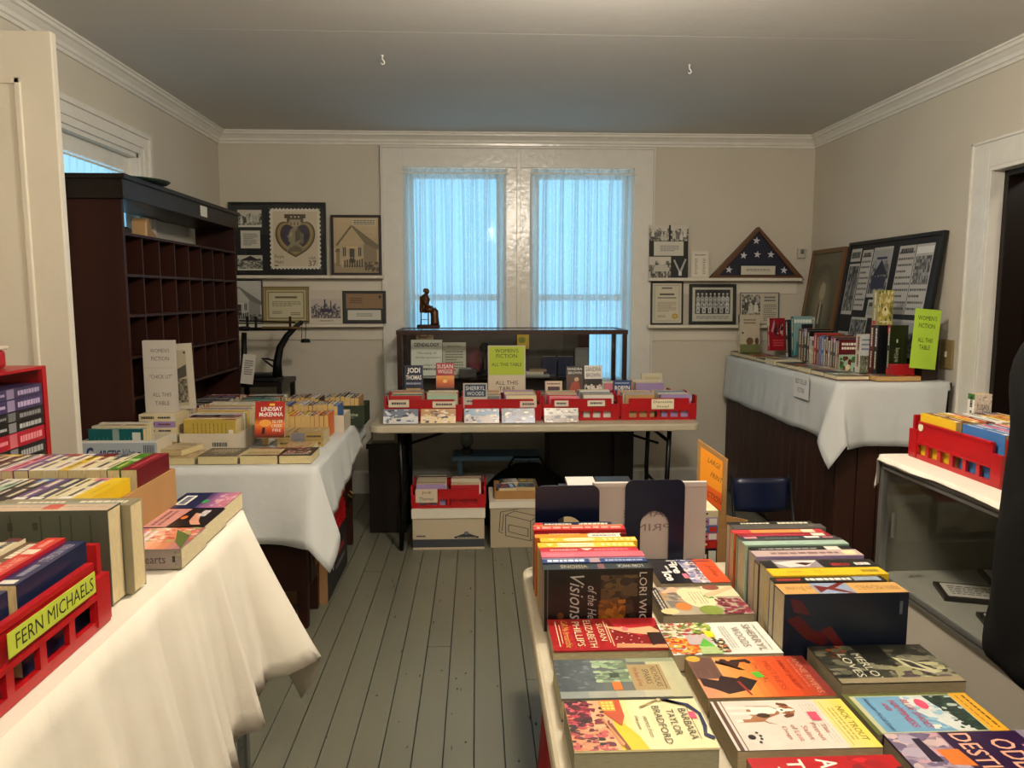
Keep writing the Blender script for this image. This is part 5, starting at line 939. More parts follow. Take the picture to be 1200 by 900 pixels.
def a_dark(A):
    A.r_(0, 0, 1, 1, '#3a3a32'); A.blobs(0, 0, 1, 1, ['#5a5a48', '#24241e', '#7a7860', '#34342c', '#6a6654'], 80, q, .12); A.blobs(.5, .5, 1, 1, ['#8c8a64', '#a8a47c', '#4a3a40'], 20, q, .1); A.p([(.35, .62), (.62, .66), (.8, .82), (.75, .88), (.45, .74)], '#b4b08c'); A.p([(.42, .66), (.62, .70), (.70, .80), (.5, .74)], '#2e2e2c')
    A.blobs(.0, .12, .35, .3, ['#a84a20', '#6a3a20'], 5, q, .05); A.p([(0, .38), (.5, .4), (.4, .6), (0, .62)], '#1a1a18'); A.t('MERLOT', .6, .34, .72, .07, '#c8c4ac'); A.t('LOVES', .55, .22, .6, .07, '#c8c4ac'); A.r_(.88, 0, 1, 1, '#8c8064')
def a_blue(A):
    A.r_(0, 0, 1, 1, '#5a6030'); A.r_(.06, .04, .97, .97, '#b8b890'); A.r_(.08, .08, .95, .84, '#6a9ab8'); A.p([(.08, .44), (.3, .42), (.6, .5), (.95, .62), (.95, .84), (.08, .84)], '#c8ccc8'); A.blobs(.1, .46, .9, .66, ['#d8d8cc', '#8ab0c4', '#c0c8c8'], 20, q, .07); A.p([(.08, .62), (.3, .64), (.5, .68), (.95, .76), (.95, .84), (.08, .84)], '#22362e'); A.blobs(.1, .66, .9, .84, ['#1c2e28', '#34503c', '#a8b4ac', '#182420'], 26, q, .06)
    A.r_(.04, .85, .99, .99, '#d89c28'); A.lines(.1, .93, .9, .96, 1, '#5a3c10', fill=.6); A.lines(.1, .88, .9, .90, 1, '#8a6420', fill=.6); A.t('BLUE SHOES', .52, .44, .7, .055, '#c0385a', shear=.2); A.t('HAPPINESS', .52, .34, .68, .055, '#c0385a', shear=.2); A.t('AND', .35, .26, .2, .04, '#c0385a', shear=.2); A.t('Alexander McCall Smith', .52, .15, .8, .035, '#2a3a6a', shear=.2); A.e(.3, .55, .13, .045, '#e84a6a', 14)
def a_odd(A):
    A.r_(0, 0, 1, 1, '#2a1238'); A.grad(0, 0, 1, .36, ['#8a7c94', '#a494a0', '#8a6a80'], 6); A.blobs(.0, .0, 1, .35, ['#a89cae', '#6a5c78', '#b8909c', '#c0a8a8'], 26, q, .12); A.p([(.3, .24), (.55, .25), (.58, .40), (.3, .38)], '#d0702a'); A.p([(.1, .15), (.5, .14), (.5, .22), (.1, .2)], '#241830'); A.r_(.84, .0, .9, .5, '#c8b8a8'); A.grad(0, .88, 1, 1, ['#7a7088', '#9a94a4'], 3)
    A.t('ODD', .42, .70, .55, .15, '#d8a088', bold=.01); A.t('DESTINY', .62, .47, 1.0, .14, '#d8a088', bold=.01) if 0 else A.t('DESTINY', .5, .48, .94, .13, '#d8a088', bold=.01); A.t('Debbie Burke', .6, .84, .7, .05, '#d8a088', shear=.3)
def a_lori(A):
    A.r_(0, 0, 1, 1, '#0d0b0b'); A.blobs(.1, .52, .95, .86, ['#4a3c2c', '#3a2e22', '#564428', '#2a241e'], 40, q, .13); A.blobs(.5, .5, .95, .75, ['#7a4a14', '#94601c', '#5a3410'], 30, q, .09); A.e(.75, .15, .06, .03, '#5a3418'); A.r_(0, .03, 1, .035, '#6a6a68')
    A.t('LORI WICK', .52, .91, .92, .07, '#b8b4ac'); A.t('Visions', .46, .30, .72, .13, '#a8a4a0', shear=.35); A.t('of the Heart', .62, .44, .7, .08, '#a8a4a0', shear=.35)
def a_steel(A): A.r_(0, 0, 1, 1, '#10182a'); A.grad(.0, .2, 1, 1, ['#101a2c', '#0c1424'], 4); A.p([(.35, .02), (.62, .18), (.72, .3), (.7, .36), (.55, .34), (.5, .24), (.3, .12)], '#4a1014'); A.p([(.05, .04), (.25, .08), (.3, .22), (.1, .14)], '#4a1014'); A.p([(.5, .30), (.8, .46), (.76, .52), (.45, .38)], '#541418'); A.r_(.12, .93, .3, .955, '#50545c')
z1_ = TZ
flat(.146, .376, 1.418, 1.564, .030, '#8a1016', 'red hardback SUSAN ELIZABETH PHILLIPS with polka dot dress on cover', a_phillips, pg='#b0a684')
flat(.139, .364, 1.221, 1.361, .040, '#6a6e68', 'grey hardback NICHOLAS SPARKS with tan title panel', a_sparks, pg='#b8b08c')
flat(.140, .358, 1.056, 1.196, .050, '#d8cfa4', 'cream and yellow hardback BARBARA TAYLOR BRADFORD with navy ribbon', a_bradford, pg='#8c8872')
flat(.440, .612, 1.768, 1.930, .026, '#1a1a22', 'paperback Fire and Ice, black and orange red, at back of centre column', a_fire, False, pg='#9a8c74')
flat(.398, .598, 1.570, 1.728, .032, '#4a3c30', 'paperback with cloud of text, green fruit and berries below Fire and Ice', a_garden, False, pg='#9c9078')
flat(.372, .586, 1.382, 1.524, .034, '#24261e', 'white topped SHERRYL WOODS paperback with flower market photo', a_woods, False, pg='#b4a888')
flat(.391, .616, 1.224, 1.370, .034, '#b8622c', 'orange red paperback with dark armchair silhouette and green sticker', a_orange, False, pg='#a0906c')
flat(.387, .610, 1.062, 1.202, .040, '#3a2a20', 'pale NICK TROUT paperback with a dog photograph and paw print', a_dog, False, pg='#a49474')
flat(.392, .61, .895, 1.040, .042, '#8a1016', 'bright red hardback with white capital letters at the near edge', a_red, pg='#8a7c60')
flat(.632, .854, 1.240, 1.384, .045, '#20201c', 'dark grey green paperback with misty landscape in front of the navy hardback', a_dark, False, pg='#8f8266')
flat(.622, .838, 1.100, 1.222, .036, '#6a7038', 'paperback with blue sky cover, green border and yellow right edge', a_blue, False, pg='#8a7c62')
flat(.624, .862, .942, 1.090, .044, '#281638', 'dark purple DESTINY hardback with pink lettering at bottom right', a_odd, pg='#8a7c66')
# left row, spines up
LR = [('black', .034, .234, .137), ('navy', .028, .230, .139), ('pink', .034, .230, .142), ('red', .028, .225, .141), ('yellow', .032, .225, .142), ('yellow', .030, .228, .144), ('orange', .026, .205, .144), ('maroon', .012, .22, .142), ('red', .038, .225, .150), ('cream', .024, .2, .14), ('navy', .030, .2, .14)]
SP = {0: lambda A: (A.r_(0, 0, 1, 1, '#2a2c2a'), A.t('LORI WICK', .2, .5, .24, .5, '#cfcabc'), A.t('VISIONS', .72, .5, .25, .55, '#b8a880'), A.r_(.44, .1, .5, .9, '#7a4a4a')),
      1: lambda A: (A.r_(0, 0, 1, 1, '#24376a'), A.lines(.04, .35, .4, .7, 1, '#a8b0c8', fill=.9), A.r_(.45, .05, .55, .95, '#a88a8a'), A.lines(.6, .25, .96, .8, 1, '#d0d4e0', fill=.9), A.r_(0, 0, 1, .12, '#8a9ab8')),
      2: lambda A: (A.r_(0, 0, 1, 1, '#c8606e'), A.lines(.68, .4, .95, .7, 1, '#d8808c', fill=.7)),
      3: lambda A: (A.r_(0, 0, 1, 1, '#b0202a'), A.lines(.1, .3, .45, .7, 1, '#d87a7a', fill=.8), A.p([(.46, .2), (.52, .7), (.56, .5), (.58, .2)], '#e0c8b8'), A.lines(.62, .35, .9, .7, 1, '#e0b0a8', fill=.8)),
      4: lambda A: (A.r_(0, 0, 1, 1, '#d8c890'), A.r_(0, 0, .42, 1, '#d8b838'), *[A.p([(i*.06+.03, .15), (i*.06+.05, .5), (i*.06+.03, .85), (i*.06+.01, .5)], '#e6d9a0') for i in range(6)], A.e(.6, .5, .17, .4, '#e8dcb0', 20), A.lines(.48, .4, .72, .6, 1, '#9a9058', fill=.7), A.r_(.8, 0, 1, 1, '#dcae28'), A.p([(.84, .2), (.88, .8), (.92, .2)], '#e8d890')),
      5: lambda A: (A.r_(0, 0, 1, 1, '#dcb030'), *[A.p([(i*.06+.03, .15), (i*.06+.05, .5), (i*.06+.03, .85), (i*.06+.01, .5)], '#e8dca8') for i in range(6)], A.e(.6, .5, .17, .4, '#e8dcb0', 20), A.lines(.48, .4, .72, .6, 1, '#9a9058', fill=.7), A.p([(.84, .2), (.88, .8), (.92, .2)], '#e8d890')),
      6: lambda A: (A.r_(0, 0, 1, 1, '#dc8a2a'), A.r_(0, 0, .38, 1, '#d8d2c4'), A.lines(.05, .3, .33, .7, 1, '#6a6a60', fill=.9)),
      8: lambda A: (A.r_(0, 0, 1, 1, '#b82a24'), A.lines(.04, .3, .96, .75, 1, '#e0a898', fill=.8), A.r_(0, 0, 1, .16, '#c88a5a'))}
acc = 0; xL = .140; names = ['black LORI WICK hardback facing the viewer at front of the left upright row', 'navy hardback with pale spine lettering, second in the left upright row', 'plain pink hardback between navy and red ones in the left row', 'crimson hardback between pink and yellow ones in the left row', 'yellow patterned paperback just behind the crimson hardback', 'yellow patterned paperback just before the orange topped book', 'orange and white spined book in the left upright row', 'thin maroon book behind the orange and white spine', 'red hardback at the rear of the left upright row', 'cream book behind the red hardback at the rear', 'dark navy book against the left bookend']
for i, (c, t_, h_, w_) in enumerate(LR):
    book((xL+h_/2+[0, .0, .0, 0, -.002, .006, -.004, 0, -.005, 0, 0][i], 1.572+acc+t_/2, TZ+w_/2+.0005), X_, -Y_, h_, w_, t_, c, names[i], 'hardbacks in the left upright row', True, front=(a_lori if i == 0 else False), spine=SP.get(i), parts=True, page='#a99c84'); acc += t_+.0015
# right row, spines up, slightly leaning
RR = [('navy', .046, .245, .152, 'navy hardback with tan spine and dark red ribbon motif facing the viewer', lambda A: (A.r_(0, 0, 1, 1, '#c89a58'), A.t('FERN MICHAELS', .2, .5, .34, .4, '#7a5024'), A.t('Late Bloomer', .83, .5, .24, .4, '#7a5024'), A.r_(.42, .0, .72, 1, '#8c98b0'), A.p([(.42, 0), (.55, .5), (.42, 1), (.47, 1), (.62, .6), (.7, .9), (.7, .2), (.6, .4), (.48, 0)], '#6a1c18')), a_steel),
      ('black', .022, .230, .155, 'black hardback with white capital spine lettering behind the navy one', lambda A: (A.r_(0, 0, 1, 1, '#17171a'), A.lines(.3, .25, .7, .8, 1, '#e0dcd4', fill=.9), A.lines(.75, .3, .96, .75, 1, '#a83028', fill=.9), A.r_(.04, .1, .28, .9, '#8c98a4')), None),
      ('yellow', .036, .240, .158, 'bright yellow spined hardback in the right upright row', lambda A: (A.r_(0, 0, 1, 1, '#dcb41c'), A.lines(.05, .3, .2, .7, 1, '#7a6420', fill=.8), A.t('Joy', .58, .5, .08, .5, '#a88414', shear=.3), A.lines(.72, .4, .86, .6, 1, '#b89420', fill=.8)), None),
      ('black', .040, .240, .158, 'black hardback with white hand image on its spine', lambda A: (A.r_(0, 0, 1, 1, '#1c1a1c'), A.t('OTHER', .33, .62, .17, .34, '#c83028', bold=.02), A.lines(.06, .4, .2, .75, 1, '#e0dcd4', fill=.9), A.r_(.5, .0, .9, 1, '#8c8488'), A.p([(.5, .1), (.62, .8), (.8, .9), (.9, .3), (.7, .05)], '#d8ccc8'), A.p([(.55, .4), (.64, .7), (.72, .4), (.64, .3)], '#3c1014')), None),
      ('brown', .024, .225, .150, 'dull brown hardback with faint spine lettering', lambda A: (A.r_(0, 0, 1, 1, '#4c4440'), A.lines(.08, .35, .3, .7, 1, '#a09890'), A.lines(.7, .3, .84, .7, 1, '#c8c0b4'), A.r_(.88, .2, .95, .7, '#8a8078')), None),
      ('lilac', .034, .240, .156, 'pale pinkish hardback with white price label on spine', lambda A: (A.r_(0, 0, 1, 1, '#b8a09c'), A.lines(.2, .3, .84, .7, 1, '#7a5a58', fill=.7), A.r_(.04, .15, .16, .85, '#d8cc9c')), None),
      ('black', .026, .232, .154, 'black hardback with small silver lettering and price label', lambda A: (A.r_(0, 0, 1, 1, '#141417'), A.lines(.35, .35, .92, .65, 1, '#a8a49c', fill=.7), A.r_(.12, .1, .26, .9, '#d8cfc0')), None),
      ('mint', .040, .240, .158, 'pale mint green topped hardback in the middle of right row', lambda A: (A.r_(0, 0, 1, 1, '#3c3c3a'), A.r_(0, .4, 1, 1, '#9cb4a4')), None),
      ('teal', .028, .235, .152, 'dark teal hardback with pink and white labels', lambda A: (A.r_(0, 0, 1, 1, '#1c2c34'), A.r_(.82, .1, .95, .9, '#c88a90'), A.lines(.4, .35, .75, .7, 1, '#8ca0a4', fill=.7), A.r_(.18, .1, .33, .9, '#d8d4cc'), A.r_(.04, .2, .15, .8, '#b86a78')), None),
      ('maroon', .024, .225, .150, 'crimson hardback with cream price label on spine', lambda A: (A.r_(0, 0, 1, 1, '#8c1c2c'), A.lines(.28, .35, .9, .65, 1, '#b84a5a'), A.r_(.06, .1, .2, .9, '#d8cfb8')), None),
      ('orange', .024, .225, .150, 'tan and orange spined hardback near the back of right row', lambda A: (A.r_(0, 0, 1, 1, '#b8343a'), A.r_(.25, .1, .8, .9, '#c88c48'), A.r_(.1, .1, .24, .9, '#dcd0b0')), None),
      ('grey', .030, .230, .152, 'dark grey spined hardback at back end of the right upright row', lambda A: (A.r_(0, 0, 1, 1, '#4a4844'), A.r_(.1, .3, .16, .5, '#7a7870')), None),
      ('black', .026, .215, .15, 'black hardback at the very back of the right row', None, None)]
acc = 0
for i, (c, t_, h_, w_, lb, sp, fr_) in enumerate(RR):
    t_ *= 1.15; w_ -= .006; x0 = .590+.09*acc
    book((x0+h_/2-.006*(i % 3 == 1)+RB.uniform(-.002, .002), 1.394+acc+t_/2, TZ+w_/2+.001), X_, V((0, -1, 0)), h_, w_, t_, c, lb, 'hardbacks in the right upright row', True, front=fr_ or False, spine=sp, parts=True, page='#b4a688'); acc += t_+.0015
# bookends and white board at the far end
def bookend(x0, x1, y, label, h=.235, arch=True):
    t = thing('bookend', label, 'bookend', ((x0+x1)/2, y, TZ)); W = x1-x0; r = .022; P = []
    for cx_, cz_, a0 in ((W/2-r, h-r, 0), (-W/2+r, h-r, 90)):
        for k in range(7): a = R(a0+15*k); P.append((cx_+r*math.cos(a), cz_+r*math.sin(a)))
    aw, ah = W*.24, h*.62; P += [(-W/2, 0), (-aw, 0), (-aw, ah-aw)]
    for k in range(1, 12): a = PI-PI*k/12; P.append((aw*math.cos(a), ah-aw+aw*math.sin(a)))
    P += [(aw, ah-aw), (aw, 0), (W/2, 0)]
    MB().extr([(x, 0, z) for x, z in P], (0, .0025, 0)).build('upright_plate', 'navy_steel', t, bevel=.0008)
    MB().box(-aw+.001, aw-.001, -.0, .10, 0, .002).build('base_plate', 'navy_steel', t); return t
a = at(625, 600, Y=2.03); b = at(698, 600, Y=2.03); bookend(a.x, b.x, 1.965, 'navy metal bookend behind the left upright row of hardbacks', h=at(660, 563, Y=2.02).z-TZ)
a = at(733, 600, Y=1.99); b = at(803, 600, Y=1.99); bookend(a.x, b.x, 1.9955, 'navy metal bookend with arched cutout before the white board', h=at(660, 563, Y=2.0).z-TZ)
a = at(694, 600, Y=2.02); b = at(826, 600, Y=2.02); ht = at(760, 564, Y=2.02).z-TZ-.001; W = b.x-a.x
t = thing('sign_holder', 'greyish white plastic sign panel with faint reversed LARGE PRINT lettering', 'sign', ((a.x+b.x)/2, 2.008, TZ+.001))
m = MB('#b4a6a0').box(-W/2, W/2, 0, .012, 0, ht); m.box(-W/2+.002, W/2-.002, -.004, .0, ht-.012, ht, '#c0b2ac'); A = Art(m, (-W/2, 0, 0), (1, 0, 0), (0, 0, 1), W, ht)
A.e(.16, .955, .018, .010, '#141414', 10); A.e(.87, .955, .018, .010, '#141414', 10)
def rev(A, s_, cx_, cy_, w_, h_, col):
    vs, fs = glyphs(s_); A.mb.add([A.P(cx_-x*w_, cy_+y*h_) for x, y in vs], fs, col); A.k += .00003
rev(A, 'LARGE', .475, .60, .42, .09, '#7a6a68'); rev(A, 'PRINT', .475, .42, .42, .09, '#7a6a68'); m.build('panel', 'print', t)
# large print stand behind the near table
LS = thing('side_table', 'small dark stand behind the far end of the near table', 'table', (0, 0, 0)); MB().box(.20, .86, 2.07, 2.55, .57, .60).build('tabletop', 'espresso', LS)
for lx in (.24, .80):
    for ly in (2.10, 2.52): MB().box(lx-.015, lx+.015, ly-.015, ly+.015, 0, .569).build('leg', 'espresso', LS)
p = at(824, 590, Y=2.3); zz = .6005
for i, (c, t_) in enumerate((('grey', .06), ('black', .05), ('red', .024), ('pink', .022), ('blue', .02), ('lilac', .025), ('cream', .02))):
    book((.600, 2.25, zz+t_/2), -X_ if 0 else V((-1, 0, 0)), Z_, .215, .15, t_, c, f'{c} book in the flat stack below the orange sign, {("lowest", "second from bottom", "third from bottom", "fourth from bottom", "third from top", "second from top", "topmost")[i]}', 'flat books under the orange sign', False, front=False, page='#c8b890', parts=True); zz += t_+.001
t = thing('carton', 'brown cardboard carton whose raised flap carries the orange sign', 'box', (.785, 2.40, .6005), R(-46)); t.scale = (.78, .78, .93); m = MB().box(-.09, .09, -.08, .08, 0, .006).box(-.09, .09, .074, .08, .006, .14).box(-.09, -.084, -.08, .074, .006, .14).box(.084, .09, -.08, .074, .006, .14).box(-.09, .09, -.08, -.074, .006, .14); m.build('carton_body', 'cardboard', t)
a = at(818, 515, Y=2.33); b = at(857, 592, Y=2.40)
fl_ = MB('#9a7448').extr([(-.065, -.081, .14), (.07, -.081, .14), (.07, -.081, .375), (-.065, -.081, .43)], (0, .005, 0)); fl_.build('flap', 'paint', t)
m = MB('#e8921c').extr([(-.05, -.0825, .29), (.05, -.0825, .255), (.05, -.0825, .365), (-.05, -.0825, .405)], (0, .0012, 0)); m.extr([(-.05, -.0825, .235), (.05, -.0825, .195), (.05, -.0825, .2545), (-.05, -.0825, .2895)], (0, .0012, 0), '#e0601c')
u_ = V((1, 0, -.38)).normalized(); A = Art(m, (-.05, -.0825, .29), u_, V((.38, 0, 1)).normalized(), .107, .1); A.t('LARGE', .34, .82, .55, .17, '#4a3010', bold=.0); A.t('PRINT', .60, .42, .5, .17, '#4a3010'); A = Art(m, (-.05, -.0825, .235), u_, V((.38, 0, 1)).normalized(), .107, .05); A.t('FICTION', .52, .5, .78, .42, '#6a2a10'); m.build('orange_sign', 'print', t)
for i, (x_, w_, c) in enumerate(((.32, .13, '#b8b4ac'), (.44, .10, '#2a2a2a'))): book((x_-.02, 2.34, .6005+.03), X_, Z_, w_, .13, .06, c, ('pale ring binder', 'black ring binder')[i]+' lying on the stand behind the bookends', parts=True, front=False)
for i, (x_, w_, c) in enumerate(((.325, .09, '#c0bab0'), (.43, .11, '#17171a'))): book((x_, 2.35, .8655), X_, V((0, -.1, 1)), w_, .12, .012, c, ('pale magazine', 'black magazine')[i]+' on top of the upright files behind the bookends', parts=True, front=False)
for i, (x_, c) in enumerate(((.29, '#22242c'), (.355, '#3a3a40'), (.42, '#1a1a1e'), (.485, '#26282e'))): book((x_, 2.345, .6615+.096), Y_, X_, .15, .19, .06, c, f'dark file box standing behind the bookends, {ordl(i)} from left', 'dark file boxes behind the bookends', front=False, plain=True)
# ---------------------------------------------------------------- right counter books
cz = K[4]+.0005; kx = K[0]+.0
FL = [('black', .165, .16, .03), ('brown', .165, .16, .028), ('maroon', .165, .16, .028), ('black', .16, .15, .022), ('white', .165, .16, .034), ('black', .16, .14, .024), ('maroon', .162, .14, .026), ('tan', .16, .15, .028), ('black', .165, .15, .026), ('maroon', .167, .16, .024)]
yy = 5.44
KL = ['black-edged hardback lying at the far end of the counter', 'brown covered hardback lying second from the far end of the counter', 'maroon hardback lying below the red upright novel on the counter', 'thin black hardback lying below the upright couple novels', 'thick white hardback lying midway along the counter edge', 'black hardback lying just nearer than the thick white one', 'maroon hardback lying above the BEST SELLER sign', 'tan edged hardback lying right of the BEST SELLER sign', 'black hardback lying second nearest on the counter edge', 'flat maroon covered hardback lying at the near corner of the counter']
for i, (c, h_, w_, t_) in enumerate(FL):
    y_ = 5.44-i*.168; book((K[0]+.012+h_/2+.0, y_, cz+.0005+t_/2), X_, Z_, h_, w_*.98, t_, c, KL[i], None, True, parts=True, page='#d6c8a2')
book((2.145, 3.86, cz+.013), X_, Z_, .23, .13, .024, 'orange', 'orange covered paperback lying under the green book on the counter', None, False, parts=True, page='#c8a468')
# upright covers at the far end
def up(x0, x1, y0, y1, Y, t_, c, lb, fr_, hard=False, lean=6, rz=0): return stand(x0, x1, y0, y1, Y, t_, c, lb, fr_, hard, lean, rz=rz)
up(867, 892, 369, 413.5, 5.30, .03, 'cream', 'cream paperback with tree drawing standing at the counter far end', cov('#b9b09a', art=lambda A: (A.r_(0, 0, 1, .22, '#6a7048'), A.lines(.2, .74, .8, .9, 2, '#6a5a48'), A.e(.5, .3, .18, .1, '#6a5038'), A.e(.85, .3, .1, .09, '#5a4830'), A.r_(.1, .5, .2, .54, '#2a2a2a'))))
up(901, 922, 373, 411, 5.10, .03, 'red', 'crimson novel with dancing couple photo on the counter', cov('#8c1220', art=lambda A: (A.blobs(.3, .45, .85, .85, ['#1a1214', '#2a1a1c', '#c8a8a0'], 14, q, .12), A.p([(.1, .6), (.3, .95), (.34, .8), (.2, .55)], '#c890a0'), A.lines(.2, .12, .9, .35, 3, '#c84a50', fill=.6))), rz=8)
up(923, 930, 375, 419, 5.02, .035, 'black', 'dark novel standing edgewise between crimson and pale teal ones', cov('#1c2428'), rz=8)
up(929, 955, 371, 417, 4.86, .03, 'teal', 'pale teal novel with woman in crimson dress on its cover', cov('#7a9c9c', art=lambda A: (A.r_(.42, 0, 1, .8, '#141214'), A.p([(.55, 0), (.95, 0), (.9, .35), (.7, .45), (.58, .3)], '#9c1c3a'), A.e(.72, .52, .08, .07, '#b88a74'), A.p([(.05, 0), (.4, 0), (.3, .35), (.15, .35)], '#3a7a84'), A.lines(.05, .82, .95, .93, 1, '#dce0dc', fill=.8))), rz=6)
CROW = [('brown', .045, .225), ('brown', .03, .22), ('black', .045, .23), ('black', .035, .22), ('white', .018, .185), ('white', .016, .18), ('cream', .022, .165), ('red', .04, .21), ('maroon', .03, .2), ('lilac', .025, .195), ('blue', .035, .2), ('cream', .02, .18), ('maroon', .034, .205), ('white', .022, .175), ('brown', .035, .2), ('navy', .03, .195), ('tan', .022, .18), ('red', .028, .19), ('black', .03, .2), ('cream', .018, .175), ('maroon', .018, .19)]
CROW = CROW[:17]+CROW[-1:]; yy = 4.74
for i, (c, t_, h_) in enumerate(CROW):
    book((2.09+.0*i, yy-t_/2, cz+.0008+h_/2), Z_, -Y_, h_, .145, t_, c, f'{c} spined book standing on counter, {ordl(i)} from far end of upright row', 'upright row on the counter', i % 2 == 0, front=(None if i == len(CROW)-1 else False), parts=True); yy -= t_+.0015
stand(1007, 1022, 392, 437, 4.13, .055, 'white', 'white and green paperback with page edges visible near the counter front', cov('#c4c8c8', art=lambda A: (A.r_(0, 0, 1, .45, '#6a6e58'), A.blobs(.05, .02, .95, .45, ['#8a8c7c', '#4a5040', '#a8a898'], 18, q, .1), A.lines(.1, .56, .9, .92, 3, '#5a6a80', fill=.35))), lean=0)
yy = 4.30
for i in range(4):
    c = ('maroon', 'brown', 'navy', 'tan')[i]; h_ = (.2, .19, .2, .18)[i]; book((2.225, 4.34-i*.045, cz+.0008+h_/2), Z_, -Y_, h_, .13, .038, c, f'{c} book standing close to the wall on the counter, {ordl(i)} from the back', 'books close to the wall on the counter', True, front=False, parts=True)
for i, (c, xx) in enumerate((('black', 0), ('maroon', 1))):
    h_ = at(1037, 381, Y=4.02).z-cz-.0025; p = at(1026+0*i, 430, Y=4.02); book((p.x+.075, 4.05+i*.045, cz+.0008+h_/2), Z_, -Y_, h_, .13, .042, c, f'tall {c} book standing under the green and gold paperback', None, True, front=False, parts=True)
a_ = stand(1041, 1065, 381, 439, 3.96, .03, '#252c14', 'tall dark olive green box-like book with white vertical lettering', cov('#252c14', art=lambda A: (A.t('THE ELF ON THE', .38, .38, .5, .12, '#b8bca0', rot=90) if 0 else A.t('the Elf Growing', .42, .4, .78, .11, '#c0c4a8', rot=90), A.e(.4, .68, .05, .04, '#c0c4a8'), A.r_(.7, .1, .72, .8, '#4a5230'))), lean=0, z=None)
b_ = stand(1027, 1048, 340, 381, 4.035, .05, '#a8a070', 'green and gold paperback standing on top of the counter books', cov('#a09450', art=lambda A: (A.blobs(.02, .02, .98, .98, ['#c8b870', '#5a6a34', '#b8a04a', '#7a8248', '#d8cc98'], 50, q, .13), A.e(.5, .4, .2, .14, '#dcd0a0'), A.e(.5, .45, .06, .05, '#6a4a20'), A.lines(.2, .06, .8, .14, 1, '#e0dcc0'))), lean=0)
# a flat stack that carries it
# green sign on the counter
a = at(1066, 432, Y=3.81); b = at(1097, 362, Y=3.81); t = thing('table_sign', 'lime green sign WOMENS FICTION ALL THIS TABLE on the right counter', 'sign', ((a.x+b.x)/2, 3.80, a.z)); w_, h_ = b.x-a.x+.01, b.z-a.z
t.rotation_euler = (R(-5), R(5), R(-6)); m = MB('#a9cc38').box(-w_/2, w_/2, 0, .002, 0, h_); A = Art(m, (-w_/2, 0, 0), (1, 0, 0), (0, 0, 1), w_, h_)
for s_, cy_, tw in (("WOMEN'S", .85, .74), ('FICTION', .72, .62), ('ALL THIS', .48, .58), ('TABLE', .36, .42)): A.t(s_, .5, cy_, tw, .075, '#181c0a')
m.build('sheet', 'print', t)
t = thing('book_rest', 'red box behind the foot of the green sign on the counter', 'box', (2.195, 3.868, cz+.0262)); MB('#a8121c').box(-.06, .06, -.022, .022, 0, .055).build('body', 'paint', t, bevel=.003)
tag(MB().box(-.08, .08, -.06, .06, 0, .30).build('dark_box', 'espresso', loc=(2.33, 4.12, cz+.0005)) if 0 else MB('#2a1612').box(-.04, .045, -.035, .035, 0, .21).build('dark_box', 'paint', loc=(2.335, 3.885, cz+.0005)), 'dark brown box standing behind the green sign by the wall', 'box')
# framed displays leaning on the right wall above the counter
def wallpic(name, ya, yb, za, zb, label, x, art, fcol, matc, fw_=.02, lean=8):
    """ya = far end, yb = near end"""
    W = ya-yb; H = zb-za; t = thing(name, label, 'picture', (x, (ya+yb)/2, za), -PI/2); t.rotation_euler = (R(-lean), 0, -PI/2)
    # local x runs toward the viewer (-Y world)
    MB(fcol).box(-W/2, -W/2+fw_, 0, .025, 0, H).box(W/2-fw_, W/2, 0, .025, 0, H).box(-W/2+fw_, W/2-fw_, 0, .025, 0, fw_).box(-W/2+fw_, W/2-fw_, 0, .025, H-fw_, H).build('frame', 'paint', t, bevel=.002)
    m = MB(matc).box(-W/2+fw_, W/2-fw_, .010, .022, fw_, H-fw_); A = Art(m, (-W/2+fw_, .010, fw_), (1, 0, 0), (0, 0, 1), W-2*fw_, H-2*fw_); art(A); m.build('picture', 'print', t)
    return t
def a_portrait(A):
    A.grad(0, 0, 1, 1, ['#3a3c30', '#54523e', '#6a6450'], 8)
    for k in range(6): A.e(.5, .5, .38-.05*k, .40-.055*k, cmix('#5a5644', '#8a8068', k/6), 20)
    A.e(.52, .62, .10, .09, '#a89a80'); A.p([(.4, .1), (.68, .1), (.62, .5), (.45, .5)], '#4a4a40'); A.p([(.5, .3), (.56, .3), (.55, .52), (.5, .52)], '#b0a890')
def a_board(A):
    def pg(x0, y0, x1, y1, k):
        A.r_(x0, y0, x1, y1, '#b4b2ac')
        if k == 't': A.lines(x0+.008, y0+.02, x1-.008, y1-.03, 10, '#5a5a58', fill=.35); A.lines(x0+.02, y1-.06, x1-.02, y1-.02, 1, '#2a2a2a', fill=.9)
        elif k == 'h': A.lines(x0+.01, y0+.01, x1-.01, y1-.01, 1, '#2a2a2a', fill=.6)
        else: A.photo(x0+.008, y0+.03, x1-.008, y1-.02, int(x0*100+y0*37), 12, 12, lo='#15151a', hi='#a8a8a8', sky=(k == 'b'))
    pg(.02, .86, .15, .97, 'h'); pg(.02, .40, .16, .84, 'p'); pg(.17, .44, .30, .95, 't'); pg(.31, .55, .53, .96, 'b'); A.p([(.34, .72), (.42, .86), (.50, .74)], '#22243a'); A.r_(.34, .62, .50, .72, '#2c3048'); A.r_(.36, .86, .48, .88, '#2c3048')
    pg(.60, .42, .77, .95, 't'); pg(.775, .42, .95, .95, 't'); A.photo(.79, .66, .94, .86, 77, 12, 8, lo='#3a3a3a', hi='#b0b0b0', sky=False); A.r_(.785, .88, .945, .93, '#d8d8d4')
    pg(.35, .38, .52, .53, 't'); pg(.03, .05, .17, .25, 't'); pg(.18, .02, .38, .38, 'p'); pg(.40, .02, .52, .25, 'p'); pg(.62, .1, .92, .38, 'b'); A.r_(.555, 0, .57, 1, '#0a0a0a')
def a_card2(A): A.lines(.1, .08, .9, .9, 7, '#4a4a48', fill=.35)
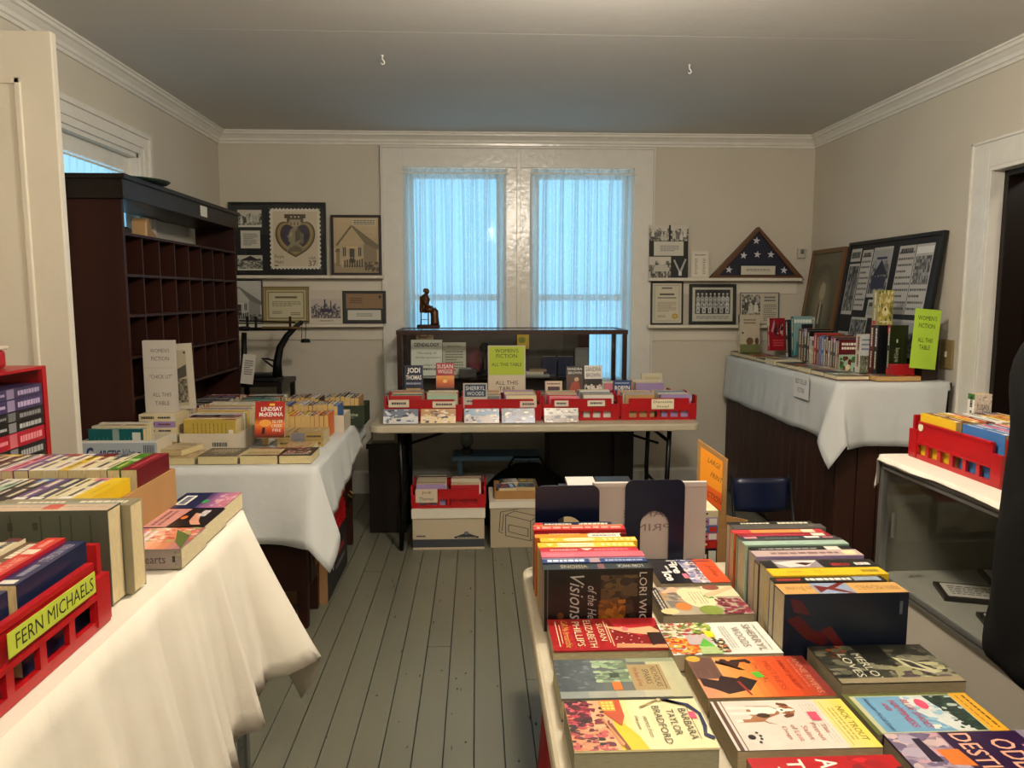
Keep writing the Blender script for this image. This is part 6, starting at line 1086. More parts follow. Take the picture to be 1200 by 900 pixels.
y_f = at(948, 385, X=2.36).y; y_n = at(979, 385, X=2.36).y
wallpic('framed_portrait', 5.47, 4.98, cz+.004, 1.78, 'wooden framed dark portrait leaning in the right corner', 2.30, a_portrait, '#6a4a2c', '#4a4838', .03)
wallpic('display_board', 4.955, 3.93, cz+.004, 1.80, 'large black framed board of newspaper clippings and photographs leaning on right wall', 2.31, a_board, '#0b0b0c', '#131315', .022)
t = thing('typed_card', 'small white typed card standing before the framed portrait', 'card', (2.19, 5.02, cz+.16)); m = MB('#b8b4aa').box(-.05, .05, 0, .003, 0, .13); A = Art(m, (-.05, 0, 0), (1, 0, 0), (0, 0, 1), .10, .13); a_card2(A); m.build('card', 'print', t); MB('#222222').box(-.01, .01, .003, .012, -.159, .05).build('easel', 'paint', t); t.rotation_euler = (0, 0, R(-10))
# ---------------------------------------------------------------- crate on the right showcase
SZ = .9205
crate((1.60, 2.25, SZ), 90, 'red crate of paperbacks on the right showcase with round white sticker', L=.46, D=.30, H=.14, cards=())
cr_ = [o for o in COL.objects if o.name.startswith('book_crate')][-1]
MB('#d8d0b0').lathe([(.002, 0), (.013, 0), (.013, .0015), (.002, .0015)], 16).build('sticker', 'paint', cr_)
sk_ = [o for o in COL.objects if o.parent == cr_ and o.name.startswith('sticker')][0]; sk_.location = (.165, .1515, .108); sk_.rotation_euler = (-PI/2, 0, 0)
for ci, x_ in ((0, 1.50), (1, 1.64)):
    side = ('left', 'right')[ci]
    book_row((1.465+ci*.138, 2.13, SZ+.008), X_, Y_, X_, 5, .19, .142, .024, [RB.choice(['white', 'cream', 'blue', 'red', 'pink', 'cream']) for _ in range(5)], lambda k, c, s=side: f'{c} paperback, {ordl(k)} from left, nearer {s} quarter of right showcase crate', 'paperbacks in the showcase crate', limit=.132, jit=.004)
    book_row((1.465+ci*.138, 2.35, SZ+.008), X_, Y_, X_, 5, .19, .142, .024, [RB.choice(['red', 'orange', 'cream', 'white', 'maroon', 'yellow']) for _ in range(5)], lambda k, c, s=side: f'{c} paperback, {ordl(k)} from left, farther {s} quarter of right showcase crate', 'paperbacks in the showcase crate', limit=.132, jit=.004)
stand(1140, 1163, 462, 500, 2.44, .035, 'white', 'white floral SUSAN MALLERY paperback standing behind the showcase crate', cov('#c8beb4', ('SUSAN', .5, .60, .7, .17, '#2c2828'), ('MALLERY', .5, .38, .84, .17, '#2c2828'), art=lambda A: A.blobs(0, 0, 1, 1, ['#d8d0c8', '#a89c94', '#8c8480', '#d0c0b8'], 40, q, .08)), lean=0)
# ---------------------------------------------------------------- near left showcase: crate, hardbacks, carton, paperbacks
LZ = .9325
crate((-.750, 1.0, LZ), 90, 'red crate in the left foreground labelled FERN MICHAELS', L=.46, D=.30, H=.128, group='red plastic book crates', nwin=5)
cr_ = [o for o in COL.objects if o.name.startswith('book_crate')][-1]
# label on the side that faces the aisle (crate local -y is world +x after the 90 degree turn)
m = MB('#b3bf3c').box(-.050, .172, -.1585, -.1572, .070, .103); A = Art(m, (-.050, -.1585, .070), (1, 0, 0), (0, 0, 1), .222, .033); A.t('FERN MICHAELS', .52, .5, .90, .62, '#1c1c14'); m.build('label_strip', 'print', cr_)
FC = ['navy', 'red', 'brown', 'cream', 'green', 'white', 'maroon', 'blue']
sp_n = lambda A: (A.r_(0, 0, 1, 1, '#1a2050'), A.t('FERN MICHAELS', .3, .5, .42, .5, '#a8a4b8'), A.lines(.58, .3, .82, .7, 1, '#8a88a0', fill=.8), A.r_(.9, .1, .98, .8, '#d8d4c8'))
sp_r = lambda A: (A.r_(0, 0, 1, 1, '#c8281c'), A.t('FERN MICHAELS', .7, .5, .42, .5, '#e8b0a0'), A.r_(.3, .1, .42, .8, '#e0d0b8'), A.lines(.06, .3, .26, .7, 1, '#e89080', fill=.8))
for bi, (yc, nm) in enumerate(((1.115, 'far'), (.91, 'near'))):
    x_ = -.620
    for i, (c, t_, sp) in enumerate((('navy', .030, sp_n), ('red', .028, sp_r), ('brown', .030, None), ('cream', .024, None), ('white', .026, None), ('green', .026, None), ('maroon', .026, None), ('cream', .024, None))):
        book((x_-t_/2, yc, LZ+.008+.066+(.006 if i % 2 else 0)), Y_, X_, .185, .132, t_, c, f'{c} paperback, {ordl(i)} from the aisle, {nm} half of the FERN MICHAELS crate', 'paperbacks in the FERN MICHAELS crate', front=False, spine=sp, parts=True, page='#c8b488'); x_ -= t_+.0015
# two thick hardbacks behind the crate
def a_back(A): A.r_(0, 0, 1, 1, '#4c5246'); A.r_(0, .0, 1, .12, '#565c50'); [A.lines(.1, .1+.0, .9, .9, 1, '#3a3e36')] if 0 else None; A.lines(.12, .10, .2, .6, 3, '#2c3028', fill=.2); A.r_(.05, .55, .8, .56, '#343830'); A.r_(.05, .35, .7, .36, '#343830'); A.r_(.05, .68, .6, .69, '#343830'); A.r_(.05, .75, .9, .76, '#343830'); A.r_(.05, .88, .5, .89, '#343830')
book((-.741, 1.2625+.04, LZ+.086), V((1, 0, 0)), V((0, -1, 0)), .245, .168, .050, '#4c5246', 'thick dark green hardback standing behind the FERN MICHAELS crate', None, True, front=a_back, parts=True, page='#cbb98e', spine=lambda A: (A.r_(0, 0, 1, 1, '#c8b098'), A.lines(.05, .4, .9, .6, 1, '#a89078', fill=.4), A.r_(.35, .2, .46, .8, '#c84a3a'), A.r_(0, .0, 1, .2, '#8a9488')))
book((-.722, 1.354, LZ+.084), V((1, 0, 0)), V((0, -1, 0)), .235, .160, .048, '#8c8468', 'second thick hardback with pale page edges behind the green hardback', None, True, front=False, parts=True, page='#cdbb90')
# cardboard carton with rows of paperbacks
ctn = thing('carton', 'brown cardboard carton of paperbacks on the near left showcase', 'box', (-1.005, 1.595, LZ)); W2, D2 = .30, .195
MB().box(-W2, W2, -D2, D2, 0, .005).box(W2-.006, W2, -D2, D2, .005, .125).box(-W2, -W2+.006, -D2, D2, .005, .125).box(-W2+.006, W2-.006, -D2, -D2+.006, .005, .125).box(-W2+.006, W2-.006, D2-.006, D2, .005, .125).build('carton_body', 'cardboard', ctn)
cA = [('maroon', .034), ('green', .026), ('cream', .012), ('cream', .030), ('cream', .032), ('yellow', .02), ('white', .026), ('cream', .030), ('purple', .030), ('pink', .024), ('white', .012), ('brown', .03), ('maroon', .03), ('cream', .03), ('navy', .03), ('white', .03), ('tan', .03)]
x_ = -.713
for i, (c, t_) in enumerate(cA):
    if x_-t_ < -1.285: break
    s_ = {0: lambda A: (A.r_(0, 0, 1, 1, '#7c1220'), A.lines(.1, .3, .9, .7, 1, '#b84a50', fill=.6)), 1: lambda A: (A.r_(0, 0, 1, 1, '#4a7a24'), A.r_(.35, .0, .5, 1, '#9ab878'), A.lines(.55, .3, .9, .7, 1, '#c8c860', fill=.6))}.get(i)
    book((x_-t_/2, 1.694, LZ+.006+.079), Y_, X_, .168, .157, t_, c, f'{c} paperback, {ordl(i)} from the aisle in brown carton back row', 'paperbacks in the back row of the brown carton', front=False, spine=s_, parts=True, page='#d0bf92'); x_ -= t_+.0015
cB = [('yellow', .034), ('cream', .028), ('cream', .020), ('navy', .03), ('purple', .028), ('black', .03), ('black', .022), ('mint', .018), ('white', .026), ('brown', .03), ('pink', .022), ('cream', .026), ('grey', .03), ('tan', .03), ('cream', .026), ('white', .026)]
x_ = -.722
for i, (c, t_) in enumerate(cB):
    if x_-t_ < -1.285: break
    s_ = (lambda A: (A.r_(0, 0, 1, 1, '#d8b414'), A.lines(.3, .4, .8, .6, 1, '#b89a20', fill=.6))) if i == 0 else None
    book((x_-t_/2, 1.512, LZ+.006+.072), Y_, X_, .168, .143, t_, c, f'{c} paperback, {ordl(i)} from the aisle in brown carton front row', 'paperbacks in the front row of the brown carton', front=False, spine=s_, parts=True, page='#d0bf92'); x_ -= t_+.0015
# three flat paperbacks at the aisle edge, each on top of others
def a_t1(A): A.grad(0, 0, 1, 1, ['#9c6a84', '#d88a5c', '#e8b49c', '#7a5a8c'], 8); A.blobs(.3, .0, 1, .9, ['#d8705c', '#e8b8a0', '#c84a50', '#a8b060', '#e8d8b8'], 50, q, .09); A.p([(.0, .0), (.6, .1), (.9, .4), (.3, .2)], '#5a6a34'); A.t('HEARTS', .3, .62, .12, .5, '#e8d8e0') if 0 else A.lines(.1, .62, .85, .85, 2, '#efe0e8', fill=.5); A.e(.18, .9, .1, .03, '#3aa84a')
def a_t2(A): A.r_(0, 0, 1, 1, '#1c1214'); A.p([(0, .6), (1, .55), (1, 1), (0, 1)], '#c88a84'); A.lines(.1, .7, .9, .9, 2, '#6a3a4a', fill=.5); A.p([(.1, .1), (.3, .2), (.7, .3), (.75, .4), (.3, .35), (.1, .25)], '#d89a80'); A.e(.5, .5, .1, .05, '#d8702a'); A.lines(.55, .1, .9, .4, 1, '#d8d0d0', fill=.4)
def a_t3(A): A.r_(0, 0, 1, 1, '#1c2048'); A.r_(.2, .72, .8, .92, '#e8e4d8'); A.lines(.25, .76, .75, .88, 1, '#24285a', fill=.9); A.grad(0, 0, 1, .5, ['#c87a84', '#a86a94', '#4a3a6a'], 6); A.e(.4, .45, .12, .05, '#3aa84a'); A.blobs(.1, .0, .9, .3, ['#d8909c', '#b86a7a', '#e0b0b8'], 12, q, .1)
# these lie with heads to the left and spines toward the viewer
TL = [('#8c7c74', 1.455, a_t1, 'pink and green paperback with flowers lying nearest on the showcase edge'), ('#1c1214', 1.600, a_t2, 'black and pink paperback lying in the middle of the showcase edge'), ('#20244c', 1.745, a_t3, 'purple and navy paperback lying farthest at the showcase edge')]
for i, (c, y_, fa, lb) in enumerate(TL):
    z_ = LZ+.0008
    for k in range(1):
        book((-.6385-.006*i, y_+.073, z_+.020), V((-1, 0, 0)), Z_, .134, .138, .040, c, lb, None, False, front=fa, parts=True, page='#d6c89e',
             spine=(lambda A: (A.r_(0, 0, 1, 1, '#93857c'), A.t('ful Hearts', .48, .5, .58, .42, '#3a2024'), A.r_(.87, .35, .91, .65, '#241c1c'), A.blobs(.9, 0, 1, 1, ['#6a7a3a', '#a8b060'], 6, q, .05))) if i == 0 else None)
# red crate lying on its side with stacked books, far left
LSt = thing('side_cabinet', 'dark low cabinet at the far left carrying the upended red crate', 'cabinet', (0, 0, 0)); MB().box(-1.78, -1.24, 2.05, 2.46, 0, .925).build('carcass', 'black_metal', LSt); MB().box(-1.79, -1.23, 2.04, 2.47, .926, .945).build('cabinet_top', 'black_metal', LSt)
zc_ = .9455; t = thing('book_crate', 'red crate standing on end with stacked books at left edge', 'crate', (-1.42, 2.24, zc_)); m = MB().box(-.16, .09, -.15, -.142, 0, .30) if 0 else MB()
m.box(-.20, .108, .142, .15, 0, .30).box(-.20, .108, -.142, .142, .0, .008).box(-.20, .108, -.142, .142, .292, .30).box(-.20, -.192, -.142, .142, .008, .292).box(.094, .108, .128, .1415, .008, .292).box(-.20, .100, -.150, -.142, .288, .30); m.build('crate_body', 'red_plastic', t)
zz = zc_+.0088
for i, (c, t_, lb, ink) in enumerate((('#3a3828', .03, 'olive spined book at bottom of the upended crate', '#c8b458'), ('#18181a', .040, 'black book lying above the olive one in the upended crate', '#a8a8a8'), ('#a8142c', .042, 'crimson book in the middle of the upended crate', '#e08a90'), ('#161618', .030, 'lower of two black books near the top of the upended crate', '#b0b0b0'), ('#1a1a1c', .028, 'upper of two black books near the top of the upended crate', '#8a8a8a'), ('#40345c', .034, 'purple spined book second from top in the upended crate', '#b8a8c8'), ('#3c3454', .030, 'dark purple book at the top of the upended crate', '#a898b8'))):
    book((-1.392, 2.235, zz+t_/2), V((0, -1, 0)) if 0 else V((0, 1, 0)), -Z_, .25, .16, t_, c, lb, 'books in the upended crate', False, front=False, parts=True, page='#b8a888', spine=(lambda A, c=c, ink=ink: (A.r_(0, 0, 1, 1, c), A.lines(.06, .25, .5, .8, 1, ink, fill=.8), A.r_(.56, .05, .7, .95, cmix(c, ink, .5)), A.lines(.74, .35, .94, .65, 1, ink, fill=.8)))); zz += t_+.0012
t = thing('red_box', 'red lidded tin standing on the upended crate at the left edge', 'box', (-1.47, 2.2, zc_+.3005)); MB('#9c1218').box(-.12, .10, -.1, .1, 0, .055).build('body', 'paint', t, bevel=.012); MB('#c8bca8').box(-.125, .105, -.105, .105, .0552, .066).build('lid', 'paint', t, bevel=.004)
# ---------------------------------------------------------------- far left desks: cartons of paperbacks
DZ2 = .7412
def tray(cx_, cy_, W, D, H, label, m='white_card', rz=0, art=None):
    t = thing('carton', label, 'box', (cx_, cy_, DZ2), R(rz)); b = MB('#c8beaa'); b.box(-W/2, W/2, -D/2, D/2, 0, .004).box(-W/2, W/2, -D/2, -D/2+.004, .004, H).box(-W/2, W/2, D/2-.004, D/2, .004, H).box(-W/2, -W/2+.004, -D/2+.004, D/2-.004, .004, H).box(W/2-.004, W/2, -D/2+.004, D/2-.004, .004, H)
    if art: A = Art(b, (-W/2, -D/2, 0), (1, 0, 0), (0, 0, 1), W, H); art(A)
    b.build('carton_body', m, t); return t
mixed = ['cream', 'white', 'maroon', 'grey', 'brown', 'maroon', 'red', 'navy', 'pink', 'brown', 'tan', 'black', 'white', 'teal', 'lilac', 'black']
# carton with the blue lettering
def arctic(A): A.r_(0, 0, 1, 1, '#a8b0b8'); A.r_(0, .9, 1, 1, '#d8d8d4'); A.t('C', .10, .48, .10, .5, '#1c2a5c', bold=.05); A.t('ARCTIC', .36, .46, .30, .3, '#1c2a5c', bold=.03, shear=.2); A.t('Vibe', .62, .52, .16, .26, '#3c4a7c', shear=.3); A.e(.76, .42, .03, .12, '#1c2a5c', 8); [A.r_(.82+k*.022, .2, .82+k*.022+.011, .8, '#2a2a3a') for k in range(7)]
tray(-1.515, 3.353, .31, .165, .105, 'white paper carton with dark blue lettering at front left of far table', 'print', 0, arctic)
def lab1(k, c): return f'{c} paperback, {ordl(k)} from the front in the blue-lettered carton'
cols = ['teal', 'cream', 'cream', 'white', 'maroon', 'cream', 'white', 'grey', 'blue', 'cream', 'navy', 'tan', 'white', 'cream']
book_row((-1.50, 3.285, DZ2+.005), Y_, X_, -Y_, 16, .245, .172, .028, cols, lab1, 'paperbacks in the blue-lettered carton', hard=False, limit=.47, hj=.03, jit=.02,
         first_front=lambda A: (A.r_(0, 0, 1, 1, '#0f5a5c'), A.r_(0, .46, 1, .58, '#8aa09c'), A.lines(.2, .1, .8, .4, 3, '#3a8a8c', fill=.3), A.r_(.05, .06, .5, .2, '#d8d8d0'))) if 0 else None
x0 = -1.50; yy = 3.280
for i, c in enumerate(cols):
    t_ = RB.uniform(.024, .036); h_ = RB.uniform(.215, .25); w_ = .150+.0035*i+RB.uniform(-.004, .004)
    if yy+t_ > 3.425: break
    fr_ = (lambda A: (A.r_(0, 0, 1, 1, '#0f5a5c'), A.r_(0, .44, 1, .56, '#8aa09c'), A.lines(.25, .08, .85, .38, 4, '#3a8a8c', fill=.2), A.lines(.25, .62, .85, .95, 4, '#3a8a8c', fill=.2), A.r_(.1, .80, .72, .95, '#d8d8d0'))) if i == 0 else False
    book((-1.655+h_/2+.01+(.0 if i else 0), yy+t_/2, DZ2+.005+w_/2), V((1, 0, 0)), -Y_, h_, w_, t_, c, lab1(i, c), 'paperbacks in the blue-lettered carton', front=fr_, parts=True, page='#d2c193'); yy += t_+.0015
zz = DZ2+.0006
for i, c in enumerate(('cream', 'tan', 'white', 'cream', 'lilac', 'cream')):
    t_ = (.031, .028, .034, .030, .028, .0318)[i]; zz_top = zz+t_; book((-1.434, 3.56, zz+t_/2), V((-1, 0, 0)), Z_, .160, .185, t_, c, f'{c} book in the flat stack carrying the white binder sign, {("lowest", "second from bottom", "third from bottom", "third from top", "second from top", "topmost")[i]}', 'flat books under the binder sign', front=False, parts=True, page='#cdbb90'); zz += t_+.0004
# second carton
tray(-1.21, 3.69, .262, .44, .095, 'white open carton of yellowed paperbacks beside the flat books', 'print', 0, lambda A: (A.lines(.55, .35, .8, .6, 1, '#5a5a5a', fill=.8), seg(A, .3, .9, .9, .6, '#a89c88', .004)))
yy = 3.485
for i, c in enumerate(['yellow', 'cream', 'maroon', 'navy', 'white', 'cream', 'yellow', 'cream', 'lilac', 'cream', 'tan', 'cream', 'white', 'cream', 'grey']):
    t_ = RB.uniform(.022, .032); h_ = .235+RB.uniform(-.01, .01); w_ = .150+.0022*i
    if yy+t_ > 3.895: break
    fr_ = (lambda A: (A.r_(0, 0, 1, 1, '#b8a048'), A.lines(.1, .15, .9, .85, 9, '#8a7630', fill=.25), A.r_(.3, .86, .62, .95, '#d8d4c8'))) if i == 0 else False
    book((-1.21, yy+t_/2, DZ2+.005+w_/2), X_, -Y_, h_, w_, t_, c, f'{c} paperback, {ordl(i)} from the front in the second white carton', 'paperbacks in the second white carton', front=fr_, parts=True, page='#d2c193'); yy += t_+.0015
# flat books along the front edge
def a_f(kind):
    def f(A):
        if kind == 0: A.r_(0, 0, 1, 1, '#b8a078'); A.blobs(0, 0, 1, 1, ['#a88a5c', '#8a7a5c', '#c8b890'], 22, q, .12); A.lines(.1, .6, .9, .85, 2, '#5a4a30', fill=.5)
        elif kind == 1: A.r_(0, 0, 1, 1, '#443c34'); A.blobs(0, 0, 1, 1, ['#544a40', '#3a332c', '#6a6054'], 24, q, .12); A.lines(.15, .5, .85, .85, 2, '#c8b894', fill=.5); A.blobs(.2, .25, .8, .5, ['#c8b894', '#8a7c64'], 8, q, .06)
        elif kind == 2: A.r_(0, 0, 1, 1, '#c8b88c'); A.lines(.1, .25, .9, .5, 2, '#8a744a', fill=.5); A.r_(0, 0, 1, .12, '#1c1a1c'); A.p([(0, .9), (1, .82), (1, 1), (0, 1)], '#7a2a2a')
        elif kind == 3: A.r_(0, 0, 1, 1, '#241c24'); A.blobs(.1, .3, .9, 1, ['#8a2a24', '#c87a6a', '#d8b0a0', '#3a2a44'], 26, q, .11); A.lines(.1, .1, .9, .3, 1, '#c8b8a0', fill=.5)
        else: A.r_(0, 0, 1, 1, '#b89a6c'); A.blobs(0, 0, 1, 1, ['#c8ac7c', '#8a6a4a', '#d8c8a0', '#a84a3a'], 24, q, .12)
    return f
def flat2(cx_, cy_, z, h_, w_, t_, c, lb, k, rz=0): return book((cx_, cy_, z+t_/2+.0006), V((0, 1, 0)) if 0 else V((math.sin(R(rz)), math.cos(R(rz)), 0)), Z_, h_, w_, t_, c, lb, None, False, front=a_f(k), parts=True, page='#d0c090')
y0_ = 3.345
FB = [(-1.285, .030, '#b09a70', 'tan paperback lying at the left end of the front row on far table', 0), (-1.105, .036, '#4a4036', 'dark brown paperback lying second in the front row on far table', 1), (-.928, .036, '#c8b88c', 'cream and black paperback lying in front of the LINDSAY McKENNA novel', 2), (-.782, .036, '#241c24', 'dark paperback with red and pink cover at the front right corner of far table', 3)]
for cx_, t_, c, lb, k in FB: flat2(cx_, y0_, DZ2, .178, .142 if cx_ > -.8 else .165, t_, c, lb, k)
flat2(-1.30, 3.375, DZ2+.0315, .16, .115, .026, '#a88c5c', 'curled tan paperback lying on the leftmost front row book', 0, 14)
flat2(-1.00, 3.475, DZ2, .0+.075, .155, .028, '#5a4a40', 'paperback lying behind the cream and black one on far table', 1) if 0 else None
flat2(-.815, 3.515, DZ2, .150, .13, .032, '#b89a6c', 'light tan paperback behind the dark red and pink one', 4)
for i, (z_, c, k) in enumerate(((0, '#a89474', 4), (.0335, '#8a8478', 0))):
    book((-.84, 3.71, DZ2+.0006+z_+.016), V((-1, 0, 0)), Z_, .215, .16, .032, c, f'{("lower","upper")[i]} of two stacked paperbacks right of the LINDSAY McKENNA novel', None, front=a_f(k), parts=True, page='#ccbb8e', spine=lambda A: (A.r_(0, 0, 1, 1, '#a89058'), A.r_(.3, 0, .6, 1, '#7c7c84'), A.lines(.05, .3, .28, .7, 1, '#3a3428', fill=.7), A.lines(.64, .3, .95, .7, 1, '#3a3428', fill=.7)))
stand(298, 331, 473, 514, 3.50, .03, '#8c1c10', 'red LINDSAY McKENNA paperback propped up in front of the cartons', cov('#a81c14', ('LINDSAY', .56, .79, .72, .12, Wt, dict(bold=.03)), ('McKENNA', .54, .64, .8, .12, Wt, dict(bold=.03)), ('SILVER', .76, .44, .36, .08, Wt), ('CREEK', .74, .32, .38, .08, Wt), ('FIRE', .74, .2, .28, .08, Wt), art=lambda A: (A.grad(0, 0, 1, .55, ['#2a0c0a', '#b83c14', '#e0802a', '#8c1c14'], 10), A.e(.35, .4, .2, .1, '#e8a048'), A.p([(.22, .1), (.34, .1), (.34, .28), (.26, .28)], '#1c0c0a'), A.r_(.48, .88, .66, .94, '#dcb838'))), lean=16, rz=4)
# masses of paperbacks behind: cartons, books spine up along Y or across
def block(x0, x1, y0, y1, h0, desc, n, w_, cols, tr=True, m_='white_card'):
    """a shallow tray filled with paperbacks standing across it, stacked from front to back"""
    if tr: tray((x0+x1)/2, (y0+y1)/2, x1-x0, y1-y0, h0, f'shallow white carton holding paperbacks, {desc}', m_)
    yy = y0+.008; i = 0
    while i < n:
        t_ = RB.uniform(.020, .032)
        if yy+t_ > y1-.008: break
        hh = (x1-x0)-.022+RB.uniform(-.012, 0); ww = w_+RB.uniform(-.008, .008); c = RB.choice(cols)
        book(((x0+x1)/2, yy+t_/2, DZ2+.0055+ww/2), X_, -Y_, hh, ww, t_, c, f'{c} paperback, {ordl(i)} from the front in the carton {desc}', 'paperbacks in the cartons on the far left table', front=False, page=RB.choice(PG), parts=False); yy += t_+.0012; i += 1
def xblock(x0, x1, yc, h_, w_, desc, cols, tr=None, tw=(.02, .03), m_='print', z=DZ2):
    """paperbacks side by side from left to right, spines up and pointing away"""
    if tr: tray((x0+x1)/2, yc, x1-x0, h_+.03, tr, f'open carton holding paperbacks side by side, {desc}', m_)
    xx = x0+.008; i = 0
    while True:
        t_ = RB.uniform(*tw)
        if xx+t_ > x1-.008: break
        ww = w_+RB.uniform(-.006, .006); c = RB.choice(cols)
        book((xx+t_/2, yc, z+.0055+ww/2), Y_, X_, h_-RB.uniform(0, .01), ww, t_, c, f'{c} paperback, {ordl(i)} from left in row {desc}', 'paperbacks in the cartons on the far left table', front=False, page='#c9a86a', parts=False); xx += t_+.0012; i += 1
oc = ['orange', 'orange', 'cream', 'orange', 'red', 'yellow', 'brown', 'tan']
xblock(-.965, -.715, 3.905, .165, .118, 'of orange topped books', oc, None)
xblock(-1.035, -.972, 3.74, .17, .135, 'beside the LINDSAY McKENNA novel', ['navy', 'cream', 'white'], None)
xblock(-1.05, -.70, 4.115, .18, .135, 'behind the orange topped books', ['cream', 'white', 'red', 'blue', 'tan', 'maroon', 'grey'], .09)
block(-1.30, -1.065, 3.96, 4.42, .09, 'left of centre on far desk back', 20, .145, mixed)
block(-1.515, -1.305, 3.98, 4.44, .09, 'beside the pigeonhole cabinet', 20, .15, mixed)
xblock(-1.06, -.865, 4.335, .17, .145, 'at the desk back', ['brown', 'maroon', 'white', 'cream', 'grey'], None)
block(-1.515, -1.355, 3.69, 3.96, .09, 'just behind the binder sign', 20, .165, mixed)
# dark green carton at the back right corner
gx0, gx1 = -.855, -.625; t = thing('carton', 'dark green printed carton with paperbacks at the far table back corner', 'box', ((gx0+gx1)/2, 4.335, DZ2)); m = MB('#1f2c14'); W = gx1-gx0
m.box(-W/2, W/2, -.11, -.106, 0, .11).box(-W/2, W/2, .106, .11, 0, .11).box(-W/2, -W/2+.004, -.106, .106, 0, .11).box(W/2-.004, W/2, -.106, .106, 0, .11).box(-W/2+.004, W/2-.004, -.106, .106, 0, .004); A = Art(m, (-W/2, -.11, 0), (1, 0, 0), (0, 0, 1), W, .11); A.t('Clematine', .6, .55, .5, .2, '#b8bca0', shear=.2); A.lines(.4, .34, .76, .42, 1, '#8a9070'); A.e(.46, .72, .02, .05, '#b8bca0', 8); m.build('carton_body', 'print', t)
xblock(gx0+.004, gx1-.004, 4.335, .19, .15, 'in the dark green carton', ['cream', 'white', 'black', 'cream', 'tan', 'navy'], None)
book((-.70, 3.99+.18, DZ2+.015), X_, Z_, .10, .0+.10, .028, '#a82040', 'pink and white booklet lying before the dark green carton', front=False, parts=True) if 0 else None
p = at(415, 490, Z=.76); 
# sign and photo standing before the cabinet
t = thing('table_sign', 'tall white binder sign reading WOMENS FICTION CHICK LIT', 'sign', (0, 0, 0))
ZB = zz_top+.001; t.location = (-1.435, 3.52, ZB); hh = at(190, 399, Y=3.52).z-ZB; w_ = .135; t.rotation_euler = (0, 0, R(3)); MBs = MB('#bdb6ac').box(-w_/2, w_/2, 0, .035, 0, hh)
A = Art(MBs, (-w_/2, 0, 0), (1, 0, 0), (0, 0, 1), w_, hh)
for s_, cy_, tw in (("WOMEN'S", .86, .62), ('FICTION', .75, .56), ('"CHICK LIT"', .50, .74), ('ALL THIS', .25, .6), ('TABLE', .13, .46)): A.t(s_, .55, cy_, tw, .055, '#5a524c')
A.r_(.05, .62, .95, .626, '#a09890'); MBs.build('binder', 'print', t)
t = thing('photo_print', 'large sepia photograph of an old station leaning behind the binder sign', 'picture', (-1.40, 3.61, ZB)); hh = at(215, 403, Y=3.62).z-ZB; t.rotation_euler = (R(-4), R(-3), R(3)); W = .175; m = MB('#bcb4a2').box(-W/2, W/2, 0, .006, 0, hh)
A = Art(m, (-W/2, 0, 0), (1, 0, 0), (0, 0, 1), W, hh); A.r_(.05, .05, .84, .9, '#a89e84'); A.p([(.08, .36), (.3, .42), (.55, .60), (.82, .68), (.82, .5), (.5, .44)], '#4a463a'); A.photo(.06, .1, .82, .46, 55, 16, 10, lo='#34302a', hi='#a89e84', sky=False); A.e(.8, .86, .03, .02, '#2a2a24', 8); m.build('print', 'print', t)
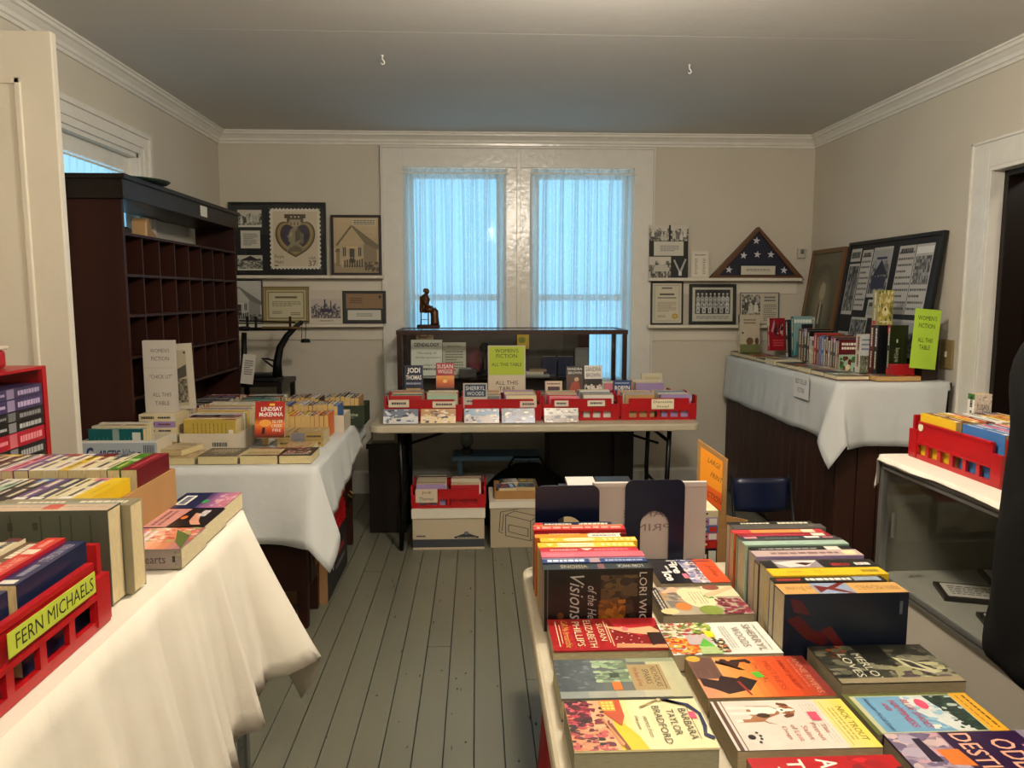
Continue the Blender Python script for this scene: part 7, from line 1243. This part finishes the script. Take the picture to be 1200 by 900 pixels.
# ---------------------------------------------------------------- person in a black jacket at the right edge
def person():
    px_, py_ = 1.160, 1.285
    t = thing('person', 'person in a black jacket facing away to the right, cut by the right edge', 'person', (px_, py_, 0), -PI/2)
    # body: one continuous skin
    v = [(0, 0, .97, .15), (0, .0, 1.10, .14), (0, .01, 1.25, .155), (0, 0, 1.40, .14), (0, -.01, 1.48, .062), (0, 0, 1.56, .058),
         (-.10, 0, .90, .095), (-.105, .01, .50, .062), (-.11, .02, .10, .045), (.10, 0, .90, .095), (.105, .01, .50, .062), (.11, .02, .10, .045)]
    e = [(0, 1), (1, 2), (2, 3), (3, 4), (4, 5), (0, 6), (6, 7), (7, 8), (0, 9), (9, 10), (10, 11)]
    skinned('body', v, e, 'jeans', t, 2)
    jm = MB(); vs = []; fs = []; n = 36; q_ = random.Random(8)
    prof = [(.742, .172, .215, 0), (.750, .185, .225, 0), (.775, .196, .232, 0), (.80, .192, .230, 0), (.86, .184, .226, 0), (.98, .178, .222, 0), (1.05, .172, .225, .003), (1.11, .170, .228, .005), (1.20, .169, .232, .006), (1.28, .169, .236, .004), (1.337, .158, .230, 0), (1.385, .142, .205, -.002), (1.42, .125, .160, -.002), (1.45, .098, .10, .0), (1.475, .078, .080, .01), (1.51, .072, .070, .02)]
    for j, (z, dy, dx, oy) in enumerate(prof):
        for k in range(n):
            a = 2*PI*k/n; wr = .006*math.sin(a*5+z*19)+.005*math.sin(a*9-z*31)+.004*math.sin(z*60+a*3)*(z < 1.3); x = math.cos(a)*(dx+wr*(z < 1.4)); y = math.sin(a)*(dy+wr*(z < 1.4))+oy
            vs.append((x, y, z+.006*math.sin(a*3)*(j < 3)))
    for j in range(len(prof)-1):
        for k in range(n): k2 = (k+1) % n; fs.append((j*n+k, j*n+k2, (j+1)*n+k2, (j+1)*n+k))
    fs.append(tuple(range(n))[::-1]); jm.add(vs, fs)
    for s in (-1, 1):
        P = [(s*.165, -.005, 1.375), (s*.205, 0, 1.33), (s*.228, .01, 1.24), (s*.235, .03, 1.14), (s*.232, .07, 1.06), (s*.222, .13, 1.03), (s*.205, .20, 1.02), (s*.197, .235, 1.02)]
        jm.tube(P, [.06, .075, .070, .064, .060, .054, .048, .050], 16)
    j = jm.build('jacket', 'jacket', t, smooth=True)
    ss = j.modifiers.new('sub', 'SUBSURF'); ss.levels = ss.render_levels = 1
    # head with face, looking away toward the counter
    hd = MB(); n, m_ = 28, 20; vs = []; fs = []
    for i in range(m_+1):
        th = PI*i/m_; z = -math.cos(th); r0 = math.sin(th)
        for k in range(n):
            a = 2*PI*k/n; x = math.cos(a)*r0; y = math.sin(a)*r0; sx_ = .076*(1-.18*max(0, -z)**1.5); sy_ = .098*(1-.12*max(0, -z)); yy_ = y*sy_; xx = x*sx_; zz_ = z*.118
            f = max(0, y)          # +y local is the face
            if f > .6:
                g = math.exp(-((x*sx_)/.014)**2)
                if -.35 < z < .12: yy_ += .022*g*(1-abs(z+.18)/.32 if abs(z+.18) < .32 else 0)
                ge = math.exp(-((abs(x*sx_)-.031)/.014)**2-((z-.08)/.13)**2); yy_ -= .009*ge
                gl = math.exp(-((z+.50)/.07)**2-((x*sx_)/.025)**2); yy_ += .006*gl; yy_ += .01*math.exp(-((z+.80)/.12)**2)*f
            vs.append((xx, yy_, zz_))
    for i in range(m_):
        for k in range(n): k2 = (k+1) % n; fs.append((i*n+k, i*n+k2, (i+1)*n+k2, (i+1)*n+k))
    hd.add(vs, fs)
    for s in (-1, 1): hd.ball((s*.078, -.005, -.005), (.010, .018, .030), 10, 8)
    h = hd.build('head', 'skin', t, smooth=True, loc=(0, .045, 1.645)); h.rotation_euler = (R(-12), 0, R(-10))
    ey = MB('#e8e4dc')
    for s in (-1, 1): ey.ball((s*.031, .077, .012), .0115, 12, 8); ey.ball((s*.031, .0865, .012), .005, 8, 6, '#2a1c14')
    ey.build('eyes', 'paint', h, smooth=True); MB('#8c4a40').ball((0, .094, -.060), (.024, .006, .006), 12, 6).build('mouth', 'paint', h, smooth=True)
    hr = MB(); vs = []; fs = []
    for i in range(13):
        th = PI*.0+PI*.66*i/12; z = math.cos(th); r0 = math.sin(th)
        for k in range(24):
            a = 2*PI*k/24; y = math.sin(a); cut = 1 if y < .25 else max(.0, 1-(y-.25)*1.1)
            th2 = th*(.45+.55*cut); vs.append((math.cos(a)*math.sin(th2)*.088, y*math.sin(th2)*.108-.008, math.cos(th2)*.130))
    for i in range(12):
        for k in range(24): k2 = (k+1) % 24; fs.append((i*24+k, (i+1)*24+k, (i+1)*24+k2, i*24+k2))
    hr.add(vs, fs).build('hair', 'hair', h, smooth=True)
    # hands
    def hand(base, d, side, up_):
        d = V(d).normalized(); s_ = V(side).normalized(); n_ = d.cross(s_)
        P = lambda a, b, c: tuple(V(base)+d*a+s_*b+n_*c)
        vv = [(*P(0, 0, 0), .026), (*P(.045, 0, 0), (.034)), (*P(.085, 0, .002), .030)]; ee = [(0, 1), (1, 2)]
        for i, (b, L) in enumerate(((-.030, .066), (-.010, .074), (.011, .070), (.030, .055))):
            k = len(vv); vv += [(*P(.095, b, .002), .010), (*P(.095+L*.5, b*1.1, .010), .009), (*P(.095+L*.82, b*1.1, .028), .0085), (*P(.095+L*.95, b*1.1, .042), .008)]; ee += [(2, k), (k, k+1), (k+1, k+2), (k+2, k+3)]
        k = len(vv); vv += [(*P(.03, -.036, .005), .013), (*P(.06, -.056, .016), .011), (*P(.088, -.058, .028), .009)]; ee += [(0, k), (k, k+1), (k+1, k+2)]
        skinned('hand', vv, ee, 'skin', t, 2)
    hand((-.195, .225, 1.02), (.25, 1, -.12), (0, 0, 1), 0); hand((.195, .225, 1.02), (-.25, 1, -.12), (0, 0, 1), 0)
    for s in (-1, 1):
        MB().box(s*.112-.05, s*.112+.05, -.10, .15, 0, .03).box(s*.112-.045, s*.112+.045, -.095, .08, .03, .085).build('shoe', 'shoe', t, bevel=.02)
    return t
person()
print('objects', len(COL.objects))
